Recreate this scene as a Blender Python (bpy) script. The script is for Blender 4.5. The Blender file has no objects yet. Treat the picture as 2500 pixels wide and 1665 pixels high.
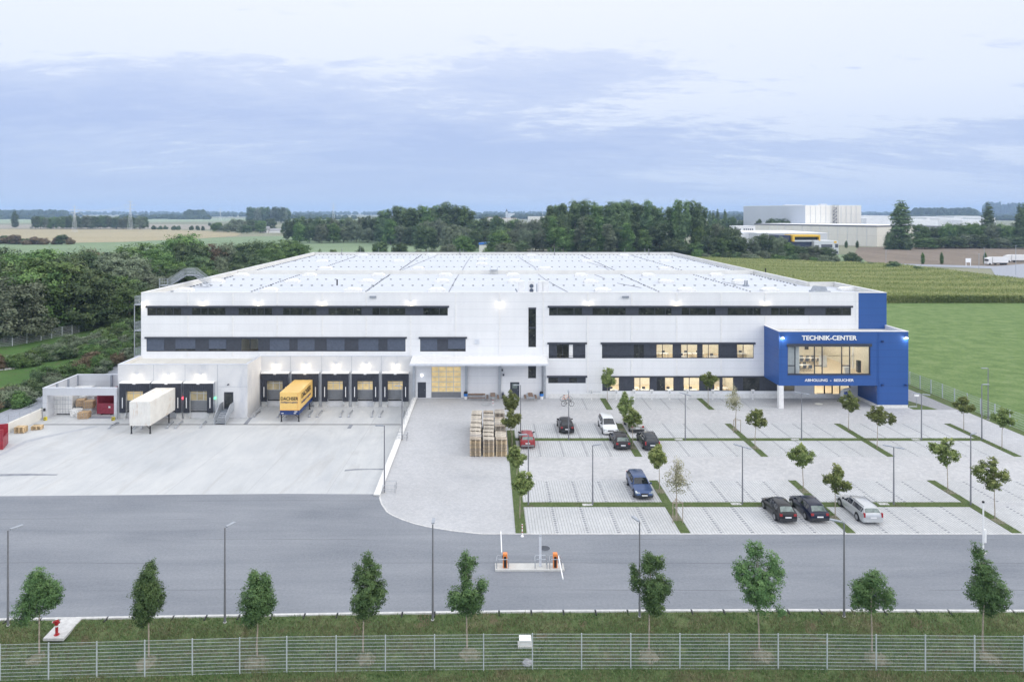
import bpy, bmesh, math, random
import numpy as np
from mathutils import Vector, Matrix
R = math.radians
C = bpy.context.scene.collection
F = 1667.0; CX = 1191.0; CY = 517.0; H = 26.5      # calibration of the photograph

def G(px, py, z=0.0):
    """ground point seen at that pixel of the photograph"""
    Y = F * (H - z) / (py - CY)
    return Vector(((px - CX) * Y / F, Y, z))
def XA(px, Y): return (px - CX) * Y / F
def ZA(py, Y): return H - (py - CY) * Y / F

# ------------------------------------------------------------------ camera
cd = bpy.data.cameras.new("camera"); cam = bpy.data.objects.new("camera", cd); C.objects.link(cam)
cam.location = (0, 0, H); cam.rotation_euler = (R(90), 0, 0)
cd.sensor_width = 36; cd.lens = 36 * F / 2500
cd.shift_x = (1250 - CX) / 2500; cd.shift_y = -(832.5 - CY) / 2500
cd.clip_start = 0.5; cd.clip_end = 40000
S = bpy.context.scene; S.camera = cam
S.view_settings.view_transform = 'Standard'; S.view_settings.look = 'None'
S.view_settings.exposure = 0.22; S.view_settings.gamma = 1
S.view_settings.use_curve_mapping = False
S.render.engine = 'CYCLES'
cy = S.cycles
cy.max_bounces = 6; cy.diffuse_bounces = 3; cy.glossy_bounces = 3; cy.transmission_bounces = 5
cy.transparent_max_bounces = 10; cy.volume_bounces = 1
cy.use_denoising = True
cy.use_adaptive_sampling = True; cy.adaptive_threshold = 0.015
cy.sample_clamp_indirect = 4

# ------------------------------------------------------------------ node helpers
class NT:
    def __init__(s, tree): s.t = tree; s.n = tree.nodes; s.l = tree.links
    def new(s, typ, **kw):
        n = s.n.new(typ)
        for k, v in kw.items():
            if k == 'inp':
                for i, val in v.items():
                    sock = n.inputs[i]
                    if isinstance(val, bpy.types.NodeSocket): s.l.new(val, sock)
                    else: sock.default_value = val
            else: setattr(n, k, v)
        return n
    def math(s, op, a, b=0.0, c=None, clamp=False):
        n = s.n.new('ShaderNodeMath'); n.operation = op; n.use_clamp = clamp
        for i, v in enumerate((a, b) if c is None else (a, b, c)):
            if isinstance(v, bpy.types.NodeSocket): s.l.new(v, n.inputs[i])
            else: n.inputs[i].default_value = v
        return n.outputs[0]
    def mix(s, fac, a, b, mode='MIX'):
        n = s.n.new('ShaderNodeMix'); n.data_type = 'RGBA'; n.blend_type = mode
        for sock, v in ((n.inputs[0], fac), (n.inputs[6], a), (n.inputs[7], b)):
            if isinstance(v, bpy.types.NodeSocket): s.l.new(v, sock)
            else: sock.default_value = (*v, 1) if isinstance(v, (tuple, list)) and len(v) == 3 else v
        return n.outputs[2]
    def ramp(s, fac, stops, interp='LINEAR'):
        n = s.n.new('ShaderNodeValToRGB'); n.color_ramp.interpolation = interp
        e = n.color_ramp.elements
        while len(e) < len(stops): e.new(0.5)
        for i, (p, c) in enumerate(stops):
            e[i].position = p
            e[i].color = (*c, 1) if isinstance(c, (tuple, list)) else (c, c, c, 1)
        s.l.new(fac, n.inputs[0]); return n.outputs[0]
    def noise(s, vec, scale, detail=4, rough=0.55, dist=0.0):
        n = s.n.new('ShaderNodeTexNoise'); n.inputs['Scale'].default_value = scale
        n.inputs['Detail'].default_value = detail; n.inputs['Roughness'].default_value = rough
        n.inputs['Distortion'].default_value = dist
        if vec is not None: s.l.new(vec, n.inputs['Vector'])
        return n.outputs['Fac']
    def pos(s, scale=(1, 1, 1), kind='geo'):
        o = s.new('ShaderNodeNewGeometry').outputs['Position'] if kind == 'geo' else s.new('ShaderNodeTexCoord').outputs['Object']
        m = s.new('ShaderNodeMapping'); m.inputs['Scale'].default_value = scale
        s.l.new(o, m.inputs['Vector']); return m.outputs[0]

def newmat(name):
    m = bpy.data.materials.new(name); m.use_nodes = True
    nt = NT(m.node_tree); nt.n.clear()
    out = nt.new('ShaderNodeOutputMaterial'); b = nt.new('ShaderNodeBsdfPrincipled')
    nt.l.new(b.outputs[0], out.inputs[0])
    return m, nt, b, out

def put(nt, sock, v):
    if isinstance(v, bpy.types.NodeSocket): nt.l.new(v, sock)
    else: sock.default_value = (*v, 1) if isinstance(v, (tuple, list)) and len(v) == 3 else v

def simple(name, col, rough=0.6, metal=0.0, var=0.10, scale=3.0, coat=0.0, kind='obj', bump=0.0, spec=0.5):
    """plain surface with a little cloudy wear in its colour"""
    m, nt, b, out = newmat(name)
    p = nt.pos(kind='geo' if kind == 'geo' else 'obj')
    n = nt.noise(p, scale, 5)
    c2 = tuple(x * (1 - var * 1.4) for x in col); c3 = tuple(min(1, x * (1 + var)) for x in col)
    put(nt, b.inputs['Base Color'], nt.ramp(n, [(0.32, c2), (0.68, c3)]))
    b.inputs['Roughness'].default_value = rough; b.inputs['Metallic'].default_value = metal
    b.inputs['Coat Weight'].default_value = coat; b.inputs['Specular IOR Level'].default_value = spec
    if bump:
        bp = nt.new('ShaderNodeBump'); bp.inputs['Strength'].default_value = bump
        nt.l.new(nt.noise(p, scale * 8, 3), bp.inputs['Height']); nt.l.new(bp.outputs[0], b.inputs['Normal'])
    return m

def emis(name, col, strength, var=0.0, scale=1.5):
    m, nt, b, out = newmat(name)
    put(nt, b.inputs['Base Color'], tuple(x * 0.5 for x in col))
    if var:
        n = nt.noise(nt.pos(kind='obj'), scale, 3)
        put(nt, b.inputs['Emission Color'], nt.ramp(n, [(0.3, tuple(x * (1 - var) for x in col)), (0.7, col)]))
    else: put(nt, b.inputs['Emission Color'], col)
    b.inputs['Emission Strength'].default_value = strength
    return m

# ------------------------------------------------------------------ mesh builder
class MB:
    def __init__(s): s.v = []; s.f = []; s.m = []
    def face(s, pts, mi=0):
        k = len(s.v); s.v += [tuple(p) for p in pts]; s.f.append(tuple(range(k, k + len(pts)))); s.m.append(mi)
    def box(s, x0, x1, y0, y1, z0, z1, mi=0, skip=''):
        k = len(s.v)
        s.v += [(x0, y0, z0), (x1, y0, z0), (x1, y1, z0), (x0, y1, z0), (x0, y0, z1), (x1, y0, z1), (x1, y1, z1), (x0, y1, z1)]
        fs = dict(b=(0, 3, 2, 1), t=(4, 5, 6, 7), f=(0, 1, 5, 4), r=(1, 2, 6, 5), k=(2, 3, 7, 6), l=(3, 0, 4, 7))
        for c, q in fs.items():
            if c not in skip: s.f.append(tuple(k + i for i in q)); s.m.append(mi)
        return s
    def obox(s, c, ux, uy, hx, hy, z0, z1, mi=0):
        """upright box with its own axes"""
        c = Vector(c); ux = Vector(ux).normalized(); uy = Vector(uy).normalized(); k = len(s.v)
        for z in (z0, z1):
            for a, b in ((-1, -1), (1, -1), (1, 1), (-1, 1)):
                p = c + ux * hx * a + uy * hy * b; s.v.append((p.x, p.y, z))
        for q in ((0, 3, 2, 1), (4, 5, 6, 7), (0, 1, 5, 4), (1, 2, 6, 5), (2, 3, 7, 6), (3, 0, 4, 7)):
            s.f.append(tuple(k + i for i in q)); s.m.append(mi)
        return s
    def tube(s, pts, r, n=8, mi=0, caps=True):
        pts = [Vector(p) for p in pts]; rr = r if isinstance(r, (list, tuple)) else [r] * len(pts)
        k = len(s.v); up = Vector((0, 0, 1))
        for i, p in enumerate(pts):
            d = (pts[min(i + 1, len(pts) - 1)] - pts[max(i - 1, 0)]).normalized()
            a = d.cross(up if abs(d.z) < 0.95 else Vector((1, 0, 0))).normalized(); b = d.cross(a).normalized()
            for j in range(n):
                t = 2 * math.pi * j / n; q = p + a * math.cos(t) * rr[i] + b * math.sin(t) * rr[i]; s.v.append(tuple(q))
        for i in range(len(pts) - 1):
            for j in range(n):
                s.f.append((k + i * n + j, k + i * n + (j + 1) % n, k + (i + 1) * n + (j + 1) % n, k + (i + 1) * n + j)); s.m.append(mi)
        if caps:
            s.f.append(tuple(k + j for j in range(n))); s.m.append(mi)
            e = k + (len(pts) - 1) * n; s.f.append(tuple(e + j for j in reversed(range(n)))); s.m.append(mi)
        return s
    def bar(s, a, b, w, h=None, mi=0):
        """square bar between two points"""
        a = Vector(a); b = Vector(b); h = h or w; d = (b - a).normalized()
        u = d.cross(Vector((0, 0, 1)) if abs(d.z) < 0.95 else Vector((0, 1, 0))).normalized(); v = d.cross(u).normalized(); k = len(s.v)
        for p in (a, b):
            for i, j in ((-1, -1), (1, -1), (1, 1), (-1, 1)): s.v.append(tuple(p + u * w / 2 * i + v * h / 2 * j))
        for q in ((0, 3, 2, 1), (4, 5, 6, 7), (0, 1, 5, 4), (1, 2, 6, 5), (2, 3, 7, 6), (3, 0, 4, 7)):
            s.f.append(tuple(k + i for i in q)); s.m.append(mi)
        return s
    def prism(s, poly, a, b, axis='z', mi=0):
        """polygon extruded along an axis. poly: 2D points"""
        def P(u, v, w): return {'z': (u, v, w), 'y': (u, w, v), 'x': (w, u, v)}[axis]
        k = len(s.v); n = len(poly)
        s.v += [P(u, v, a) for u, v in poly] + [P(u, v, b) for u, v in poly]
        s.f.append(tuple(k + i for i in range(n))); s.m.append(mi)
        s.f.append(tuple(k + n + i for i in reversed(range(n)))); s.m.append(mi)
        for i in range(n):
            j = (i + 1) % n; s.f.append((k + i, k + j, k + n + j, k + n + i)); s.m.append(mi)
        return s
    def build(s, name, mats, parent=None, origin=None, smooth=False, fix=True, bevel=0):
        me = bpy.data.meshes.new(name)
        v = s.v
        o = origin
        if o is None and parent is not None and parent.get('_o') is not None: o = parent['_o']
        if o is not None: v = [(a - o[0], b - o[1], c - o[2]) for a, b, c in v]
        me.from_pydata(v, [], s.f)
        for m in (mats if isinstance(mats, (list, tuple)) else [mats]): me.materials.append(m)
        me.polygons.foreach_set('material_index', s.m)
        if fix:
            bm = bmesh.new(); bm.from_mesh(me)
            if smooth: bmesh.ops.remove_doubles(bm, verts=bm.verts, dist=0.0005)
            bmesh.ops.recalc_face_normals(bm, faces=bm.faces)
            if smooth:
                for e in bm.edges: e.smooth = len(e.link_faces) == 2 and e.calc_face_angle(0) < R(smooth if smooth is not True else 38)
                for f in bm.faces: f.smooth = True
            bm.to_mesh(me); bm.free()
        ob = bpy.data.objects.new(name, me); C.objects.link(ob)
        if parent is not None: ob.parent = parent
        elif o is not None: ob.location = o
        if bevel:
            bv = ob.modifiers.new('bevel', 'BEVEL'); bv.width = bevel; bv.segments = 2; bv.limit_method = 'ANGLE'
        return ob

def tag(o, label=None, cat=None, group=None, kind=None):
    if label: o['label'] = label
    if cat: o['category'] = cat
    if group: o['group'] = group
    if kind: o['kind'] = kind
    return o
def thing(name, loc, label, cat, group=None, rz=0.0, world=False):
    """an Empty at the base of a thing; world=True: its parts are given in world coordinates"""
    o = bpy.data.objects.new(name, None); C.objects.link(o); o.location = loc; o.rotation_euler = (0, 0, rz)
    o.empty_display_size = 0.2
    if world: o['_o'] = tuple(loc)
    return tag(o, label, cat, group)
def struct(o): o['kind'] = 'structure'; return o
def kids(o): return [c for c in o.children]
def dup(root, loc=None, rz=None, label=None, group=None, scale=None):
    r = root.copy(); C.objects.link(r)
    if loc is not None: r.location = loc
    if rz is not None: r.rotation_euler = (0, 0, rz)
    if scale is not None: r.scale = scale
    if label: r['label'] = label
    if group: r['group'] = group
    for ch in kids(root):
        c = ch.copy(); C.objects.link(c); c.parent = r
        for g in kids(ch):
            d = g.copy(); C.objects.link(d); d.parent = c
    return r
ORD = "first second third fourth fifth sixth seventh eighth ninth tenth eleventh twelfth thirteenth fourteenth fifteenth sixteenth seventeenth eighteenth nineteenth twentieth".split()
def nth(i):
    if i < 20: return ORD[i]
    tens = {2: 'twenty', 3: 'thirty', 4: 'forty', 5: 'fifty'}[(i + 1) // 10]; r = (i + 1) % 10
    return tens + '-' + ORD[r - 1] if r else {20: 'twentieth', 30: 'thirtieth', 40: 'fortieth', 50: 'fiftieth'}[i + 1]
def text(body, size, name, mat, parent, loc, rot, extr=0.01, bold=0.0, width=None, align='CENTER'):
    cu = bpy.data.curves.new(name, 'FONT'); cu.body = body; cu.size = size; cu.extrude = extr; cu.offset = bold
    cu.align_x = align; cu.align_y = 'CENTER'; cu.resolution_u = 3
    t = bpy.data.objects.new('tmp', cu); C.objects.link(t)
    dg = bpy.context.evaluated_depsgraph_get(); dg.update()
    me = bpy.data.meshes.new_from_object(t.evaluated_get(dg)); C.objects.unlink(t); bpy.data.objects.remove(t)
    me.materials.clear(); me.materials.append(mat); me.name = name
    ob = bpy.data.objects.new(name, me); C.objects.link(ob); ob.parent = parent; ob.location = loc; ob.rotation_euler = rot
    if width:
        xs = [v.co.x for v in me.vertices]; k = width / (max(xs) - min(xs)); ob.scale = (k, 1, 1)
    return ob
# ------------------------------------------------------------------ world: overcast evening sky
w = bpy.data.worlds.new("World"); S.world = w; w.use_nodes = True
nt = NT(w.node_tree); nt.n.clear()
SUN_EL, SUN_AZ = R(24), R(72)          # azimuth clockwise from +Y
out = nt.new('ShaderNodeOutputWorld'); bg = nt.new('ShaderNodeBackground'); nt.l.new(bg.outputs[0], out.inputs[0])
sky = nt.new('ShaderNodeTexSky'); sky.sky_type = 'NISHITA'; sky.sun_disc = False
sky.sun_elevation = SUN_EL; sky.sun_rotation = SUN_AZ; sky.air_density = 1.0; sky.dust_density = 2.0
tc = nt.new('ShaderNodeTexCoord').outputs['Generated']
sep = nt.new('ShaderNodeSeparateXYZ'); nt.l.new(tc, sep.inputs[0])
z = nt.math('MAXIMUM', sep.outputs[2], 0.0)
# project the direction on a cloud layer so that clouds flatten towards the horizon
den = nt.math('ADD', z, 0.16)
u = nt.math('DIVIDE', sep.outputs[0], den); v = nt.math('DIVIDE', sep.outputs[1], den)
cmb = nt.new('ShaderNodeCombineXYZ'); nt.l.new(u, cmb.inputs[0]); nt.l.new(v, cmb.inputs[1])
mp = nt.new('ShaderNodeMapping'); nt.l.new(cmb.outputs[0], mp.inputs[0]); mp.inputs['Scale'].default_value = (0.55, 1.25, 1); mp.inputs['Location'].default_value = (0.9, 2.2, 0)
n1 = nt.noise(mp.outputs[0], 0.8, 12, 0.60, 0.6)
mp2 = nt.new('ShaderNodeMapping'); nt.l.new(cmb.outputs[0], mp2.inputs[0]); mp2.inputs['Scale'].default_value = (1.6, 4.5, 1)
n2 = nt.noise(mp2.outputs[0], 1.6, 9, 0.68, 0.4)
# az: clouds thicker on the left and low, clearing towards the upper right
xx = nt.math('MULTIPLY', sep.outputs[0], -0.36)
# band of low cloud: strong between 2 and 10 degrees, thins out above
lowb = nt.ramp(z, [(0.0, 0.30), (0.035, 0.46), (0.085, 0.56), (0.125, 0.46), (0.17, 0.20), (0.24, -0.08)])
f = nt.math('ADD', nt.math('MULTIPLY', nt.math('SUBTRACT', n1, 0.5), 2.1), nt.math('MULTIPLY', nt.math('SUBTRACT', n2, 0.5), 0.85))
def puff(x0, z0, sx, sz, amp):
    dx = nt.math('DIVIDE', nt.math('SUBTRACT', sep.outputs[0], x0), sx); dz = nt.math('DIVIDE', nt.math('SUBTRACT', sep.outputs[2], z0), sz)
    q = nt.math('ADD', nt.math('MULTIPLY', dx, dx), nt.math('MULTIPLY', dz, dz))
    return nt.math('MULTIPLY', nt.math('EXPONENT', nt.math('MULTIPLY', q, -1.0)), amp)
mp3 = nt.new('ShaderNodeMapping'); nt.l.new(cmb.outputs[0], mp3.inputs[0]); mp3.inputs['Scale'].default_value = (3.0, 5.5, 1)
n3 = nt.noise(mp3.outputs[0], 2.4, 10, 0.70, 0.5)
f = nt.math('ADD', nt.math('ADD', f, xx), lowb)
f = nt.math('ADD', nt.math('ADD', f, puff(0.04, 0.190, 0.24, 0.042, 0.42)), nt.math('ADD', puff(-0.55, 0.235, 0.25, 0.03, -0.50), puff(0.45, 0.125, 0.25, 0.030, -0.22)))
f = nt.math('ADD', f, nt.math('MULTIPLY', nt.math('SUBTRACT', n3, 0.5), 0.75))
cl = nt.ramp(f, [(0.12, 0.0), (0.34, 0.68), (0.72, 1.0)])
K = 10.0
clear = nt.ramp(z, [(0.0, (0.55, 0.68, 0.92)), (0.05, (0.62, 0.73, 0.95)), (0.16, (0.78, 0.85, 1.0)), (0.30, (0.86, 0.90, 1.0)), (0.5, (1.03, 1.05, 1.09))])
cloud = nt.ramp(z, [(0.0, (0.53, 0.66, 0.90)), (0.04, (0.48, 0.605, 0.88)), (0.12, (0.465, 0.575, 0.86)), (0.22, (0.60, 0.69, 0.92)), (0.5, (1.03, 1.05, 1.09))])
pic = nt.mix(cl, clear, cloud)
vm = nt.new('ShaderNodeVectorMath'); vm.operation = 'SCALE'; nt.l.new(pic, vm.inputs[0]); vm.inputs[3].default_value = K
# unseen cloud overhead is raised in brightness to light the ground
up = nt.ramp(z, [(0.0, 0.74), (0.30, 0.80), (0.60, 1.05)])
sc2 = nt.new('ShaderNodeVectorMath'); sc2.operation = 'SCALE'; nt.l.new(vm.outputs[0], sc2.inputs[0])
rear_gain = nt.ramp(nt.math('MULTIPLY', sep.outputs[1], -1.0), [(0.05, 1.0), (0.75, 1.38)])      # unseen sky behind the viewer raised to light the facade
nt.l.new(nt.math('MULTIPLY', nt.math('MULTIPLY', up, rear_gain), 1.2), sc2.inputs[3])
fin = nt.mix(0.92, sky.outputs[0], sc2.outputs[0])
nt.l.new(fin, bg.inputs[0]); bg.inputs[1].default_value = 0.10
ld = bpy.data.lights.new("sun", 'SUN'); sun = bpy.data.objects.new("sun", ld); C.objects.link(sun)
ld.energy = 1.0; ld.angle = R(22); ld.color = (1.0, 0.91, 0.80)
d = Vector((math.sin(SUN_AZ) * math.cos(SUN_EL), math.cos(SUN_AZ) * math.cos(SUN_EL) * -1, math.sin(SUN_EL)))
sun.rotation_euler = d.to_track_quat('Z', 'Y').to_euler()
sky.sun_rotation = math.atan2(d.x, d.y)

# ------------------------------------------------------------------ materials
M = {}
def facade(name, base, joint, joints_z=1.05, vert=None, rough=0.45):
    m, nt, b, out = newmat(name)
    g = nt.new('ShaderNodeNewGeometry').outputs['Position']; s = nt.new('ShaderNodeSeparateXYZ'); nt.l.new(g, s.inputs[0])
    fz = nt.math('FRACT', nt.math('DIVIDE', s.outputs[2], joints_z))
    jz = nt.math('LESS_THAN', fz, 0.045)
    row = nt.math('FLOOR', nt.math('DIVIDE', s.outputs[2], joints_z))
    wn = nt.new('ShaderNodeTexWhiteNoise'); wn.noise_dimensions = '2D'
    cb = nt.new('ShaderNodeCombineXYZ'); nt.l.new(row, cb.inputs[0])
    nt.l.new(nt.math('FLOOR', nt.math('DIVIDE', nt.math('ADD', s.outputs[0], 49.6), 6.35)), cb.inputs[1]); nt.l.new(cb.outputs[0], wn.inputs[0])
    cl = nt.ramp(nt.noise(nt.pos((0.5, 0.5, 0.15)), 1.2, 5), [(0.3, tuple(x * 0.94 for x in base)), (0.7, base)])
    pv = nt.ramp(wn.outputs[0], [(0, 0.965), (1, 1.0)])
    c = nt.mix(1.0, cl, pv, 'MULTIPLY')
    c = nt.mix(1.0, c, nt.ramp(nt.noise(nt.pos((2.6, 2.6, 0.10)), 1.0, 6, 0.7), [(0.40, 0.972), (0.60, 1.0)]), 'MULTIPLY')
    put(nt, b.inputs['Base Color'], nt.mix(nt.math('MULTIPLY', jz, 0.75), c, joint))
    b.inputs['Roughness'].default_value = rough
    bp = nt.new('ShaderNodeBump'); bp.inputs['Strength'].default_value = 0.25; bp.inputs['Distance'].default_value = 0.02
    nt.l.new(nt.math('SUBTRACT', 1.0, jz), bp.inputs['Height']); nt.l.new(bp.outputs[0], b.inputs['Normal'])
    return m
M['panel'] = facade('white_metal_cladding', (0.82, 0.83, 0.85), (0.60, 0.62, 0.66))
M['blue'] = facade('blue_metal_cladding', (0.025, 0.096, 0.33), (0.015, 0.057, 0.21), 0.98)
M['pgrey'] = facade('light_grey_cladding', (0.56, 0.58, 0.62), (0.36, 0.38, 0.42), 1.0)
def concrete(name, a, b_, scale=0.5, stain=None, rough=0.85, fine=14, streak=None):
    m, nt, b, out = newmat(name)
    p = nt.pos()
    n = nt.noise(p, scale, 8, 0.62, 0.3); n2 = nt.noise(p, fine, 3)
    n = nt.math('ADD', nt.math('MULTIPLY', n, 0.82), nt.math('MULTIPLY', n2, 0.18))
    c = nt.ramp(n, [(0.30, a), (0.66, b_)])
    if stain is not None:
        ps = nt.pos(streak or (0.35, 0.35, 0.12)); k = nt.ramp(nt.noise(ps, 1.0, 7, 0.7, 0.6), [(0.53, 0.0), (0.72, 1.0)])
        c = nt.mix(nt.math('MULTIPLY', k, 0.6), c, stain)
    put(nt, b.inputs['Base Color'], c); b.inputs['Roughness'].default_value = rough
    return m
M['dockwall'] = concrete('precast_concrete_wall', (0.56, 0.57, 0.59), (0.69, 0.69, 0.69), 0.35, (0.38, 0.41, 0.48))
M['concrete'] = concrete('plain_concrete', (0.45, 0.45, 0.44), (0.60, 0.60, 0.58), 1.2, (0.36, 0.35, 0.32))
M['cream'] = concrete('pale_render', (0.62, 0.61, 0.58), (0.72, 0.71, 0.67), 0.6)
# loading yard: big poured fields, brushed streaks and wide pale/dark clouds, saw-cut joints
m, nt, b, out = newmat('yard_concrete'); p = nt.pos()
n = nt.noise(nt.pos((0.10, 0.07, 0.1)), 1.0, 8, 0.62, 0.8); nf = nt.noise(nt.pos((1.4, 0.25, 1)), 1.0, 6, 0.6, 0.4)
cc = nt.ramp(nt.math('ADD', nt.math('MULTIPLY', n, 0.7), nt.math('MULTIPLY', nf, 0.3)), [(0.36, (0.42, 0.44, 0.465)), (0.64, (0.56, 0.57, 0.575))])
s = nt.new('ShaderNodeSeparateXYZ'); nt.l.new(p, s.inputs[0])
jx = nt.math('LESS_THAN', nt.math('FRACT', nt.math('DIVIDE', nt.math('ADD', s.outputs[0], nt.math('MULTIPLY', s.outputs[1], 0.0)), 7.6)), 0.009)
jy = nt.math('LESS_THAN', nt.math('FRACT', nt.math('DIVIDE', s.outputs[1], 12.4)), 0.005)
cc = nt.mix(nt.math('MULTIPLY', nt.math('MAXIMUM', jx, jy), 0.55), cc, (0.34, 0.35, 0.37))
tr = nt.ramp(nt.noise(nt.pos((0.35, 0.05, 1)), 1.3, 6, 0.7, 1.2), [(0.54, 0.0), (0.70, 0.55)])
cc = nt.mix(tr, cc, (0.40, 0.40, 0.40))
put(nt, b.inputs['Base Color'], cc); b.inputs['Roughness'].default_value = 0.75; M['yard'] = m
# asphalt
m, nt, b, out = newmat('asphalt'); p = nt.pos()
n = nt.noise(nt.pos((0.05, 0.45, 1)), 1.0, 8, 0.65, 0.6); nf = nt.noise(p, 5.0, 5, 0.8); nb = nt.noise(p, 0.12, 4)
t = nt.math('ADD', nt.math('ADD', nt.math('MULTIPLY', n, 0.40), nt.math('MULTIPLY', nf, 0.45)), nt.math('MULTIPLY', nb, 0.25))
cc = nt.ramp(t, [(0.40, (0.140, 0.157, 0.188)), (0.70, (0.262, 0.279, 0.310))])
scf = nt.ramp(nt.noise(nt.pos((0.55, 0.25, 1)), 1.7, 8, 0.75, 2.5), [(0.66, 0.0), (0.80, 0.5)])
cc = nt.mix(scf, cc, (0.34, 0.35, 0.37))
s = nt.new('ShaderNodeSeparateXYZ'); nt.l.new(nt.pos((1, 1, 1)), s.inputs[0])
wob = nt.math('MULTIPLY', nt.noise(nt.pos((0.09, 0, 0)), 1.0, 4), 0.5)
seam = nt.math('LESS_THAN', nt.math('FRACT', nt.math('DIVIDE', nt.math('ADD', s.outputs[1], wob), 3.7)), 0.016)
brk = nt.ramp(nt.noise(nt.pos((0.06, 0.3, 0)), 1.0, 3), [(0.46, 0.0), (0.54, 0.75)])
cc = nt.mix(nt.math('MULTIPLY', seam, brk), cc, (0.09, 0.10, 0.12))
put(nt, b.inputs['Base Color'], cc); b.inputs['Roughness'].default_value = 0.8; M['asphalt'] = m
# block paving: one smooth kind, one with wide drainage joints
def pavers(name, a, b_, joint, bw, bh, mort, off=0.5, mix=0.5, rough=0.85, jmix=0.8):
    m, nt, b, out = newmat(name); p = nt.pos()
    br = nt.new('ShaderNodeTexBrick'); nt.l.new(p, br.inputs['Vector'])
    br.offset = off; br.squash = 1.0; br.inputs['Scale'].default_value = 1.0
    br.inputs['Brick Width'].default_value = bw; br.inputs['Row Height'].default_value = bh
    br.inputs['Mortar Size'].default_value = mort; br.inputs['Mortar Smooth'].default_value = 0.1; br.inputs['Bias'].default_value = 0
    br.inputs['Color1'].default_value = (*a, 1); br.inputs['Color2'].default_value = (*b_, 1); br.inputs['Mortar'].default_value = (*joint, 1)
    n = nt.ramp(nt.noise(nt.pos((0.12, 0.12, 1)), 1.0, 8, 0.66, 0.5), [(0.30, 0.88), (0.68, 1.05)])
    n2 = nt.ramp(nt.noise(nt.pos((1.0, 1.0, 1)), 1.5, 6, 0.7), [(0.3, 0.93), (0.7, 1.03)])
    c = nt.mix(1.0, nt.mix(1.0, br.outputs[0], n, 'MULTIPLY'), n2, 'MULTIPLY')
    put(nt, b.inputs['Base Color'], c); b.inputs['Roughness'].default_value = rough
    return m
M['paver'] = pavers('grey_block_paving', (0.43, 0.44, 0.465), (0.51, 0.515, 0.53), (0.40, 0.41, 0.44), 0.24, 0.16, 0.012)
M['paver2'] = pavers('aisle_block_paving', (0.445, 0.45, 0.47), (0.525, 0.525, 0.535), (0.44, 0.45, 0.47), 0.30, 0.30, 0.012)
M['bay'] = pavers('drainage_block_paving', (0.53, 0.545, 0.57), (0.60, 0.61, 0.625), (0.27, 0.28, 0.285), 0.25, 0.20, 0.021, off=0.0)
M['marker'] = simple('dark_paver', (0.24, 0.25, 0.28), 0.85, var=0.2, kind='geo')
M['gravel'] = concrete('gravel_path', (0.22, 0.23, 0.25), (0.36, 0.36, 0.37), 3.0, fine=30)
M['lane'] = concrete('service_lane', (0.26, 0.28, 0.33), (0.34, 0.36, 0.41), 1.0)
def grassmat(name, a, b_, c_, s1=0.4, s2=6.0, stretch=(1, 1, 1), bump=0.5, soil=None, detail=8):
    m, nt, b, out = newmat(name)
    p = nt.pos(stretch)
    n = nt.noise(p, s1, detail, 0.68, 0.3); n2 = nt.noise(p, s2, 5, 0.7)
    t = nt.math('ADD', nt.math('MULTIPLY', n, 0.6), nt.math('MULTIPLY', n2, 0.4))
    c = nt.ramp(t, [(0.34, a), (0.5, b_), (0.66, c_)])
    if soil: c = nt.mix(nt.ramp(nt.noise(nt.pos(), 0.55, 6, 0.6), [(0.56, 0.0), (0.66, 0.85)]), c, soil)
    put(nt, b.inputs['Base Color'], c); b.inputs['Roughness'].default_value = 0.95; b.inputs['Specular IOR Level'].default_value = 0.1
    if bump:
        bp = nt.new('ShaderNodeBump'); bp.inputs['Strength'].default_value = bump; bp.inputs['Distance'].default_value = 0.2
        nt.l.new(n2, bp.inputs['Height']); nt.l.new(bp.outputs[0], b.inputs['Normal'])
    return m
M['turf'] = grassmat('rough_turf', (0.075, 0.115, 0.045), (0.12, 0.165, 0.07), (0.19, 0.20, 0.11), 0.7, 9, (1, 1, 1), 0.6, (0.16, 0.125, 0.085))
M['strip'] = grassmat('strip_grass', (0.09, 0.125, 0.05), (0.12, 0.165, 0.065), (0.17, 0.195, 0.10), 1.5, 12, soil=(0.15, 0.14, 0.10))
M['meadow'] = grassmat('meadow_grass', (0.095, 0.155, 0.055), (0.15, 0.225, 0.085), (0.235, 0.30, 0.135), 0.45, 3.2, (0.7, 0.8, 1), 1.0, detail=10)
M['farmeadow'] = grassmat('far_meadow', (0.17, 0.23, 0.14), (0.20, 0.27, 0.165), (0.235, 0.30, 0.19), 0.01, 0.08, (0.6, 1.5, 1), 0)
M['base'] = grassmat('open_land', (0.16, 0.19, 0.13), (0.24, 0.25, 0.18), (0.33, 0.31, 0.24), 0.0022, 0.02, (0.5, 2.4, 1), 0)
M['wheat'] = grassmat('stubble_field', (0.31, 0.275, 0.18), (0.36, 0.32, 0.215), (0.42, 0.37, 0.26), 0.01, 0.12, (0.35, 1.6, 1), 0)
M['corn'] = grassmat('corn_tops', (0.115, 0.145, 0.045), (0.17, 0.20, 0.07), (0.25, 0.26, 0.12), 0.05, 0.9, (0.5, 1.3, 1), 0.8)
M['brown'] = grassmat('ploughed_soil', (0.16, 0.135, 0.11), (0.21, 0.175, 0.145), (0.26, 0.22, 0.18), 0.05, 0.6, (1.6, 0.35, 1), 0)
M['lawn'] = grassmat('lawn', (0.05, 0.105, 0.03), (0.075, 0.145, 0.042), (0.105, 0.175, 0.06), 0.15, 2.0, soil=(0.10, 0.10, 0.055))
M['kerb'] = simple('kerb_stone', (0.58, 0.58, 0.58), 0.85, var=0.12, kind='geo')
M['white'] = simple('white_paint', (0.78, 0.78, 0.78), 0.45, var=0.05)
M['whiterough'] = simple('white_coating', (0.74, 0.74, 0.73), 0.7, var=0.07)
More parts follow.
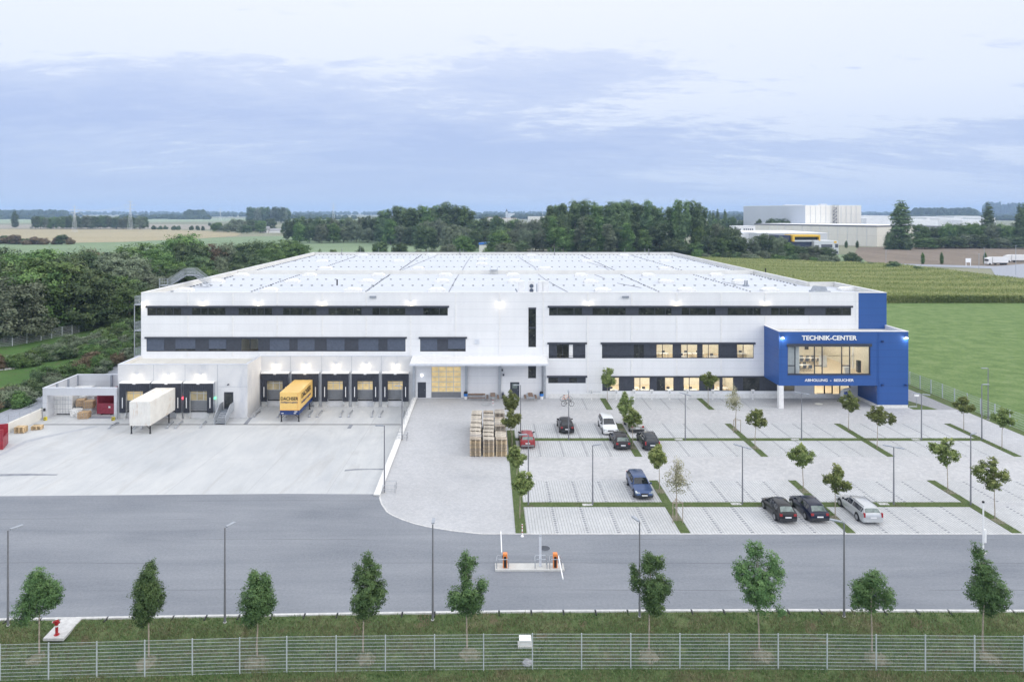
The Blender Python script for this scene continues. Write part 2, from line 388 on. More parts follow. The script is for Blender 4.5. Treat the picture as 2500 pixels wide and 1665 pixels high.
M['dark'] = simple('anthracite_metal', (0.045, 0.052, 0.070), 0.45, var=0.12)
M['blind'] = simple('grey_blind', (0.085, 0.105, 0.15), 0.55, var=0.12)
M['black'] = simple('black_rubber', (0.018, 0.019, 0.023), 0.7, var=0.2)
M['curtain'] = simple('dock_curtain', (0.028, 0.032, 0.045), 0.75, var=0.25)
M['steel'] = simple('galvanised_steel', (0.45, 0.48, 0.52), 0.4, 0.6, 0.10)
M['steelp'] = simple('grey_painted_steel', (0.30, 0.33, 0.38), 0.5, 0.2, 0.08)
M['pole'] = simple('lamp_post_grey', (0.23, 0.235, 0.26), 0.5, 0.3, 0.1)
M['fence'] = simple('galvanised_wire', (0.49, 0.54, 0.56), 0.5, 0.1, 0.08)
M['lhead'] = simple('lamp_head_grey', (0.34, 0.37, 0.42), 0.4, 0.2, 0.08)
M['door'] = simple('grey_door_panel', (0.20, 0.21, 0.225), 0.55, var=0.06)
M['doorframe'] = simple('silver_door_frame', (0.55, 0.57, 0.58), 0.4, 0.4, 0.05)
M['lead'] = simple('metal_coping', (0.66, 0.69, 0.75), 0.35, 0.1, 0.05)
M['coping'] = simple('dark_grey_coping', (0.33, 0.35, 0.39), 0.4, 0.2, 0.05)
M['membrane'] = None
m, nt, b, out = newmat('roof_membrane'); p = nt.pos()
n = nt.noise(nt.pos((0.12, 0.5, 1)), 1.0, 8, 0.65, 0.6); s = nt.new('ShaderNodeSeparateXYZ'); nt.l.new(p, s.inputs[0])
cc = nt.ramp(n, [(0.34, (0.50, 0.535, 0.60)), (0.66, (0.57, 0.60, 0.655))])
sm = nt.math('LESS_THAN', nt.math('FRACT', nt.math('DIVIDE', s.outputs[0], 1.9)), 0.02)
cc = nt.mix(nt.math('MULTIPLY', sm, 0.30), cc, (0.48, 0.50, 0.54))
pud = nt.ramp(nt.noise(nt.pos((0.05, 0.10, 1)), 1.0, 6, 0.6, 0.5), [(0.58, 0.0), (0.66, 0.22)])
cc = nt.mix(pud, cc, (0.52, 0.55, 0.60))
put(nt, b.inputs['Base Color'], cc); b.inputs['Roughness'].default_value = 0.6; M['membrane'] = m
M['flatroof'] = concrete('pale_gravel_roof', (0.56, 0.55, 0.52), (0.68, 0.67, 0.63), 0.5, (0.45, 0.42, 0.36), streak=(0.3, 0.3, 1))
# dark reflecting glass in unlit windows
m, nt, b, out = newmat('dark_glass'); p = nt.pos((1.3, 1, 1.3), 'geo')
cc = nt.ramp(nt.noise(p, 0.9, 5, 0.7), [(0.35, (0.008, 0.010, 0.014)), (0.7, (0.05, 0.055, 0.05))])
cc = nt.mix(nt.ramp(nt.noise(nt.pos((1.6, 1, 3.0)), 1.1, 4, 0.7), [(0.60, 0.0), (0.68, 0.8)]), cc, (0.20, 0.21, 0.17))  # pale spots painted in for lights and monitors glimpsed inside
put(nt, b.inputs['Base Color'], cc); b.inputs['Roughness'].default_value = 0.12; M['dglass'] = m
# clear window glass
m, nt, b, out = newmat('window_glass'); nt.n.remove(b)
tr = nt.new('ShaderNodeBsdfTransparent'); tr.inputs[0].default_value = (0.93, 0.95, 0.95, 1)
gl = nt.new('ShaderNodeBsdfGlossy'); gl.inputs['Roughness'].default_value = 0.03
fr = nt.new('ShaderNodeFresnel'); fr.inputs[0].default_value = 1.45
mx = nt.new('ShaderNodeMixShader'); nt.l.new(nt.math('MULTIPLY', fr.outputs[0], 0.7), mx.inputs[0]); nt.l.new(tr.outputs[0], mx.inputs[1]); nt.l.new(gl.outputs[0], mx.inputs[2])
nt.l.new(mx.outputs[0], out.inputs[0]); M['glass'] = m
M['litpane'] = emis('lit_door_pane', (0.78, 0.60, 0.30), 0.62, 0.45, 1.6)
M['dimpane'] = emis('dim_door_pane', (0.50, 0.42, 0.26), 0.5, 0.7, 1.2)
M['lampglow'] = emis('lamp_glow', (1.0, 0.86, 0.62), 9.0)
M['ceil_light'] = emis('ceiling_light', (1.0, 0.92, 0.80), 15.0)
M['flood'] = emis('flood_light', (0.95, 0.97, 1.0), 10.0)
M['redlight'] = emis('red_signal', (1.0, 0.05, 0.08), 6.0)
M['greenlight'] = emis('green_signal', (0.05, 1.0, 0.25), 5.0)
M['interior'] = simple('warm_plaster', (0.78, 0.74, 0.64), 0.8, var=0.06)
M['ifloor'] = simple('beige_floor', (0.66, 0.55, 0.40), 0.6, var=0.05)
M['wood'] = simple('weathered_wood', (0.40, 0.35, 0.29), 0.85, var=0.3, scale=2.5)
M['woodn'] = simple('raw_pine', (0.56, 0.42, 0.25), 0.85, var=0.22, scale=2.5)
M['benchwood'] = simple('brown_bench_wood', (0.24, 0.16, 0.11), 0.75, var=0.2)
M['orange'] = simple('orange_enamel', (0.80, 0.26, 0.07), 0.4, var=0.04)
M['red'] = simple('red_enamel', (0.42, 0.025, 0.03), 0.35, var=0.05)
M['yellow'] = simple('yellow_coating', (0.80, 0.53, 0.17), 0.4, var=0.04)
M['navy'] = simple('navy_paint', (0.015, 0.04, 0.15), 0.45, var=0.08)
M['ink'] = simple('black_lettering', (0.012, 0.012, 0.016), 0.5, var=0.0)
M['signwhite'] = simple('white_lettering', (0.86, 0.86, 0.86), 0.4, var=0.0)
M['bark'] = simple('tree_bark', (0.16, 0.135, 0.11), 0.9, var=0.3, scale=6)
M['barkpale'] = simple('young_bark', (0.36, 0.31, 0.25), 0.9, var=0.25, scale=6)
M['skipred'] = simple('dark_red_steel', (0.28, 0.035, 0.06), 0.55, var=0.18)
M['foil'] = simple('white_plastic_foil', (0.66, 0.66, 0.65), 0.4, var=0.22, scale=6)
M['card'] = simple('pressed_cardboard', (0.42, 0.29, 0.17), 0.85, var=0.25, scale=7)
# old white swap body with rust runs
m, nt, b, out = newmat('worn_white_steel'); p = nt.pos((1, 1, 1), 'obj')
k = nt.ramp(nt.noise(nt.pos((1.4, 0.5, 0.35), 'obj'), 1.5, 8, 0.75, 0.5), [(0.53, 0.0), (0.74, 0.85)])
cc = nt.mix(k, nt.ramp(nt.noise(p, 1.2, 6), [(0.3, (0.66, 0.65, 0.62)), (0.7, (0.76, 0.75, 0.71))]), (0.48, 0.30, 0.16))
put(nt, b.inputs['Base Color'], cc); b.inputs['Roughness'].default_value = 0.6; M['worn'] = m
def paint(name, col, rough=0.28, metal=0.0):
    m, nt, b, out = newmat(name)
    n = nt.noise(nt.pos(kind='obj'), 5, 4)
    put(nt, b.inputs['Base Color'], nt.ramp(n, [(0.3, tuple(x * 0.9 for x in col)), (0.7, col)]))
    b.inputs['Roughness'].default_value = rough; b.inputs['Metallic'].default_value = metal; b.inputs['Coat Weight'].default_value = 0.3; b.inputs['Specular IOR Level'].default_value = 0.3
    b.inputs['Coat Roughness'].default_value = 0.06
    return m
M['tyre'] = simple('tyre_rubber', (0.015, 0.015, 0.017), 0.85, var=0.2)
M['rim'] = simple('alloy_rim', (0.42, 0.43, 0.45), 0.35, 0.7, 0.05)
M['carglass'] = simple('tinted_car_glass', (0.012, 0.016, 0.022), 0.05, var=0.1, coat=0.6)
M['rearglass'] = simple('pale_car_glass', (0.16, 0.20, 0.19), 0.08, var=0.3, coat=0.6)
M['plastic'] = simple('dark_bumper_plastic', (0.035, 0.038, 0.045), 0.6, var=0.1)
M['plate'] = simple('number_plate', (0.75, 0.76, 0.78), 0.4, var=0.02)
M['headlamp'] = simple('clear_headlamp', (0.55, 0.60, 0.65), 0.1, 0.5, 0.1, coat=1.0)
M['tail'] = simple('red_tail_lamp', (0.32, 0.015, 0.02), 0.2, var=0.1, coat=0.8)
# leaves
def leafmat(name, dark, mid, light, trans=0.22):
    m, nt, b, out = newmat(name)
    at = nt.new('ShaderNodeAttribute'); at.attribute_name = 'tint'
    oi = nt.new('ShaderNodeObjectInfo')
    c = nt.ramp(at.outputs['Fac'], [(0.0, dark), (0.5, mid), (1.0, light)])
    hs = nt.new('ShaderNodeHueSaturation'); nt.l.new(c, hs.inputs['Color'])
    nt.l.new(nt.math('ADD', nt.math('MULTIPLY', oi.outputs['Random'], 0.026), 0.482), hs.inputs['Hue'])
    nt.l.new(nt.math('ADD', nt.math('MULTIPLY', oi.outputs['Random'], 0.5), 0.78), hs.inputs['Value'])
    hs.inputs['Saturation'].default_value = 0.92
    put(nt, b.inputs['Base Color'], hs.outputs[0]); b.inputs['Roughness'].default_value = 0.7; b.inputs['Specular IOR Level'].default_value = 0.2
    t = nt.new('ShaderNodeBsdfTranslucent'); nt.l.new(hs.outputs[0], t.inputs[0])
    mx = nt.new('ShaderNodeMixShader'); mx.inputs[0].default_value = trans
    nt.l.new(b.outputs[0], mx.inputs[1]); nt.l.new(t.outputs[0], mx.inputs[2]); nt.l.new(mx.outputs[0], out.inputs[0])
    return m
M['leaf_ash'] = leafmat('ash_leaves', (0.050, 0.110, 0.037), (0.091, 0.180, 0.061), (0.154, 0.258, 0.086))
M['leaf_maple'] = leafmat('maple_leaves', (0.102, 0.147, 0.041), (0.180, 0.242, 0.071), (0.315, 0.357, 0.116))
M['leaf_pale'] = leafmat('pale_leaves', (0.225, 0.238, 0.127), (0.397, 0.397, 0.253), (0.582, 0.555, 0.405))
M['leaf_dark'] = leafmat('dark_wood_leaves', (0.038, 0.072, 0.034), (0.077, 0.133, 0.057), (0.159, 0.227, 0.091), 0.12)
M['leaf_green'] = leafmat('green_wood_leaves', (0.045, 0.096, 0.029), (0.093, 0.181, 0.048), (0.186, 0.296, 0.084), 0.15)
M['leaf_grey'] = leafmat('willow_leaves', (0.084, 0.116, 0.070), (0.156, 0.201, 0.125), (0.251, 0.301, 0.193), 0.15)
M['leaf_brown'] = leafmat('reddish_leaves', (0.086, 0.074, 0.042), (0.163, 0.125, 0.074), (0.250, 0.184, 0.114), 0.12)
M['leaf_poplar'] = leafmat('poplar_leaves', (0.050, 0.092, 0.041), (0.105, 0.180, 0.074), (0.198, 0.288, 0.119), 0.15)
M['leaf_corn'] = leafmat('corn_leaves', (0.118, 0.152, 0.041), (0.206, 0.238, 0.076), (0.372, 0.356, 0.164), 0.2)
M['blade'] = leafmat('grass_blades', (0.085, 0.120, 0.045), (0.150, 0.165, 0.075), (0.330, 0.300, 0.180), 0.2)
M['blade2'] = leafmat('green_blades', (0.070, 0.125, 0.035), (0.110, 0.180, 0.055), (0.180, 0.240, 0.100), 0.2)

M['mulch'] = concrete('dry_mulch', (0.12, 0.13, 0.075), (0.23, 0.205, 0.15), 3.5, (0.10, 0.14, 0.06), fine=26, streak=(2.5, 2.5, 1))
M['tuft'] = leafmat('meadow_tufts', (0.083, 0.156, 0.054), (0.180, 0.286, 0.102), (0.330, 0.403, 0.180), 0.2)

M['blade3'] = leafmat('short_strip_blades', (0.080, 0.120, 0.045), (0.115, 0.165, 0.065), (0.180, 0.210, 0.110), 0.2)

M['blade'] = leafmat('grass_blades', (0.100, 0.140, 0.050), (0.180, 0.190, 0.090), (0.380, 0.340, 0.210), 0.2)
M['blade2'] = leafmat('green_blades', (0.080, 0.150, 0.045), (0.125, 0.205, 0.070), (0.200, 0.270, 0.120), 0.2)
rnd = random.Random(7)
# ------------------------------------------------------------------ land
def sheet(name, polys, z, mat, kind='structure', fix=False):
    b = MB()
    for p in polys:
        b.face([(q[0], q[1], q[2] if len(q) > 2 else z) for q in p])
    o = b.build(name, mat, fix=fix)
    me = o.data
    if me.polygons[0].normal.z < 0: me.flip_normals()
    tag(o, kind=kind); return o
def rect(x0, x1, y0, y1): return [(x0, y0), (x1, y0), (x1, y1), (x0, y1)]
BIG = 14000
hx0, hx1, hy0, hy1 = -59.55, -10.4, 63.9, 98.8
sheet('ground', [rect(-BIG, BIG, hy1, BIG), rect(-BIG, hx0, hy0, hy1), rect(hx1, BIG, hy0, hy1), rect(-BIG, BIG, 46.5, hy0)], -0.05, M['base'])
# turf in front of the kerb: gently uneven, a mound of mown grass round each tree
TREES = [(96, 1604), (363, 1612), (628, 1611), (886, 1604), (1140, 1593), (1584, 1596), (1853, 1596), (2128, 1603), (2400, 1600)]
TP = [G(*t) for t in TREES]
def kerb_y(X):
    pts = [(-80, 43.6)] + [(G(a, b).x, G(a, b).y) for a, b in ((0, 1511), (350, 1505), (700, 1499), (1000, 1494.5), (1300, 1490.5), (1900, 1488), (2500, 1490))] + [(90, 45.2)]
    for (x0, y0), (x1, y1) in zip(pts, pts[1:]):
        if X <= x1: return y0 + (y1 - y0) * (X - x0) / (x1 - x0)
    return pts[-1][1]
def turf_z(x, y):
    z = -0.02 + 0.05 * math.sin(x * 0.9 + y * 1.3) * math.sin(y * 1.7 - x * 0.35)
    k = kerb_y(x) - y
    z *= min(1, max(0, k / 0.8)); z -= 0.28 * math.exp(-((k - 2.3) / 0.9) ** 2)      # shallow ditch
    for t in TP:
        d = math.hypot(x - t.x, y - t.y); z += 0.22 * math.exp(-(d / 0.75) ** 2)
    return z - 0.01
nx, ny = 260, 60; x0, x1 = -80, 90
vv = []; ff = []
for j in range(ny + 1):
    for i in range(nx + 1):
        x = x0 + (x1 - x0) * i / nx; yk = kerb_y(x) - 0.12; y = yk - (j / ny) ** 1.6 * 70
        vv.append((x, y, turf_z(x, y)))
for j in range(ny):
    for i in range(nx):
        a = j * (nx + 1) + i; ff.append((a, a + nx + 1, a + nx + 2, a + 1))
me = bpy.data.meshes.new('turf'); me.from_pydata(vv, [], ff); me.materials.append(M['turf'])
me.polygons.foreach_set('use_smooth', [True] * len(ff))
o = bpy.data.objects.new('turf', me); C.objects.link(o); struct(o)
sheet('front_land', [rect(-BIG, BIG, -900, -20), rect(-BIG, -79.9, -20, 63.9), rect(89.9, BIG, -20, 63.9)], -0.2, M['base'])
sheet('ground', [rect(-79.9, 89.9, 43.0, 46.5)], -0.5, M['base'])

# ------------------------------------------------------------------ road, yard, paving
curve_px = [(929, 1206), (927.2, 1216), (931.6, 1230), (945, 1250), (960, 1259), (983.4, 1269), (1012, 1278.5), (1045.8, 1286.5), (1105, 1296), (1150, 1301), (1179.6, 1303.6)]
curve = [G(*p) for p in curve_px]
up = [(-110, 63.5), (-46, 63.66), (XA(350, 63.95), 63.95), (XA(700, 64.2), 64.2), (curve[0].x, curve[0].y)] + [(c.x, c.y) for c in curve[1:]] + [(90, 56.13)]
b = MB()
xs = sorted(set([p[0] for p in up] + [-79.9 + i * 6 for i in range(29)]))
def upy(x):
    for (a0, b0), (a1, b1) in zip(up, up[1:]):
        if x <= a1 and a1 > a0: return b0 + (b1 - b0) * (x - a0) / (a1 - a0)
    return 56.13
cx = [c.x for c in curve]; xmin = min(cx)
b.face([(-79.9, kerb_y(-79.9), 0)] + [(x, kerb_y(x), 0) for x in (-60, -45, -30, -15, -5, 5, 20, 40, 60, 89.8)] + [(89.8, 56.13, 0)] + [(p[0], p[1], 0) for p in reversed(up[1:-1])] + [(-79.9, 63.6, 0)])
o = b.build('road', M['asphalt'], fix=False); struct(o)
bm = bmesh.new(); bm.from_mesh(o.data); bmesh.ops.triangulate(bm, faces=bm.faces); bmesh.ops.recalc_face_normals(bm, faces=bm.faces); bm.to_mesh(o.data); bm.free()
if o.data.polygons[0].normal.z < 0: o.data.flip_normals()
# pale road kerb with drain gaps
b = MB(); x = -78.0
while x < 88:
    x2 = x + 2.0
    b.obox(((x + x2) / 2, (kerb_y(x) + kerb_y(x2)) / 2 - 0.10, 0), (x2 - x, kerb_y(x2) - kerb_y(x), 0), (-(kerb_y(x2) - kerb_y(x)), x2 - x, 0), 1.0, 0.10, -0.3, 0.07)
    x += 2.13
o = b.build('kerb', M['kerb']); struct(o)
b = MB(); x = -78.0
while x < 88:
    b.box(x + 2.02, x + 2.11, kerb_y(x + 2) - 0.5, kerb_y(x + 2) + 0.02, -0.3, 0.03); x += 2.13
o = b.build('kerb_drain', M['black']); struct(o)

# paving of the hall's apron and the car park
PX1 = 63.4
b = MB(); b.face([(c.x, c.y, 0.006) for c in curve] + [(PX1, 56.13, 0.006), (PX1, 91.4, 0.006), (57.0, 91.4, 0.006), (57.0, 97.3, 0.006), (-10.1, 97.3, 0.006), (-10.1, curve[0].y + 0.3, 0.006)])
o = b.build('paving', M['paver'], fix=False); struct(o)
bm = bmesh.new(); bm.from_mesh(o.data); bmesh.ops.triangulate(bm, faces=bm.faces); bm.to_mesh(o.data); bm.free()
if o.data.polygons[0].normal.z < 0: o.data.flip_normals()
sheet('aisle_paving', [rect(3.2, PX1, 67.32, 73.86), rect(3.2, PX1, 85.45, 91.25)], 0.011, M['paver2'])
# pale edging stones along the road
b = MB()
pts = [(c.x, c.y) for c in curve] + [(89, 56.13)]
for (xa, ya), (xb, yb) in zip(pts, pts[1:]):
    dx, dy = xb - xa, yb - ya; L = math.hypot(dx, dy)
    b.obox(((xa + xb) / 2, (ya + yb) / 2 + 0.02, 0), (dx, dy, 0), (-dy, dx, 0), L / 2, 0.07, -0.1, 0.030)
o = b.build('edging', M['kerb']); struct(o)

ROWS = dict(a=(91.35, 97.05), b=(79.85, 85.4), c=(73.9, 79.0), d=(67.3, 62.25), e=(56.2, 61.3))
ROWS['d'] = (62.25, 67.3)
SX = [(2.3, 3.2), (15.9, 16.7), (29.6, 30.35), (43.25, 44.05), (57.0, 57.8)]
bays = []
for r in 'bc': bays.append(rect(3.2, 57.0, *ROWS[r]))
for r in 'de': bays.append(rect(3.2, PX1, *ROWS[r]))
bays.append(rect(10.6, 38.6, *ROWS['a']))
sheet('parking_bay_paving', bays, 0.016, M['bay'])
# bay dividers: a ladder of single dark pavers
mk = MB()
for r, (y0, y1) in ROWS.items():
    for k in range(5):
        a = SX[k][1]; e = SX[k + 1][0] if k < 4 else 70.0
        if r in 'bc' and k == 4: continue
        if r == 'a' and k not in (1, 2): 
            if k == 0: xsx = [13.3]
            else: continue
        else:
            n = 5; xsx = [a + (e - a) * q / n for q in range(1, n)]
        for x in xsx:
            if x > PX1 - 1 or (r == 'a' and x > 38): continue
            y = y0 + 0.15
            while y < y1 - 0.1:
                mk.face([(x - 0.12, y, 0.021), (x + 0.12, y, 0.021), (x + 0.12, y + 0.18, 0.021), (x - 0.12, y + 0.18, 0.021)]); y += 0.40
o = mk.build('bay_markings', M['marker'], fix=False); struct(o)
# grass strips with soil rings round the trees
def strip(x0_, x1_, y0_, y1_, b):
    b.box(x0_, x1_, y0_, y1_, -0.02, 0.045, skip='b')
b = MB()
strip(SX[0][0], SX[0][1], 56.3, 82.7, b)
for k in (1, 2, 3):
    s0, s1 = SX[k]; strip(s0, s1, 56.3, 61.3, b); strip(s0, s1, 62.25, 67.3, b); strip(s0, s1, 73.9, 79.0, b); strip(s0, s1, 79.85, 85.3, b)
for k in (1, 2): strip(SX[k][0], SX[k][1], 91.4, 96.9, b)
strip(SX[4][0], SX[4][1], 73.9, 85.3, b)
strip(3.2, 57.0, 79.0, 79.85, b); strip(3.2, SX[3][1] + 0.0, 61.3, 62.25, b)
o = b.build('grass_strip', M['strip']); struct(o)
sheet('service_path', [rect(57.6, 62.9, 91.4, 260)], -0.02, M['gravel'])
sheet('verge', [rect(62.9, 64.9, 91.4, 260), rect(63.4, 64.9, 56.2, 91.4)], -0.035, M['strip'])
sheet('meadow', [rect(64.9, 600, 60, 199)], -0.03, M['meadow'])
sheet('verge', [[(56.8, 91.5), (60.3, 91.5), (58.6, 97), (56.8, 100)]], 0.0, M['strip'])

# loading yard, sloping down to the docks
prof = [(63.3, -0.004), (64.4, -0.02), (88.8, -1.15), (98.7, -1.15)]
b = MB()
for (ya, za), (yb, zb) in zip(prof, prof[1:]):
    b.face([(-59.5, ya, za), (-10.3, ya, za), (-10.3, yb, zb), (-59.5, yb, zb)])
o = b.build('loading_yard', M['yard'], fix=False); struct(o)
if o.data.polygons[0].normal.z < 0: o.data.flip_normals()
def yz(y):
    for (ya, za), (yb, zb) in zip(prof, prof[1:]):
        if y <= yb: return za + (zb - za) * (y - ya) / (yb - ya)
    return -1.15
def YG(px, py):
    """point of the yard surface seen at a pixel"""
    lo, hi = 63.4, 98.6
    for _ in range(50):
        mid = (lo + hi) / 2
        if CY + (H - yz(mid)) * F / mid > py: lo = mid
        else: hi = mid
    return Vector(((px - CX) * lo / F, lo, yz(lo)))
b = MB(); b.box(-59.0, -10.45, 88.62, 88.86, -1.3, -1.138); o = b.build('drain_channel', M['black']); struct(o)
def patch(pxs, mat, name, dz=0.006):
    b = MB(); b.face([YG(*p) + Vector((0, 0, dz)) for p in pxs]); o = b.build(name, mat, fix=False); struct(o)
    bm = bmesh.new(); bm.from_mesh(o.data); bmesh.ops.triangulate(bm, faces=bm.faces); bm.to_mesh(o.data); bm.free()
    if o.data.polygons[0].normal.z < 0: o.data.flip_normals()
M['patch'] = concrete('asphalt_patch', (0.17, 0.18, 0.21), (0.29, 0.31, 0.35), 1.5)
M['patchl'] = concrete('sealed_joint', (0.34, 0.36, 0.40), (0.44, 0.46, 0.50), 1.5)
patch([(0, 1162.5), (60, 1161), (138, 1160), (142, 1157.5), (60, 1156), (0, 1157)], M['patch'], 'asphalt_patch')
patch([(840, 1150.5), (862, 1148), (900, 1146.5), (937, 1147), (937, 1143.5), (900, 1144), (865, 1144.5), (843, 1146.5)], M['patch'], 'asphalt_patch')
patch([(847, 1046), (856, 1046.5), (862, 1037.5), (853, 1037.5)], M['patch'], 'asphalt_patch')
patch([(594, 1035.5), (604, 1035.5), (617, 1019), (609, 1019)], M['patch'], 'asphalt_patch')
patch([(0, 1113), (16, 1106), (40, 1093), (64, 1081), (110, 1069), (170, 1056), (215, 1047), (240, 1040), (225, 1040.5), (170, 1052), (110, 1064), (62, 1075.5), (42, 1085), (16, 1100), (0, 1107)], M['patchl'], 'sealed_joint')

# ramp wall between yard and apron
t = thing('ramp_wall', (-10.3, 80, 0), 'low pale concrete wall between the loading yard and the block paving', 'wall', world=True)
b = MB(); b.prism([(63.7, -0.3), (63.7, 0.10), (96.9, 0.16), (96.9, -1.4), (64.0, -1.4)], -10.62, -10.08, 'x'); b.build('wall', M['cream'], t)
b = MB(); b.prism([(63.65, 0.101), (63.65, 0.16), (96.9, 0.22), (96.9, 0.161)], -10.66, -10.04, 'x'); b.build('coping', M['whiterough'], t)
def railing(b, pts, h, rails=(1.0, 0.5), every=1.8, r=0.025):
    for (p, q) in zip(pts, pts[1:]):
        p = Vector(p); q = Vector(q)
        for k in rails: b.tube([p + Vector((0, 0, h * k)), q + Vector((0, 0, h * k))], r, 6)
        n = max(1, round((q - p).length / every))
        for i in range(n + 1):
            s_ = p.lerp(q, i / n); b.tube([s_, s_ + Vector((0, 0, h))], r, 6)
b = MB(); railing(b, [(-10.35, 79.5, 0.18), (-10.35, 96.7, 0.2)], 1.0, (1.0, 0.55)); b.build('railing', M['steel'], t)

# left retaining wall with railing, lane and verge behind it
t = thing('retaining_wall', (-59.5, 80, 0), 'cream retaining wall with steel railing beside the sloping yard lane', 'wall', world=True)
b = MB(); b.prism([(62, -0.6), (62, 0.25), (91.2, 0.25), (91.2, -1.6), (62, -1.6)], -59.75, -59.4, 'x'); b.build('wall', M['cream'], t)
b = MB(); railing(b, [(-59.6, 62.5, 0.25), (-59.6, 91.0, 0.25)], 1.05, (1.0, 0.5), 2.0); b.build('railing', M['steel'], t)
sheet('lane', [rect(-64.3, -60.4, 50, 190)], -0.02, M['lane'])
sheet('lawn', [rect(-200, -64.3, 40, 170), rect(-64.3, -49.4, 98.9, 200), rect(-60.4, -59.75, 60, 98.9)], -0.035, M['lawn'])

# ------------------------------------------------------------------ fields to the horizon
def field(name, pxs, z, mat):
    b = MB(); b.face([G(px, py, z) for px, py in pxs]); o = b.build(name, mat, fix=False); struct(o)
    bm = bmesh.new(); bm.from_mesh(o.data); bmesh.ops.triangulate(bm, faces=bm.faces); bm.to_mesh(o.data); bm.free()
    if o.data.polygons[0].normal.z < 0: o.data.flip_normals()
    return o
field('field', [(-900, 720), (-400, 594), (60, 594), (300, 590), (480, 582), (640, 577), (800, 575), (1250, 576), (1250, 640), (760, 660), (500, 720)], 0.02, M['farmeadow'])
field('field', [(-900, 558.5), (380, 560), (560, 566), (590, 571), (575, 577), (480, 583), (300, 591), (60, 595), (-900, 594)], 0.10, M['wheat'])
M['violet'] = grassmat('fallow_field', (0.26, 0.24, 0.20), (0.31, 0.29, 0.25), (0.37, 0.35, 0.30), 0.004, 0.06, (0.35, 1.6, 1), 0)
field('field', [(-900, 553), (-900, 557.5), (380, 559), (640, 561), (640, 549), (360, 548)], 0.16, M['violet'])
M['palegr'] = grassmat('pale_pasture', (0.24, 0.30, 0.20), (0.27, 0.33, 0.23), (0.31, 0.36, 0.26), 0.004, 0.05, (0.35, 1.6, 1), 0)
field('field', [(-1400, 536), (-900, 545), (60, 545), (640, 541), (1250, 541), (1250, 534), (360, 533.5), (0, 534)], 0.3, M['palegr'])
field('field', [(2095, 604), (2250, 603.5), (2700, 608), (3600, 612), (3600, 668), (2450, 652), (2300, 651), (2120, 641), (2085, 620)], 0.03, M['brown'])
field('road', [(2100, 645), (2250, 650), (2420, 656), (2440, 690), (2500, 700), (2900, 716), (2900, 690), (2560, 640), (2430, 650), (2260, 646), (2110, 641)], 0.06, M['lane'])
field('lawn', [(2010, 625), (2085, 620), (2120, 642), (2060, 650), (1990, 640)], 0.035, M['farmeadow'])

# corn field: a low dense sheet of plants with a ragged front edge
cpts = [(1640, 630), (1760, 631), (1900, 638), (2040, 646), (2160, 651), (2260, 660), (2380, 680), (2500, 694), (2700, 712), (3000, 726)]
back = [G(*p) for p in cpts]
def corn_back(x):
    for p, q in zip(back, back[1:]):
        if p.x <= x <= q.x or q.x <= x <= p.x: return p.y + (q.y - p.y) * (x - p.x) / (q.x - p.x)
    return 200
g0 = 199.0; b = MB(); N = 90
X0, X1 = 53.0, 300.0
def cb(x):
    px_prev = None
    best = None
    # the back edge as a function of x, sampled along the sight polyline
    for p, q in zip(back, back[1:]):
        lo, hi = min(p.x, q.x), max(p.x, q.x)
        if lo <= x <= hi:
            y = p.y + (q.y - p.y) * ((x - p.x) / (q.x - p.x) if q.x != p.x else 0); best = y if best is None else max(best, y)
    return best
xs = [X0 + (X1 - X0) * i / N for i in range(N + 1)]
ys = [max(g0 + 1, cb(x) or (370 if x < 100 else 201)) for x in xs]
for i in range(N):
    b.face([(xs[i], g0, 1.7), (xs[i + 1], g0, 1.7), (xs[i + 1], ys[i + 1], 1.7), (xs[i], ys[i], 1.7)])
    b.face([(xs[i], g0, -0.05), (xs[i + 1], g0, -0.05), (xs[i + 1], g0, 1.7), (xs[i], g0, 1.7)])
o = b.build('corn_ground', M['corn'], fix=False); tag(o, kind='stuff')
def leafcloud(name, P, size, mat, seed, aspect=0.35, upbias=0.6, tint=None, kind=None, parent=None, smooth=False):
    """one small rhombic leaf per point"""
    r = np.random.RandomState(seed); n = len(P); P = np.asarray(P, float)
    d = r.normal(size=(n, 3)); d[:, 2] = np.abs(d[:, 2]) * upbias + (upbias - 0.5) * 1.5; d /= np.linalg.norm(d, axis=1)[:, None]
    e = r.normal(size=(n, 3)); e -= (e * d).sum(1)[:, None] * d; e /= np.linalg.norm(e, axis=1)[:, None]
    L = size * r.uniform(0.6, 1.3, n)[:, None] if np.isscalar(size) else (np.asarray(size) * r.uniform(0.7, 1.2, n))[:, None]
    Q = np.stack([P - d * L * .5, P + e * L * aspect, P + d * L * .5, P - e * L * aspect], 1).reshape(-1, 3)
    return quads(name, Q, mat, (r.uniform(0, 1, n) if tint is None else tint), kind, parent)
def quads(name, Q, mat, tint, kind=None, parent=None):
    n = len(Q) // 4
    me = bpy.data.meshes.new(name); me.vertices.add(len(Q)); me.vertices.foreach_set('co', Q.astype(np.float32).ravel())
    me.loops.add(n * 4); me.loops.foreach_set('vertex_index', np.arange(n * 4, dtype=np.int32))
    me.polygons.add(n); me.polygons.foreach_set('loop_start', np.arange(0, n * 4, 4, dtype=np.int32)); me.polygons.foreach_set('loop_total', np.full(n, 4, dtype=np.int32))
    me.update(calc_edges=True)
    a = me.attributes.new('tint', 'FLOAT', 'FACE'); a.data.foreach_set('value', np.clip(tint, 0, 1).astype(np.float32))
    me.materials.append(mat)
    ob = bpy.data.objects.new(name, me); C.objects.link(ob)
    if parent is not None: ob.parent = parent
    if kind: ob['kind'] = kind
    return ob
r = np.random.RandomState(3)
n = 115000; cxs = r.uniform(X0, X1, n); cys = g0 + (r.uniform(0, 1, n) ** 1.3) * (np.interp(cxs, xs, ys) - g0)
keep = (cxs * F / cys + CX < 2620) & (cxs * F / cys + CX > 1600); cxs, cys = cxs[keep], cys[keep]
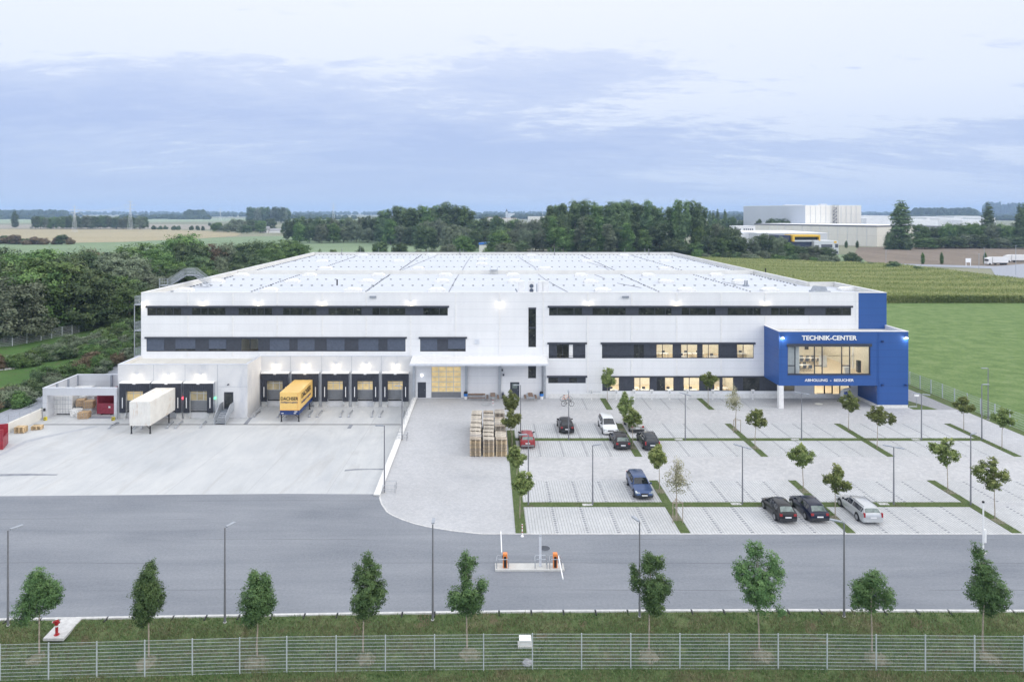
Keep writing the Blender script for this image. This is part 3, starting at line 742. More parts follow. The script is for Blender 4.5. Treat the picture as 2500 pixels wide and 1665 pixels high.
P = np.stack([cxs, cys, r.uniform(1.5, 2.15, len(cxs))], 1)
fx = r.uniform(X0 + 5, 160, 26000); Pf = np.stack([fx, g0 + r.normal(0, 0.35, len(fx)) - 0.3, r.uniform(0.0, 2.15, len(fx))], 1)
P = np.concatenate([P, Pf])
tn = 0.5 + 0.35 * np.sin(P[:, 1] * 0.35 + np.sin(P[:, 0] * 0.05) * 3) * np.sin(P[:, 0] * 0.03) + r.normal(0, 0.22, len(P)); tn[-len(Pf):] -= 0.15
leafcloud('corn', P, 0.62, M['leaf_corn'], 5, 0.16, 0.9, tn, 'stuff')

# grass blades on the near turf
def blades(name, xy, zf, hmin, hmax, wd, mat, seed, tint):
    r = np.random.RandomState(seed); n = len(xy); z = np.array([zf(a, b) for a, b in xy])
    a = r.uniform(0, 6.283, n); l = r.uniform(hmin, hmax, n); tilt = r.normal(0, 0.35, (n, 2))
    base = np.stack([xy[:, 0], xy[:, 1], z - 0.02], 1); dx = np.stack([np.cos(a), np.sin(a), 0 * a], 1) * wd
    tip = base + np.stack([tilt[:, 0] * l, tilt[:, 1] * l, l], 1)
    Q = np.stack([base - dx, base + dx, tip + dx * .2, tip - dx * .2], 1).reshape(-1, 3)
    return quads(name, Q, mat, tint, 'stuff')
r = np.random.RandomState(11); n = 130000
bx = r.uniform(-36, 38, n); by = np.array([kerb_y(x) for x in bx]) - 0.28 - r.uniform(0, 1, n) ** 0.9 * 9.0
def smoothn(x, y, s, ph=0): return (np.sin(x * s + ph) * np.cos(y * s * 1.7 + ph * 2) + np.sin(x * s * 2.3 + y * s * 1.1 + ph) * .6 + np.sin(-x * s * 4.1 + y * s * 3.3 + 1.3 * ph) * .4) / 2
ky = np.array([kerb_y(x) for x in bx]) - by
dry = smoothn(bx, by, 0.55, 1.0) * 0.36 + np.exp(-((ky - 1.5) / 0.7) ** 2) * 0.30 - 0.10 + np.where(ky > 6.3, 0.22, 0)
dm = np.full(n, 9.0)
for t in TP: dm = np.minimum(dm, np.hypot((bx - t.x) / 1.6, (by - t.y + 0.5)))
dry += np.where(dm < 0.9, 0.38 * (1 - dm / 1.1), 0); kp = (dm > 0.3) | (r.uniform(size=n) < 0.5)
bare = smoothn(bx, by, 1.1, 4.0) > 0.55
kp &= ~bare | (r.uniform(size=n) < 0.35)
tint = np.clip(0.34 + dry + r.normal(0, 0.16, n), 0, 1); xy = np.stack([bx, by], 1)
sk = (ky < 2.6) & (ky > -1) & (np.abs(bx - np.interp(by, [41.0, 45.5], [-26.9, -26.4])) < 0) 
sa, sb = G(154.6, 1508), G(105, 1560); f_ = (by - sb.y) / (sa.y - sb.y); xl = sb.x + (sa.x - sb.x) * f_; kp &= ~((f_ > -.05) & (f_ < 1.1) & (bx > xl - .05) & (bx < xl + 1.35))
g2 = (tint < 0.42) & kp; g1 = (tint >= 0.42) & kp
blades('grass', xy[g2], turf_z, 0.06, 0.20, 0.032, M['blade2'], 1, tint[g2] * 2.0)
blades('grass', xy[g1], turf_z, 0.06, 0.24, 0.030, M['blade'], 2, (tint[g1] - 0.25) * 1.2)
# short grass on the strips of the car park
r = np.random.RandomState(12); L = []
def fill(x0_, x1_, y0_, y1_, dens):
    n = int((x1_ - x0_) * (y1_ - y0_) * dens); L.append(np.stack([r.uniform(x0_, x1_, n), r.uniform(y0_, y1_, n)], 1))
fill(2.3, 3.2, 56.3, 82.7, 160)
for k in (1, 2, 3):
    for q in ((56.3, 61.3), (62.3, 67.3), (73.9, 85.3)): fill(SX[k][0], SX[k][1], q[0], q[1], 160)
fill(57, 57.8, 73.9, 85.3, 160); fill(3.2, 57, 79.0, 79.85, 130); fill(3.2, 44, 61.3, 62.25, 160)
for k in (1, 2): fill(SX[k][0], SX[k][1], 91.4, 96.9, 130)
xy = np.concatenate(L); t_ = np.clip(0.45 + smoothn(xy[:, 0], xy[:, 1], 1.3, 2) * .35 + r.normal(0, .15, len(xy)), 0, 1)
blades('grass', xy, lambda a, b: 0.045, 0.03, 0.09, 0.022, M['blade3'], 4, t_)

# stone apron with a pipe mouth in the lawn on the left
p = G(31, 894); t = thing('pipe_outlet', tuple(p), 'concrete pipe mouth set in an oval patch of stones in the lawn', 'pipe outlet')
b = MB()
rs_ = random.Random(8)
for k in range(420):
    a = rs_.uniform(0, 6.28); e = rs_.uniform(0, 1) ** .5; x, y = math.cos(a) * e * 2.1, math.sin(a) * e * 3.0; s_ = rs_.uniform(.08, .2)
    b.obox((x, y, 0), (math.cos(a * 3), math.sin(a * 3), 0), (-math.sin(a * 3), math.cos(a * 3), 0), s_, s_ * .7, -.05, rs_.uniform(.04, .16) + .1 * (1 - e))
tag(b.build('stones', M['concrete'], t), kind='stuff')
b = MB(); b.tube([(-.2, -.5, .25), (.2, .7, .4)], .42, 14); b.build('pipe', M['concrete'], t); b = MB(); b.tube([(-.215, -.54, .245), (-.2, -.501, .25)], .30, 14); b.build('pipe_mouth', M['black'], t)

# mown-grass mulch round the street trees
rm = random.Random(31)
for q in TP:
    ms_c = rm.uniform(.65, 1.25); b = MB(); c = (q.x + rm.uniform(-.1, .3), q.y - .30); rings = []
    for j in range(1, 5):
        rings.append([(c[0] + math.cos(a * math.pi / 9) * j / 4 * .72 * ms_c * (1 + .18 * math.sin(a * 1.7 + q.x) + (rm.uniform(-.12, .12) if j == 4 else 0)), c[1] + math.sin(a * math.pi / 9) * j / 4 * .60 * (1 + .15 * math.cos(a * 2.1 + q.x))) for a in range(18)])
    zz_ = lambda x, y, e: turf_z(x, y) + e
    for a in range(18):
        a2 = (a + 1) % 18; P_ = rings[0]; b.face([(c[0], c[1], zz_(*c, .07)), (*P_[a], zz_(*P_[a], .06)), (*P_[a2], zz_(*P_[a2], .06))])
        for j in range(3):
            e0, e1 = (.06, .05, .035, .012)[j], (.06, .05, .035, .012)[j + 1]; A, B = rings[j], rings[j + 1]
            b.face([(*A[a], zz_(*A[a], e0)), (*B[a], zz_(*B[a], e1)), (*B[a2], zz_(*B[a2], e1)), (*A[a2], zz_(*A[a2], e0))])
    struct(b.build('ground', M['mulch']))
for k in (1, 2, 3):
    for y in (59.0, 64.7, 76.6, 83.0) if k < 3 else (58.4, 64.5):
        s0, s1 = SX[k]; b = MB(); b.face([(s0 + .02, y - .5, .052), (s1 - .02, y - .5, .052), (s1 - .02, y + .5, .052), (s0 + .02, y + .5, .052)]); struct(b.build('ground', M['mulch'], fix=False))
r = np.random.RandomState(41); n = 42000; yy_ = 62 + 137 * r.uniform(0, 1, n) ** 1.1; xx_ = 65.2 + (r.uniform(0, 1, n)) * np.minimum(90, yy_ * .82 - 50).clip(8, 95)
P_ = np.stack([xx_, yy_, np.full(n, .05)], 1); tn_ = .5 + .3 * smoothn(xx_, yy_, .11, 1.5) + r.normal(0, .16, n)

Y0 = 97.1
def fx(px, Y=Y0): return (px - CX) * Y / F
def fz(py, Y=Y0): return H - (py - CY) * Y / F
def z5(x): return 300 + 0.4246 * x
def z6(x): return 1200 + 0.4246 * x
def z4(x): return 1450 + 0.2551 * x
def z3(x): return 1000 + 0.2551 * x
XL, XR = -49.3, 52.7; ZT = 15.0; YB = 193.0
W = thing('warehouse', (3, Y0, 0), 'long white flat-roofed warehouse with loading docks and a bright blue entrance block', 'warehouse', world=True)

def wall_front(name, x0, x1, z0, z1, y, holes, mat, depth=0.3, parent=None, mi=0, thick=True):
    """wall in a plane of constant y with rectangular openings and their reveals"""
    b = MB(); hs = [(max(x0, a), min(x1, c), max(z0, d), min(z1, e)) for a, c, d, e in holes if a < x1 and c > x0 and d < z1 and e > z0]
    X = sorted(set([x0, x1] + [v for h in hs for v in h[:2]])); Z = sorted(set([z0, z1] + [v for h in hs for v in h[2:]]))
    for j in range(len(Z) - 1):
        i = 0
        while i < len(X) - 1:
            def inh(i_): 
                cx_, cz_ = (X[i_] + X[i_ + 1]) / 2, (Z[j] + Z[j + 1]) / 2
                return any(a < cx_ < c and d < cz_ < e for a, c, d, e in hs)
            if inh(i): i += 1; continue
            k = i
            while k + 1 < len(X) - 1 and not inh(k + 1): k += 1
            b.face([(X[i], y, Z[j]), (X[k + 1], y, Z[j]), (X[k + 1], y, Z[j + 1]), (X[i], y, Z[j + 1])])
            i = k + 1
    for a, c, d, e in hs:
        b.face([(a, y, d), (a, y + depth, d), (a, y + depth, e), (a, y, e)]); b.face([(c, y, e), (c, y + depth, e), (c, y + depth, d), (c, y, d)])
        b.face([(a, y, e), (a, y + depth, e), (c, y + depth, e), (c, y, e)]); b.face([(a, y, d), (c, y, d), (c, y + depth, d), (a, y + depth, d)])
    return b.build(name, mat, parent, fix=False)

bands = []
def pieces(f, spec, z0, z1): return [(f(a), f(b_), k) for a, b_, k in spec]
T, Bt = fz(750.7), fz(770.7)
def spec_upper(ps):
    return ps
ul = [(140,190,'g'),(190,245,'g'),(245,290,'g'),(290,335,'g'),(335,395,'p'),(395,447,'g'),(447,488,'g'),(488,590,'g'),(590,663,'p'),(663,735,'g'),(735,770,'g'),(770,812,'g'),(812,858,'g'),(858,918,'p'),(918,960,'g'),(960,1033,'g'),(1033,1075,'g'),(1075,1113,'g'),(1113,1180,'p'),(1180,1225,'g'),(1225,1325,'g'),(1325,1373,'g'),(1373,1433,'p'),(1433,1475,'g'),(1475,1525,'g'),(1525,1625,'g'),(1625,1725,'p'),(1725,1820,'g'),(1820,1868,'g')]
ur = [(331,378,'g'),(378,475,'g'),(475,522,'g'),(522,580,'p'),(580,672,'g'),(672,773,'g'),(773,845,'p'),(845,940,'g'),(940,1000,'g'),(1000,1037,'g'),(1037,1093,'p'),(1093,1140,'g'),(1140,1245,'g'),(1245,1290,'g'),(1290,1358,'p'),(1358,1470,'g'),(1470,1505,'g'),(1505,1550,'g'),(1550,1607,'p'),(1607,1655,'g'),(1655,1703,'g'),(1703,1803,'g'),(1803,1920,'p'),(1920,2017,'g'),(2017,2068,'g')]
ml = [(135,237,'b'),(237,300,'p'),(300,417,'B'),(417,492,'p'),(492,595,'B'),(595,680,'p'),(680,730,'i'),(730,778,'i'),(778,843,'p'),(843,958,'b'),(958,1003,'p'),(1003,1103,'b'),(1103,1170,'p'),(1170,1275,'b'),(1275,1353,'p'),(1353,1470,'b'),(1470,1520,'p'),(1520,1625,'b')]
ms = [(1709,1808,'b'),(1808,1868,'p'),(1868,1971,'B')]
rs = [(329,375,'p'),(375,408,'i'),(408,444,'i'),(444,470,'w'),(470,540,'p')]
rl = [(635,680,'p'),(680,725,'p'),(725,772,'p'),(772,818,'p'),(818,848,'g'),(848,878,'g'),(878,948,'p'),(948,984,'L'),(984,1044,'L'),(1044,1090,'p'),(1090,1126,'L'),(1126,1185,'L'),(1185,1213,'p'),(1213,1248,'L'),(1248,1308,'L'),(1308,1411,'p'),(1411,1448,'L'),(1448,1508,'L')]
gr = [(80,150,'p'),(150,243,'L'),(243,310,'p'),(310,385,'p'),(385,442,'L'),(442,536,'L'),(536,600,'p'),(600,680,'g'),(680,765,'i'),(765,858,'p'),(858,914,'L'),(914,1012,'L'),(1012,1085,'p'),(1085,1150,'p'),(1150,1207,'L'),(1207,1230,'p'),(1230,1336,'L'),(1336,1425,'p'),(1425,1590,'g'),(1590,1680,'p'),(1680,1815,'p'),(1815,1920,'L')]
BANDS = [(z5, ul, 750.7, 770.7, 1), (z6, ur, 750.7, 770.7, 1), (z5, ml, 826.5, 858.3, 1), (z5, ms, 826.5, 858.3, 1),
         (z6, rs, 840, 875, 1), (z6, rl, 840, 875, 1), (z4, gr, 921, 954.6, 0)]
holes = []
for f, sp, t_, b_, _ in BANDS: holes.append((fx(f(sp[0][0])), fx(f(sp[-1][1])), fz(b_), fz(t_)))
holes.append((fx(1290), fx(1308.7), fz(847.5), fz(754)))            # tall stair window
holes.append((fx(1338.5), fx(1430), fz(935.5), fz(921)))            # slit
holes.append((fx(1289.5), fx(1308.7), fz(923.5), fz(896.4)))        # small window
HG = (fx(1053), fx(1125.5), 0.05, fz(895.4)); HD1 = (fx(1019.6), fx(1040), 0.05, fz(933)); HD2 = (fx(1245.4), fx(1267.9), 0.05, fz(933))
HE = (fx(1987.7), fx(2077), 0.05, fz(940) + 0.12)
holes += [HG, HD1, HD2, HE]
ZM = fz(869)
holes.append((fx(1923, 92.15) - .2, fx(2125, 92.15) + .3, 4.17, fz(845, 92.15) + .2))
wall_front('wall', XL, XR, ZM, ZT, Y0, holes, M['panel'], parent=W)
XC = fx(1008)
wall_front('wall', XC, 52.6, 0.0, ZM, Y0, holes, M['panel'], parent=W)
b = MB(); b.box(fx(1430.6), fx(1466), Y0 - 0.03, Y0, 0.9, 0.94); b.build('sill_line', M['steelp'], W)
b = MB(); b.face([(52.7, Y0, 0), (56.7, Y0, 0), (56.7, Y0, ZT), (52.7, Y0, ZT)]); b.face([(56.7, Y0, 0), (56.7, 111.5, 0), (56.7, 111.5, ZT), (56.7, Y0, ZT)])
b.face([(56.7, 111.5, 0), (XR - .3, 111.5, 0), (XR - .3, 111.5, ZT), (56.7, 111.5, ZT)]); b.build('corner_wall', M['blue'], W, fix=False)
b = MB(); b.face([(XL, YB, -1.2), (XL, Y0, -1.2), (XL, Y0, ZT), (XL, YB, ZT)]); b.face([(XR - .3, 111.5, 0), (XR - .3, YB, 0), (XR - .3, YB, ZT), (XR - .3, 111.5, ZT)])
b.face([(XR, YB, 0), (XL, YB, 0), (XL, YB, ZT), (XR, YB, ZT)]); b.build('side_wall', M['panel'], W, fix=False)
b = MB(); b.box(fx(1339), 52.5, Y0 - 0.06, Y0 - 0.003, 0.0, 0.62); b.build('plinth', M['whiterough'], W)
for px in [z5(x) for x in (373, 632, 888, 1147, 1400, 1655, 1913, 2167)] + [z6(x) for x in (298, 553, 806, 1065, 1320, 1575, 1830, 2100)]:
    x = fx(px); b = MB(); cuts = sorted([(h[2], h[3]) for h in holes if h[0] - .15 < x < h[1] + .15]); z = ZM if x < 8.5 else 0.7
    if x > 38.6: z = 10.5
    for a, c in cuts + [(ZT, ZT)]:
        if a - z > 0.3: b = MB(); b.box(x - 0.11, x + 0.11, Y0 - 0.045, Y0 - 0.002, z + 0.002, a - (0.0 if a == ZT else 0.05)); b.build('cover_strip', M['white'], W)
        z = max(z, c + 0.26)

# windows
def window(pcs, z0, z1, y, cassette=True, parent=W):
    x0, x1 = pcs[0][0], pcs[-1][1]
    fr = MB(); yf = y + 0.06
    for a in [x0] + [p[1] for p in pcs]: fr.box(a - 0.04, a + 0.04, yf, yf + 0.09, z0 + .001, z1 - .001)
    fr.box(x0, x1, yf + .002, yf + 0.085, z0, z0 + 0.09); fr.box(x0, x1, yf + .002, yf + 0.085, z1 - 0.09, z1)
    w_ = fr.build('window', M['dark'], parent)
    if cassette:
        c = MB(); c.box(x0 - 0.2, x1 + 0.2, y - 0.16, y - 0.002, z1 - 0.02, z1 + 0.24); c.build('blind_cassette', M['dark'], w_, origin=parent['_o'])
    else:
        c = MB(); c.box(x0, x1, y - 0.10, y - 0.002, z1 - 0.02, z1 + 0.18); c.build('lintel', M['dark'], w_, origin=parent['_o'])
    bl = MB(); pn = MB(); wh = MB()
    for a, c, k in pcs:
        a += 0.04; c -= 0.04; zb = z0 + 0.09; zt = z1 - 0.09
        if k == 'p': pn = MB(); pn.box(a, c, yf + .02, yf + .06, zb, zt); pn.box((a + c) / 2 - .015, (a + c) / 2 + .015, yf + .005, yf + .02, zb, zt); pn.build('infill_panel', M['dark'], w_, origin=parent['_o'])
        elif k == 'b' or k == 'B':
            bl = MB(); zz = zb + (0.28 if k == 'B' else 0.06); n = max(2, int((zt - zz) / 0.10))
            for i in range(n):
                q0 = zz + (zt - zz) * i / n; bl.box(a, c, yf - 0.02, yf + 0.0, q0, q0 + (zt - zz) / n - 0.012)
            bl.box(a + .01, c - .01, yf + 0.002, yf + 0.012, zz, zt)
            bl.build('blind', M['blind'], w_, origin=parent['_o'])
            g = MB(); g.box(a, c, yf + .03, yf + .04, zb, zt); g.build('pane', M['dglass'], w_, origin=parent['_o'])
        elif k == 'w': wh.box(a, c, yf + .02, yf + .06, zb, zt)
        else:
            g = MB(); g.box(a, c, yf + .03, yf + .04, zb, zt); g.build('pane', M['glass'] if k in 'Li' else M['dglass'], w_, origin=parent['_o'])
    if wh.v: wh.build('white_panel', M['white'], w_, origin=parent['_o'])
    return w_
for f, sp, t_, b_, cs in BANDS:
    window([(fx(f(a)), fx(f(c)), k) for a, c, k in sp], fz(b_), fz(t_), Y0, bool(cs))
window([(fx(1290), fx(1308.7), 'g')], fz(801), fz(754), Y0, False); window([(fx(1290), fx(1308.7), 'g')], fz(847.5), fz(801.2), Y0, False)
window([(fx(1338.5), fx(1430) - 3.9, 'g'), (fx(1430) - 3.9, fx(1430) - 2.4, 'p'), (fx(1430) - 2.4, fx(1430) - 1.2, 'g'), (fx(1430) - 1.2, fx(1430), 'p')], fz(935.5), fz(921), Y0, True)
window([(fx(1289.5), fx(1308.7), 'g')], fz(923.5), fz(896.4), Y0, False)

# rooms behind the lit windows
def room(x0, x1, y0, y1, z0, z1, lights, parent=W, wallm='interior', energy=None):
    b = MB(); b.face([(x0, y1, z0), (x1, y1, z0), (x1, y1, z1), (x0, y1, z1)]); b.face([(x0, y0, z0), (x0, y1, z0), (x0, y1, z1), (x0, y0, z1)])
    b.face([(x1, y1, z0), (x1, y0, z0), (x1, y0, z1), (x1, y1, z1)]); b.face([(x0, y0, z1), (x0, y1, z1), (x1, y1, z1), (x1, y0, z1)])
    w_ = b.build('room_wall', M[wallm], parent, fix=False)
    b = MB(); b.face([(x0, y0, z0), (x1, y0, z0), (x1, y1, z0), (x0, y1, z0)]); b.build('room_floor', M['ifloor'], w_, origin=parent['_o'], fix=False)
    b = MB()
    for lx, ly, lw, lh in lights: b.box(lx - lw / 2, lx + lw / 2, ly - lh / 2, ly + lh / 2, z1 - 0.06, z1 - 0.005)
    if lights: b.build('ceiling_light', M['ceil_light'], w_, origin=parent['_o'])
    return w_
def furn(b, x, y, z, kind, r=0.0):
    """table or chair as boxes; b: dict of mesh builders"""
    if kind == 'table':
        b['top'].box(x - .8, x + .8, y - .4, y + .4, z + .70, z + .74)
        for a in (-.7, .7):
            for c in (-.32, .32): b['leg'].box(x + a - .02, x + a + .02, y + c - .02, y + c + .02, z, z + .70)
    elif kind == 'chair':
        b['seat'].box(x - .22, x + .22, y - .22, y + .22, z + .42, z + .47); b['seat'].box(x - .22, x + .22, y + .18 * r - .02, y + .18 * r + .02, z + .5, z + .9)
        for a in (-.2, .2):
            for c in (-.2, .2): b['leg'].box(x + a - .015, x + a + .015, y + c - .015, y + c + .015, z, z + .42)
zf1 = fz(875) - 0.75; zc1 = fz(840) + 0.25
room(fx(z6(900)), fx(z6(1512)), Y0 + 0.31, Y0 + 7, zf1, zc1, [(fx(z6(q)), Y0 + yy, 1.2, 0.3) for q in (960, 1040, 1120, 1200, 1290, 1380, 1460) for yy in (1.6, 3.4, 5.4)])
room(fx(z6(331)), fx(z6(538)), Y0 + 0.31, Y0 + 5, zf1, zc1, [])
zf0 = 0.1; zc0 = fz(921) + 0.1
room(fx(z4(100)), fx(z4(1420)), Y0 + 0.31, Y0 + 7, zf0, zc0, [(fx(z4(q)), Y0 + yy, 1.2, 0.3) for q in (150, 250, 380, 480, 600, 760, 880, 980, 1100, 1200, 1320) for yy in (1.5, 3.5, 5.5)])
room(fx(1899), fx(1943), Y0 + 0.31, Y0 + 4, zf0, zc0, [(fx(1925), Y0 + 2, 0.4, 0.3)])
room(HE[0] - 1.5, HE[1] + 1.0, Y0 + 0.31, Y0 + 8, 0.02, 3.3, [(HE[0] + q, Y0 + yy, 1.2, 0.35) for q in (0.5, 2.4, 4.2) for yy in (1.2, 3.2, 5.2, 7)])
room(fx(z5(676)), fx(z5(782)), Y0 + 0.31, Y0 + 4, fz(858.3) - .4, fz(826.5) + .1, [])
fb = dict(top=MB(), leg=MB(), seat=MB())
for q in (968, 1025, 1110, 1160, 1232, 1290, 1430, 1490): furn(fb, fx(z6(q)), Y0 + 1.6 + (q % 3), zf1, 'table'); furn(fb, fx(z6(q)) + .3, Y0 + 2.6 + (q % 3), zf1, 'chair', 1)
for q in (180, 410, 500, 660, 740, 880, 960, 1180, 1290): furn(fb, fx(z4(q)), Y0 + 1.4 + (q % 4) * .6, zf0, 'table'); furn(fb, fx(z4(q)) + .2, Y0 + 2.3 + (q % 4) * .6, zf0, 'chair', 1)
mw = W
fb['top'].build('desk_top', M['white'], W); fb['leg'].build('desk_frame', M['dark'], W); fb['seat'].build('office_chair', M['blind'], W)

# doors and gate of the apron
def leaf(h, name, mat, y=Y0 + 0.12):
    b = MB(); b.box(h[0] + .05, h[1] - .05, y, y + .05, h[2], h[3] - .06); d_ = b.build(name, mat, W)
    f_ = MB(); f_.box(h[0], h[0] + .05, y - .03, y + .08, h[2], h[3]); f_.box(h[1] - .05, h[1], y - .03, y + .08, h[2], h[3]); f_.box(h[0] + .05, h[1] - .05, y - .03, y + .08, h[3] - .06, h[3]); f_.build('frame', M['dark'], d_, origin=W['_o'])
    k = MB(); k.tube([(h[1] - .2, y - .04, h[2] + 1.0), (h[1] - .2, y - .04, h[2] + 1.15)], .02, 6); k.build('handle', M['steel'], d_, origin=W['_o']); return d_
leaf(HD1, 'door', M['dark']); d2 = leaf(HD2, 'door', M['dark'])
g = MB(); g.box(HD2[0] + .3, HD2[1] - .3, Y0 + .11, Y0 + .118, 1.35, 2.05); g.build('pane', M['rearglass'], d2, origin=W['_o'])
def sectional(x0, x1, z0, z1, y, nx_, nz, zlow, pane, parent=W, name='sectional_gate'):
    b = MB(); b.box(x0, x1, y, y + .05, z0, zlow); b.box(x0, x1, y + .004, y + .045, z0 - .0, z0 + .06)
    d_ = b.build(name, M['door'], parent)
    f_ = MB()
    for i in range(nx_ + 1): xx = x0 + (x1 - x0) * i / nx_; f_.box(max(x0, xx - .045), min(x1, xx + .045), y - .01, y + .05, zlow + .001, z1)
    for j in range(nz + 1): zz = zlow + (z1 - zlow) * j / nz; f_.box(x0, x1, y - .008, y + .048, max(zlow + .002, zz - .045), min(z1, zz + .045))
    f_.build('frame', M['doorframe'], d_, origin=parent['_o'])
    p_ = MB(); p_.box(x0, x1, y + .015, y + .03, zlow + .01, z1 - .01); p_.build('pane', pane, d_, origin=parent['_o']); return d_
sectional(HG[0], HG[1], 0.02, HG[3], Y0 + .15, 4, 5, fz(957.5), M['litpane'])

# canopy: corrugated sheet on beams, posts against the wall
b = MB(); cx0, cx1 = fx(1000, 93.6), fx(1339, 93.6); n = 110
za, zb = ZM - 0.02, 5.62
for i in range(n):
    xa, xb = cx0 + (cx1 - cx0) * i / n, cx0 + (cx1 - cx0) * (i + 1) / n; o1 = 0.0; xm = (xa + xb) / 2
    for (p, q, h1, h2) in ((xa, xm, 0, .05), (xm, xb, .05, 0)):
        b.face([(p, 93.6, zb + h1), (q, 93.6, zb + h2), (q, Y0 - .01, za + h2), (p, Y0 - .01, za + h1)])
        b.face([(p, 93.6, zb - .03), (p, Y0 - .01, za - .03), (q, Y0 - .01, za - .03), (q, 93.6, zb - .03)])
cn = b.build('canopy', M['white'], W, fix=False)
b = MB(); b.box(cx0, cx1, 93.5, 93.6, zb - .22, zb + .03); b.build('gutter', M['lead'], cn, origin=W['_o'])
b = MB()
for px in (1008, 1138.5, 1220, 1329): b.prism([(93.7, zb - .28), (93.7, zb - .05), (Y0 - .01, za - .05), (Y0 - .01, za - .45)], fx(px) - .08, fx(px) + .08, 'x')
b.build('beam', M['steelp'], cn, origin=W['_o'])
for px in (1011, 1138.5, 1220, 1329):
    b = MB(); b.box(fx(px) - .17, fx(px) + .17, Y0 - .34, Y0 - .04, 0, za - .46); b.build('post', M['steel'], W)
b = MB(); b.tube([(fx(1324), Y0 - .2, 0), (fx(1324), Y0 - .2, 5.3)], .06, 8); b.build('downpipe', M['steel'], W)
b = MB(); b.box(fx(1029), fx(1031.5), Y0 - .1, Y0 - .002, fz(918), fz(914)); b.build('wall_lamp', M['flood'], W)
for px, py in ((1226, 903), (1229, 914.5)):
    b = MB(); b.box(fx(px) - .1, fx(px) + .12, Y0 - .35, Y0 - .002, fz(py) - .1, fz(py) + .12); b.build('camera_housing', M['dark'], W)
b = MB(); b.box(fx(z5(2023)), fx(z5(2050)), Y0 - .08, Y0 - .002, fz(840), fz(828)); b.build('vent_grille', M['lead'], W)
for p0, p1 in ((903, 919), (1519, 1535)):
    b = MB(); b.box(fx(p0), fx(p1), Y0 - .25, Y0 - .002, fz(727), fz(722.5)); b.build('spillway', M['steelp'], W)

# ---------------------------------------------------------------- wall lamps
def wall_lamp(x, y, z, power, parent=W, warm=True):
    b = MB(); b.prism([(y - .34, z + .03), (y - .003, z + .16), (y - .003, z + .05)], x - .14, x + .14, 'x'); o = b.build('wall_lamp', M['white'], parent)
    g = MB(); g.box(x - .13, x + .13, y - .31, y - .05, z - .02, z + .025); g.build('lamp_glass', M['lampglow'] if warm else M['flood'], o, origin=parent['_o'])
    l = bpy.data.lights.new('lamp_light', 'POINT'); l.energy = power; l.color = (1.0, 0.84, 0.60) if warm else (0.9, 0.95, 1.0); l.shadow_soft_size = 0.10
    lo = bpy.data.objects.new('lamp_light', l); C.objects.link(lo); lo.parent = o; lo.location = (x - parent['_o'][0], y - .36 - parent['_o'][1], z - .14 - parent['_o'][2])
for px in [z5(x) for x in (118, 460, 778, 1145, 1655, 2167)] + [z6(x) for x in (555, 1063, 1575)]: wall_lamp(fx(px), Y0 - .0, fz(739), 18)

# ---------------------------------------------------------------- docks
YD = 91.6
DA = [(z600) for z600 in ((160, 420), (450, 705), (737, 992), (1022, 1277), (1310, 1562))]
DA = [(fx(600 + .2551 * a), fx(600 + .2551 * c)) for a, c in DA]
DB = [(fx(.29724 * a, YD), fx(.29724 * c, YD)) for a, c in ((1000, 1243), (1262, 1503), (1522, 1765))]
zt_ = fz(914.5); hA = [((a + c) / 2 - 1.35, (a + c) / 2 + 1.35, -0.15, 3.1) for a, c in DA]
ZPIT = -1.2
wall_front('dock_wall', fx(636), XC, ZPIT, ZM, Y0, hA, M['dockwall'], parent=W)
XB0, XB1 = fx(287.7, YD), -32.25
hB = [((a + c) / 2 - 1.35, (a + c) / 2 + 1.35, -0.15, 3.1) for a, c in DB]
dx0, dx1 = fx(.29724 * 1838, YD), fx(.29724 * 1917, YD); dz0, dz1 = -0.02, H - (850 + .29724 * 360 - CY) * YD / F
hB.append((dx0, dx1, dz0, dz1))
wall_front('dock_wall', XB0, XB1, ZPIT, ZM, YD, hB, M['dockwall'], parent=W)
b = MB(); b.face([(XB1, YD, ZPIT), (XB1, Y0, ZPIT), (XB1, Y0, ZM), (XB1, YD, ZM)]); b.build('dock_wall', M['dockwall'], W, fix=False); b = MB(); b.face([(XB0, Y0 + 1, ZPIT), (XB0, YD, ZPIT), (XB0, YD, ZM), (XB0, Y0 + 1, ZM)]); b.build('dock_wall', M['dockwall'], W, fix=False)
b = MB(); b.box(XL, XB1, Y0 - .002, Y0 + .1, ZM - .4, ZM - .001); b.build('base_flashing', M['panel'], W)
b = MB(); b.face([(XB0 + .3, YD + .3, ZM - .35), (XB1 - .3, YD + .3, ZM - .35), (XB1 - .3, Y0, ZM - .35), (XB0 + .3, Y0, ZM - .35)]); b.build('dock_roof', M['flatroof'], W, fix=False)
b = MB(); b.box(XB0 - .02, XB1 + .02, YD - .03, YD + .34, ZM + .001, ZM + .06); b.box(XB1 - .34, XB1 + .02, YD + .34, Y0 - .005, ZM + .001, ZM + .06); b.box(XB0 - .02, XB0 + .34, YD + .34, Y0 - .005, ZM + .001, ZM + .06)
b.build('dock_coping', M['lead'], W)
b = MB(); b.box(XB0 + .34, XB1 - .34, YD + .29, YD + .30, ZM - .35, ZM); b.box(XB1 - .35, XB1 - .34, YD + .3, Y0 - .01, ZM - .35, ZM); b.box(XB0 + .34, XB0 + .35, YD + .3, Y0 - .01, ZM - .35, ZM); b.build('dock_parapet', M['cream'], W)
b = MB(); b.box(fx(636) , XC, Y0 - .04, Y0 - .002, ZM - .02, ZM + .07); b.build('dock_coping', M['lead'], W)
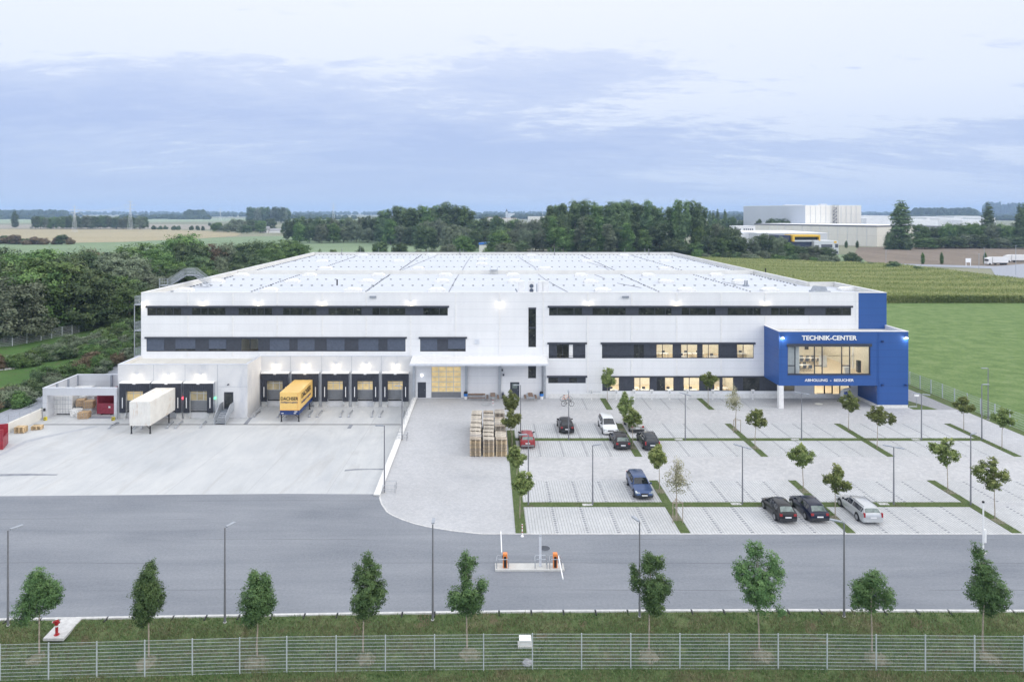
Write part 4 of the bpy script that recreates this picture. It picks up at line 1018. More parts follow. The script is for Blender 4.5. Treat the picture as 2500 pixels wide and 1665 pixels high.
# joints of the precast panels
b = MB()
for px in (709, 785.5, 858.5, 931): b.box(fx(px) - .02, fx(px) + .02, Y0 - .006, Y0 - .001, -1.1, ZM - .03)
for x in (1262, 1520, 1787): X = fx(.29724 * x, YD); b.box(X - .02, X + .02, YD - .006, YD - .001, -1.1, ZM)
b.box(fx(.29724 * 1790, YD), XB1, YD - .0065, YD - .0015, 3.02, 3.05); b.build('panel_joint', M['steelp'], W)
DOCK = 0
def dock(x0, x1, y, lit):
    global DOCK
    xc = (x0 + x1) / 2; zt = 3.62; zb = -0.30
    sh = MB()
    fw = 0.82                                  # curtain width
    sh.box(x0, x0 + fw, y - .62, y - .55, zb, zt); sh.box(x1 - fw, x1, y - .62, y - .55, zb, zt); sh.box(x0 + fw, x1 - fw, y - .62, y - .55, zt - .95, zt)
    s_ = sh.build('dock_shelter', M['curtain'], W)
    s2 = MB(); s2.box(x0, x0 + .07, y - .549, y - .003, zb, zt); s2.box(x1 - .07, x1, y - .549, y - .003, zb, zt); s2.box(x0 + .07, x1 - .07, y - .549, y - .003, zt - .06, zt)
    s2.build('side_frame', M['steelp'], s_, origin=W['_o'])
    s3 = MB(); s3.prism([(y - .66, zt), (y - .003, zt + .12), (y - .003, zt + .18), (y - .66, zt + .06)], x0 - .05, x1 + .05, 'x'); s3.build('hood', M['whiterough'], s_, origin=W['_o'])
    
    for xx_ in (x0 + .36, x1 - .46): s4 = MB(); s4.box(xx_, xx_ + .10, y - .63, y - .621, .35, 1.75); s4.build('guide_stripe', M['signwhite'], s_, origin=W['_o'])
    s5 = MB(); s5.box(xc - .2, xc + .2, y - .68, y - .665, zt - .12, zt - .02); s5.build('number_plate', M['signwhite'], s_, origin=W['_o'])
    s6 = MB()
    for k in range(9): s6.box(x0 + .85 + k * (x1 - x0 - 1.8) / 9, x0 + .90 + k * (x1 - x0 - 1.8) / 9, y - .635, y - .621, zt - .93, zt - .25)
    s6.build('curtain_fold', M['dark'], s_, origin=W['_o'])
    sectional(xc - 1.34, xc + 1.34, -0.12, 3.08, y + .12, 3, 2, 1.15, lit, name='dock_door')
    u = MB(); u.box(xc - 1.34, xc + 1.34, y + .11, y + .119, 2.35, 3.08); u.build('door_header', M['door'], W)
    
    for xx_ in (x0 + .02, x1 - .72): bf = MB(); bf.box(xx_, xx_ + .70, y - .40, y - .003, ZPIT, -.32); bf.build('buffer_block', M['concrete'], W)
    
    for xx_ in (x0 + .62, x1 - .86): bb = MB(); bb.box(xx_, xx_ + .24, y - .52, y - .405, -.75, -.05); bb.build('bumper_pad', M['doorframe'], W)
    lv = MB(); lv.box(xc - 1.2, xc + 1.2, y - .12, y - .003, -.32, -.16); lv.build('leveller', M['black'], W)
    wall_lamp(xc, y, 4.72 if y > 95 else 4.55, 25)
lits = [M['dimpane'], M['litpane'], M['litpane'], M['litpane'], M['litpane']]
for (a, c), l in zip(DA, lits): dock(a, c, Y0, l)
for (a, c), l in zip(DB, [M['litpane'], M['litpane'], M['dimpane']]): dock(a, c, YD, l)
for i, (px, m_) in enumerate(((446.5, 'redlight'), (523.5, 'greenlight'))):
    X = fx(px, YD); b = MB(); b.box(X - .10, X + .10, YD - .20, YD - .003, 1.42, 1.66); o = b.build('signal_lamp', M[m_], W)
    l = bpy.data.lights.new('signal_light', 'POINT'); l.energy = 2.5; l.color = (1, .05, .08) if i == 0 else (.05, 1, .3); l.shadow_soft_size = .08
    lo = bpy.data.objects.new('signal_light', l); C.objects.link(lo); lo.parent = o; lo.location = (X - 3, YD - .3 - Y0, 1.54)
# door with steps
hh = (dx0, dx1, dz0, dz1)
b = MB(); b.box(dx0, dx1, YD + .1, YD + .16, dz0, dz1); d_ = b.build('door', M['dark'], W); b = MB(); b.box(dx0 + .15, dx1 - .15, YD + .085, YD + .098, .25, dz1 - .15); b.build('pane', M['dglass'], d_, origin=W['_o'])
b = MB(); sx0, sx1 = dx0 - .05, dx1 + .05; nst = 6
b.box(sx0, sx1, YD - 1.3, YD - .003, -.08, -.02)
for k in range(nst): b.box(sx0, sx1, YD - 1.3 - .29 * (k + 1), YD - 1.3 - .29 * k, -.08 - .19 * (k + 1), -.02 - .19 * (k + 1))
st = b.build('dock_steps', M['steelp'], W)
b = MB()
for x in (sx0 - .06, sx1):
    b.prism([(YD - .01, -.15), (YD - .01, 1.05), (YD - 1.3, 1.05), (YD - 1.3 - .29 * 6, -.15), (YD - 1.3 - .29 * 6, -1.15), (YD - 1.2, -.15)], x, x + .06, 'x')
b.build('stair_cheek', M['steel'], st, origin=W['_o'])
b = MB(); b.tube([(fx(.29724 * 1877, YD), YD - .25, 3.35), (fx(.29724 * 1877, YD), YD - .003, 3.35)], .1, 8); b.build('camera_housing', M['dark'], W)

# ---------------------------------------------------------------- main roof
ZR = 14.3
b = MB(); b.face([(XL + .3, Y0 + .3, ZR), (XR, Y0 + .3, ZR), (XR, YB - .3, ZR), (XL + .3, YB - .3, ZR)]); b.face([(XR, Y0 + .3, ZR + .002), (56.4, Y0 + .3, ZR + .002), (56.4, 111.2, ZR + .002), (XR, 111.2, ZR + .002)])
b.build('roof', M['membrane'], W, fix=False)
M['parapet_in'] = M['cream']
b = MB(); b.box(XL + .005, XR - .3, Y0 + .01, Y0 + .35, 14.0, ZT - .05); b.box(XL + .005, XL + .35, Y0 + .35, YB - .005, 14.0, ZT - .05); b.box(XL + .35, XR - .305, YB - .35, YB - .005, 14.0, ZT - .05)
b.box(XR - .65, XR - .305, 111.49, YB - .35, 14.0, ZT - .05); b.box(XR - .3, 56.695, 111.15, 111.49, 14.0, ZT - .05); b.box(56.35, 56.695, Y0 + .35, 111.15, 14.0, ZT - .05); b.box(XR - .3, 56.695, Y0 + .01, Y0 + .35, 14.0, ZT - .05)
b.build('parapet', M['parapet_in'], W)
b = MB(); b.box(XL - .03, 56.73, Y0 - .03, Y0 + .40, ZT - .049, ZT + .02); b.box(XL - .03, XL + .40, Y0 + .40, YB + .03, ZT - .049, ZT + .02); b.box(XL + .40, XR - .27, YB - .40, YB + .03, ZT - .049, ZT + .02)
b.box(XR - .70, XR - .27, 111.52, YB - .40, ZT - .049, ZT + .02); b.box(XR - .27, 56.73, 111.09, 111.52, ZT - .049, ZT + .02); b.box(56.30, 56.73, Y0 + .40, 111.09, ZT - .049, ZT + .02)
b.build('parapet_coping', M['white'], W)
YM = 133.5
b = MB(); b.box(XL + .4, XR - .7, YM, YM + .4, ZR - .1, ZR + .72); b.build('fire_wall', M['cream'], W)
# roof fixings
b = MB(); rr = random.Random(5)
def dots(x0, y0, x1, y1, step=1.65, s=.15):
    n = int(math.hypot(x1 - x0, y1 - y0) / step)
    for i in range(n + 1):
        x = x0 + (x1 - x0) * i / n; y = y0 + (y1 - y0) * i / n; x += rr.uniform(-.05, .05); b.box(x - s, x + s, y - s * 1.2, y + s * 1.2, ZR + .001, ZR + .10)
for y in (122.7, 112.6, 181.6, 168, 150.6): dots(XL + 2, y, XR - 2, y)
for x in (-36, -18.6, 26, 40): dots(x, Y0 + 7, x - .3, YM - 2, 1.35, .11); dots(x + .3, YM + 3, x, YB - 3, 1.9, .13)
dots(XL + 1.2, Y0 + 3, XL + 1.2, YM - 2, 1.3); dots(XL + 1.2, YM + 2, XL + 1.2, YB - 3, 1.4); dots(XR - 1.6, 114, XR - 1.6, YM - 1, 1.3, .10); dots(XR - 1.6, YM + 1, XR - 1.6, YB - 3, 1.5, .10); dots(XL + 2, YB - 1.2, XR - 2, YB - 1.2, 1.1)
tag(b.build('roof_fixings', M['dark'], W), kind='stuff')
# lightning conductors lying on the roof
b = MB()
def cable(pts, r=.03): b.tube([(x, y, ZR + .06) for x, y in pts], r, 5)
cable([(-18.9, YM + 1), (-18.0, 140), (-16.6, 160), (-15.2, 176), (-14.2, 190)]); cable([(-5.9, Y0 + 5), (-5.8, 120), (-5.6, YM - 1)]); cable([(-5.4, YM + 1), (-5.1, 160), (-4.6, 185)])
cable([(12.2, Y0 + 5), (11.2, 112), (10.3, 122), (9.8, YM - 1)]); cable([(9.9, YM + 1), (10.2, 150), (8.6, 175), (8.3, 190)]); cable([(24.5, 109), (22.0, 116)]); cable([(21.3, 124), (20.6, 132)]); cable([(25, YM + 2), (25.5, 150), (23.2, 172)]); cable([(42, 112), (40.5, 118)])
b.build('conductor_cable', M['dark'], W)
def rooft(px, py, z=ZR):
    Y = F * (H - z) / (py - CY); return (px - CX) * Y / F, Y
sky_l = [(682, 172), (1075, 172), (1468, 172), (1855, 172), (2243, 172), (540, 208), (975, 208), (1405, 208), (1835, 208), (2255, 208), (355, 260), (843, 260), (1325, 260), (1805, 260), (1145, 90), (1585, 90), (1165, 132), (1697, 132), (2068, 80), (2065, 107), (1380, 55), (1775, 52)]
sky_r = [(515, 172), (903, 172), (1295, 172), (572, 210), (1003, 210), (1430, 210), (640, 260), (1120, 260), (1600, 260), (2045, 255), (250, 90), (553, 90), (1000, 90), (307, 134), (1000, 134), (230, 57), (765, 57)]
for px, py in [(z5(a), 600 + .4246 * c) for a, c in sky_l] + [(z6(a), 600 + .4246 * c) for a, c in sky_r]:
    x, y = rooft(px, py + 1.5); s = 1.25 if y < YM else 1.35; y = max(y, Y0 + 2)
    b = MB(); b.box(x - s, x + s, y - s * .65, y + s * .65, ZR - .01, ZR + .34)
    o = b.build('skylight', M['whiterough'], W)
    g = MB(); g.prism([(x - s + .1, ZR + .341), (x + s - .1, ZR + .341), (x + s - .45, ZR + .58), (x - s + .45, ZR + .58)], y - s * .5, y + s * .5, 'y'); g.build('skylight_dome', M['white'], o, origin=W['_o'], smooth=False)
# plant on the roof
def ac(px0, px1, fan):
    Y = 100.6; x0, x1 = fx(px0, Y), fx(px1, Y)
    b = MB(); b.box(x0, x1, Y, Y + .8, ZR + .05, 16.15); b.box(x0 - .02, x1 + .02, Y - .02, Y + .82, 16.151, 16.2); o = b.build('air_conditioner', M['white'], W)
    if fan:
        g = MB(); xm = (x0 + x1) / 2
        for z in (15.55, 14.9): g.tube([(xm, Y - .03, z), (xm, Y - .01, z)], .30, 16); 
        g.build('fan', M['blind'], o, origin=W['_o'])
ac(1265.5, 1281, 0); ac(1290, 1305, 1); ac(1314, 1325, 0); ac(1326, 1340, 0)
b = MB(); b.tube([(fx(1262, 100), 100, ZR), (fx(1262, 100), 100, 14.9), (fx(1258, 100), 100, 15.2)], .1, 8); b.tube([(fx(1311, 100), 100.3, ZR), (fx(1311, 100), 100.3, 15.9)], .07, 8); b.build('cooling_pipe', M['steelp'], W)
for px, py, h in ((823, 697, 1.0), (1869, 672, 1.35)):
    x, y = rooft(px, py); b = MB(); b.tube([(x, y, ZR), (x, y, ZR + h)], .12, 8); b.build('vent_pipe', M['black'], W)
x, y = rooft(1821, 699); b = MB(); b.box(x - .4, x + .4, y - .4, y + .4, ZR, ZR + .25); b.tube([(x - .15, y, ZR + .25), (x - .15, y, ZR + 1.0)], .13, 8); b.tube([(x + .2, y, ZR + .25), (x + .2, y, ZR + .95)], .13, 8); b.build('vent_pipe', M['steelp'], W)
x, y = rooft(1206, 664, ZR + .7); b = MB()
for s in (-.7, .7): b.tube([(x + s, YM - 1.2, ZR), (x + s, YM - .2, ZR + 1.3), (x + s, YM + .8, ZR + 1.3), (x + s, YM + 1.6, ZR)], .04, 6)
for k in range(4): b.box(x - .7, x + .7, YM - 1.1 + .25 * k, YM - .95 + .25 * k, ZR + .2 * (k + 1), ZR + .2 * (k + 1) + .04)
b.box(x - .7, x + .7, YM - .2, YM + .6, ZR + .80, ZR + .85); b.build('roof_step', M['steel'], W)
for px in (835, 1123, 1353.5, 1583.5):
    b = MB(); X = fx(px, YB); b.tube([(X, YB - .2, ZT), (X, YB - .2, ZT + 1.0)], .09, 6); b.tube([(X, YB - .5, ZR), (X, YB - .5, ZT)], .09, 6); b.build('lightning_rod', M['pole'], W)
for px in (880, 925, 1045, 1132, 1297, 1345, 1525, 1574):
    b = MB(); X = fx(px, YB); b.tube([(X, YB - .2, ZT), (X, YB - .2, ZT + 1.1)], .035, 5); b.build('lightning_rod', M['steel'], W)
# smoke-hatch and hatch frame at the front right
x = fx(z6(1850), 101); b = MB(); b.box(x - .1, x + 2.4, 100.6, 102.2, ZR, ZR + .5); b.prism([(x - .1, ZR + .5), (x + 2.4, ZR + .5), (x + 2.2, ZR + 1.05), (x + .3, ZR + 1.2)], 101.6, 101.7, 'y'); b.build('roof_hatch', M['steel'], W)

# stair tower and roof bridge on the left flank
t = MB(); 
for z in (13.15, 9.45, 5.75): t.box(-50.45, XL - .01, 97.3, 102.4, z, z + .1)
stt = t.build('escape_stair', M['steel'], W)
t = MB()
for z in (13.25, 9.55, 5.85):
    for y in (97.35, 102.3): railing(t, [(-50.4, y, z), (XL - .1, y, z)], 1.15, (1.0, .5, .1), .3, .018)
    railing(t, [(-50.4, 97.35, z), (-50.4, 102.3, z)], 1.15, (1.0, .5, .1), .16, .018)
for x in (-50.4, XL - .12):
    for y in (97.4, 102.3): t.box(x - .05, x + .05, y - .05, y + .05, 0, 13.15)
t.build('railing', M['steel'], stt, origin=W['_o'])
t = MB(); n = 9
for k in range(n): t.box(-51.6 + .30 * k, -51.3 + .30 * k, 110.2, 111.4, 14.6 + .19 * k, 14.65 + .19 * k)
t.box(-49.0, -47.4, 110.2, 111.4, 16.15, 16.2)
for k in range(7): t.box(-47.3 + .30 * k, -47.0 + .30 * k, 110.2, 111.4, 16.0 - .24 * k, 16.05 - .24 * k)
br = t.build('roof_bridge', M['steelp'], W)
t = MB()
for y in (110.15, 111.45):
    railing(t, [(-51.6, y, 14.6), (-49.0, y, 16.2), (-47.4, y, 16.2), (-45.2, y, 14.5)], 1.1, (1.0, .5, 0), .16, .018)
t.box(-53.0, -51.6, 110.2, 111.4, 14.5, 14.6)
for x in (-53.0, -51.7): t.box(x - .06, x + .06, 110.2, 110.32, 0, 15.7)
railing(t, [(-53, 110.15, 14.6), (-51.6, 110.15, 14.6)], 1.1, (1.0, .5), .3, .02); t.build('railing', M['steel'], br, origin=W['_o'])
# ---------------------------------------------------------------- blue entrance block
YF = 92.15
bx0, bx1 = 39.28, 56.75; zu, ztp = fz(941.5, YF), fz(809.8, YF)
wx0, wx1, wz0, wz1 = fx(1923, YF), fx(2125, YF), fz(914.5, YF), fz(845, YF)
px0 = fx(2142.7, YF)
def fbx(x): return fx(1820 + .2123 * x, YF)
wall_front('entrance_front', bx0, bx1, zu, ztp, YF, [(wx0, wx1, wz0, wz1)], M['blue'], 0.3, W)
b = MB(); b.face([(bx0, Y0, zu), (bx0, YF, zu), (bx0, YF, ztp), (bx0, Y0, ztp)]); b.build('entrance_side', M['blue'], W, fix=False); b = MB(); b.face([(bx1, YF, .45), (bx1, Y0, .45), (bx1, Y0, ztp), (bx1, YF, ztp)])
b.face([(px0, YF, .45), (bx1, YF, .45), (bx1, YF, zu), (px0, YF, zu)]); b.face([(px0, Y0, .35), (px0, YF, .45), (px0, YF, zu), (px0, Y0, zu)]); b.build('entrance_side', M['blue'], W, fix=False)
b = MB(); b.face([(bx0, YF, zu), (px0, YF, zu), (px0, Y0, zu), (bx0, Y0, zu)]); b.build('soffit', M['pgrey'], W, fix=False)
b = MB(); b.box(px0 + .02, bx1 - .02, YF + .04, Y0, 0, .45); b.box(px0 - .10, px0 + .02, YF + .1, Y0, 0, .28); b.build('entrance_plinth', M['whiterough'], W)
b = MB(); b.face([(bx0 + .3, YF + .3, ztp - .5), (bx1 - .3, YF + .3, ztp - .5), (bx1 - .3, Y0 - .01, ztp - .5), (bx0 + .3, Y0 - .01, ztp - .5)]); b.build('entrance_roof', M['flatroof'], W, fix=False)
b = MB(); b.box(bx0 - .02, bx1 + .03, YF - .04, YF + .33, ztp + .001, ztp + .07); b.box(bx0 - .02, bx0 + .2, YF + .33, Y0 - .005, ztp + .001, ztp + .07); b.box(bx1 - .3, bx1 + .03, YF + .33, Y0 + 4.5, ztp + .001, ztp + .07)
b.build('entrance_coping', M['white'], W)
b = MB(); b.box(bx1 - .31, bx1 - .3, YF + .3, Y0 - .01, ztp - .5, ztp); b.box(bx0 + .2, bx0 + .21, YF + .3, Y0 - .01, ztp - .5, ztp); b.build('entrance_parapet', M['lead'], W)
b = MB(); b.box(bx1 - .3, bx1, Y0 + .0, Y0 + 4.5, .4, ztp); b.build('entrance_return', M['blue'], W)
b = MB(); b.box(fx(1900, 92.2), fx(1911.5, 92.2), 91.95, 92.55, 0, zu - .005); b.build('column', M['white'], W)
b = MB()
for x in (415, 948, 967, 1515, 1533):
    X = fbx(x); z0_, z1_ = (zu, ztp)
    if 900 < x < 1000: b.box(X - .02, X + .02, YF - .02, YF - .001, wz1 + .35, ztp); b.box(X - .02, X + .02, YF - .02, YF - .001, zu, wz0 - .05)
    else: b.box(X - .025, X + .025, YF - .025, YF - .001, z0_ if x < 1500 else .5, z1_)
b.build('cover_strip', M['blue'], W)
text('TECHNIK-CENTER', .84, 'sign_lettering', M['signwhite'], W, ((wx0 + wx1) / 2 - 3, YF - .06 - Y0, fz(825.4, YF)), (R(90), 0, 0), .03, .024, width=fx(2090, YF) - fx(1956, YF))
text('ABHOLUNG  -  BESUCHER', .50, 'sign_lettering', M['signwhite'], W, ((wx0 + wx1) / 2 - 3, YF - .05 - Y0, fz(928.3, YF)), (R(90), 0, 0), .02, .008, width=fx(2083.5, YF) - fx(1964, YF))
# big window: frame, mullions, transoms
ms_ = [fbx(x) for x in (487, 575, 799, 888, 1113, 1205, 1432)]
fr = MB(); y = YF + .10
for X in ms_: fr.box(X - .055, X + .055, y, y + .12, wz0 + .06, wz1 - .06)
fr.box(wx0, wx1, y + .003, y + .115, wz0, wz0 + .10); fr.box(wx0, wx1, y + .003, y + .115, wz1 - .10, wz1)
ztr = fz(750 + .2123 * 675, YF)
for a, c in ((0, 1), (2, 3), (4, 5)): fr.box(ms_[a] + .055, ms_[c] - .055, y + .01, y + .10, ztr - .06, ztr + .06)
bw = fr.build('window', M['dark'], W)
g = MB(); g.box(wx0 - .12, wx1 + .12, YF - .2, YF - .002, wz1 - .05, wz1 + .32); g.build('blind_cassette', M['dark'], bw, origin=W['_o'])
g = MB(); g.box(wx0 - .05, wx1 + .05, YF - .08, YF - .002, wz0 - .05, wz0 + .02); g.build('sill', M['dark'], bw, origin=W['_o'])
for a, c in zip(ms_, ms_[1:]):
    g = MB(); g.box(a + .055, c - .055, y + .05, y + .06, wz0 + .1, wz1 - .1); g.build('pane', M['glass'], bw, origin=W['_o'])
# training room behind it
zr = wz0 - .35
rw = room(wx0 - .3, wx1 + .4, YF + .31, YF + 13.6, zr, wz1 + .25, [(wx0 + 1 + 1.75 * i, YF + yy, 1.2, .3) for i in range(6) for yy in (1.6, 4.0, 6.4, 9.0, 11.6)])
fb = dict(top=MB(), leg=MB(), seat=MB()); xm = fbx(930)
for i, yy in enumerate((4.2, 8.8)):
    for k in range(4 if i else 2):
        X = fbx(700) + k * 1.7; furn(fb, X, YF + yy, zr, 'table')
        for q in (-.4, .4): furn(fb, X + q, YF + yy - .75, zr, 'chair', -1); furn(fb, X + q, YF + yy + .75, zr, 'chair', 1)
fb['top'].build('table_top', M['white'], rw, origin=W['_o']); fb['leg'].build('table_leg_frame', M['dark'], rw, origin=W['_o']); fb['seat'].build('conference_chair', M['blind'], rw, origin=W['_o'])
b = MB(); b.box(wx0 - .2, fbx(640), YF + .5, YF + 2.2, zr, wz1 + .2); b.build('partition', M['white'], rw, origin=W['_o'])
b = MB(); b.box(fbx(1215), fbx(1275), YF + 1.5, YF + 2.1, zr, zr + 1.0); b.box(fbx(1110), fbx(1190), YF + 6, YF + 6.5, zr, zr + 1.6); b.box(fbx(1020), fbx(1060), YF + 12.2, YF + 12.45, zr, zr + 2.2); b.build('cabinet', M['whiterough'], rw, origin=W['_o'])
b = MB()
for k in range(7): b.box(fbx(665 + 46 * k), fbx(690 + 46 * k), YF + 13.50, YF + 13.55, zr + .9, zr + 1.25)
b.box(fbx(1360), fbx(1395), YF + 1.4, YF + 1.9, zr + .3, zr + 1.9); b.box(fbx(1215), fbx(1265), YF + 13.48, YF + 13.55, zr + 1.0, zr + 2.6); b.build('wall_screen', M['dark'], rw, origin=W['_o'])
# entrance doors
b = MB(); ym = Y0 + .15
xs_ = [HE[0] + .05, HE[0] + (HE[1] - HE[0]) * .30, HE[0] + (HE[1] - HE[0]) * .51, HE[0] + (HE[1] - HE[0]) * .72, HE[1] - .05]
for X in xs_: b.box(X - .07, X + .07, ym, ym + .1, .08, HE[3])
b.box(HE[0], HE[1], ym + .003, ym + .097, .02, .16); b.box(HE[0], HE[1], ym + .003, ym + .097, HE[3] - .1, HE[3]); ed = b.build('entrance_door', M['black'], W)
for a, c in zip(xs_, xs_[1:]):
    g = MB(); g.box(a + .07, c - .07, ym + .04, ym + .05, .16, HE[3] - .1); g.build('pane', M['glass'], ed, origin=W['_o'])
b = MB(); b.box(xs_[1], xs_[3], Y0 + .5, Y0 + 2.6, .021, .035); b.build('door_mat', M['plastic'], W)
# flood lamps on the block and four small cameras
for x, z in ((425, 365), (1845, 365)): wall_lamp(fbx(x), YF, fz(750 + .2123 * (z - 14), YF), 34, warm=False)
for x, z in ((1570, 392), (1570, 893), (1840, 893)):
    X = fbx(x); Z = fz(750 + .2123 * z, YF); b = MB(); b.box(X - .12, X + .12, YF - .28, YF - .002, Z - .10, Z + .10); b.build('camera_housing', M['navy'], W)
# meter posts for engine heaters along the front
for i, px in enumerate((1444, 1504.5, 1548, 1591, 1634.4, 1677.8, 1740, 1837.7)):
    X = fx(px, 96.4); lab = ['white socket post under the window end beside the bicycles', 'white socket post behind the first facade tree', 'white socket post second from the facade tree nearest the bikes', 'white socket post between two lit office windows', 'white socket post left of the facade lamp head', 'white socket post right of the facade lamp head', 'white socket post just right of the middle facade tree', 'white socket post standing next to the entrance block column'][i]
    t = thing('socket_post', (X, 96.4, 0.02), lab, 'post', 'white socket posts along the facade')
    b = MB(); b.tube([(0, 0, 0), (0, 0, .75)], .04, 8); b.box(-.12, .12, -.12, .12, 0, .03); b.build('post', M['white'], t, fix=True)
    b = MB(); b.box(-.19, .19, -.13, .13, .75, 1.32); b.box(-.22, .22, -.17, .15, 1.321, 1.36); o = b.build('box', M['white'], t)
    b = MB(); b.box(-.11, .11, -.136, -.131, .85, 1.22); b.build('flap', M['doorframe'], o)
# ---------------------------------------------------------------- cars
def car(label, loc, rz, L, Wd, Hh, style, col, metal=0.0, rough=0.28, lower=None, rails=False, rearpale=False, lampred=(1, 1), name='parked_car', plate=True, hub=True):
    """local axes: front towards +y, origin on the ground at the middle"""
    t = thing(name, loc, label, 'car', 'cars parked on the block paving', rz)
    pm = paint('car_paint', col, rough, metal)
    P = {  # y (0 rear .. 1 front), z low, z belt, z top, roof half width factor, plan factor
        'hatch': [(0, .34, .60, .62, .80, .80), (.012, .26, .80, .84, .80, .93), (.035, .22, .93, .98, .78, .97), (.15, .20, .96, 1.33, .64, .99), (.24, .20, .96, 1.44, .66, 1), (.45, .20, .95, 1.47, .68, 1), (.58, .20, .93, 1.43, .67, 1), (.74, .20, .90, .97, .84, 1), (.90, .20, .80, .84, .84, .97), (.97, .22, .66, .69, .82, .90), (1, .30, .52, .54, .80, .78)],
        'estate': [(0, .36, .62, .64, .86, .84), (.008, .28, .88, .90, .86, .94), (.02, .24, .96, 1.02, .80, .97), (.075, .20, .97, 1.36, .70, .99), (.11, .20, .97, 1.41, .71, 1), (.40, .20, .95, 1.45, .71, 1), (.56, .20, .92, 1.41, .69, 1), (.70, .20, .90, .96, .84, 1), (.88, .20, .82, .86, .86, .97), (.97, .22, .68, .70, .84, .90), (1, .30, .50, .52, .82, .78)],
        'van': [(0, .36, .62, .64, .86, .84), (.008, .28, .92, .94, .86, .94), (.02, .24, 1.02, 1.06, .80, .97), (.09, .20, 1.03, 1.52, .70, .99), (.14, .20, 1.02, 1.60, .71, 1), (.40, .20, 1.0, 1.65, .71, 1), (.60, .20, .98, 1.57, .69, 1), (.80, .20, .96, 1.02, .82, 1), (.91, .20, .86, .90, .84, .96), (.975, .22, .66, .69, .82, .90), (1, .30, .52, .54, .80, .76)],
        'saloon': [(0, .36, .60, .62, .84, .82), (.01, .28, .84, .86, .84, .93), (.03, .24, .92, .95, .84, .96), (.13, .20, .95, .99, .82, .98), (.27, .20, .95, 1.38, .66, 1), (.45, .20, .94, 1.42, .68, 1), (.56, .20, .93, 1.38, .67, 1), (.71, .20, .90, .95, .84, 1), (.88, .20, .81, .85, .86, .97), (.97, .22, .66, .69, .84, .90), (1, .30, .50, .52, .82, .78)],
    }[style]
    k = Hh / max(p[3] for p in P); hw = Wd / 2; St = []
    for (yy, zl, zb, zt, rf, pf) in P:
        y = (yy - .5) * L; w_ = hw * pf; zl, zb, zt = zl * k if k > 1 else zl, zb * k, zt * k
        St.append([(w_ * .90, y, zl), (w_ * .985, y, zl + (zb - zl) * .22), (w_, y, zl + (zb - zl) * .62), (w_ * .965, y, zb), (hw * rf * pf ** .5, y, zt - .035 * k), (hw * rf * .80, y, zt), (0, y, zt + .018)])
    b = MB(); n = len(St); m_ = 7
    ring = [[*s, *[(-x, y, z) for x, y, z in reversed(s[:-1])]] for s in St]; q = len(ring[0])
    for s in ring: b.v += s
    for i in range(n - 1):
        for j in range(q - 1): b.f.append((i * q + j, i * q + j + 1, (i + 1) * q + j + 1, (i + 1) * q + j)); b.m.append(0)
        b.f.append((i * q + q - 1, i * q, (i + 1) * q, (i + 1) * q + q - 1)); b.m.append(0)
    b.f.append(tuple(range(q))); b.m.append(0); b.f.append(tuple((n - 1) * q + j for j in reversed(range(q)))); b.m.append(0)
    body = b.build('body', pm, t, smooth=32)
    def pt(i, j, sx=1): x, y, z = St[i][j]; return Vector((x * sx, y, z))
    def pane(quad, u0, u1, v0, v1, name, mat, off=.012):
        a, b_, c, d = quad; N = (b_ - a).cross(d - a).normalized(); ctr = (a + b_ + c + d) / 4
        if N.dot(ctr - Vector((0, 0, .6))) < 0: N = -N
        def at(u, v): return (a.lerp(b_, u)).lerp(d.lerp(c, u), v) + N * off
        m = MB(); m.face([at(u0, v0), at(u1, v0), at(u1, v1), at(u0, v1)]); m.face([at(u0, v0) - N * off * 2, at(u0, v1) - N * off * 2, at(u1, v1) - N * off * 2, at(u1, v0) - N * off * 2])
        return m.build(name, mat, t)
    iR, iT, iF, iH = {'hatch': (2, 4, 6, 7), 'estate': (2, 4, 6, 7), 'van': (2, 4, 6, 7), 'saloon': (3, 4, 6, 7)}[style]
    # screens: front, rear (between the base and the roof edge), sides
    def wide(i0, i1, name, mat, v0, v1):
        js = [(4, -1), (5, -1), (6, 1), (5, 1), (4, 1)]
        lo = [pt(i0, j, s_) for j, s_ in js]; hi = [pt(i1, j, s_) for j, s_ in js]; m = MB()
        N = (hi[2] - lo[2]).cross(Vector((1, 0, 0))).normalized(); N = N if N.z > 0 else -N
        P_ = [[Vector(((p.lerp(q, v)).x * .94, p.lerp(q, v).y, p.lerp(q, v).z)) + N * .018 for p, q in zip(lo, hi)] for v in (v0, v1)]
        for k_ in range(4): m.face([P_[0][k_], P_[0][k_ + 1], P_[1][k_ + 1], P_[1][k_]])
        return m.build(name, mat, t, smooth=40)
    wide(iH, iF, 'windscreen', M['carglass'], .06, .92)
    ri = iR; rt = iR + 1 if style != 'saloon' else iT
    wide(ri, rt, 'rear_window', M['rearglass'] if rearpale else M['carglass'], .10, .94)
    for sx in (1, -1):
        segs = list(range(rt, iF)); 
        for s_ in segs: pane([pt(s_, 3, sx), pt(s_ + 1, 3, sx), pt(s_ + 1, 4, sx), pt(s_, 4, sx)], .05, .95, .10, .88, 'side_window', M['carglass'], .015)
        # quarter panes, triangles into the screens
        a, b_, c = pt(iF, 3, sx), pt(iH, 3, sx), pt(iF, 4, sx); m = MB(); o_ = Vector((.015 * sx, 0, 0))
        tri = [a.lerp(c, .10) + (b_ - a) * .06, a.lerp(b_, .78) + Vector((0, 0, .03)), a.lerp(c, .86) + (b_ - a) * .05]; m.face([p + o_ for p in tri]); m.face([p - o_ for p in reversed(tri)]); m.build('side_window', M['carglass'], t)
    # wheels
    yr, yf_ = -L * .29, L * .31; r_ = .32
    wm = MB(); wm.tube([(-.10, 0, 0), (.10, 0, 0)], r_, 20)
    rm = MB(); rm.tube([(-.108, 0, 0), (-.101, 0, 0)], r_ * .68, 14)
    sp = None
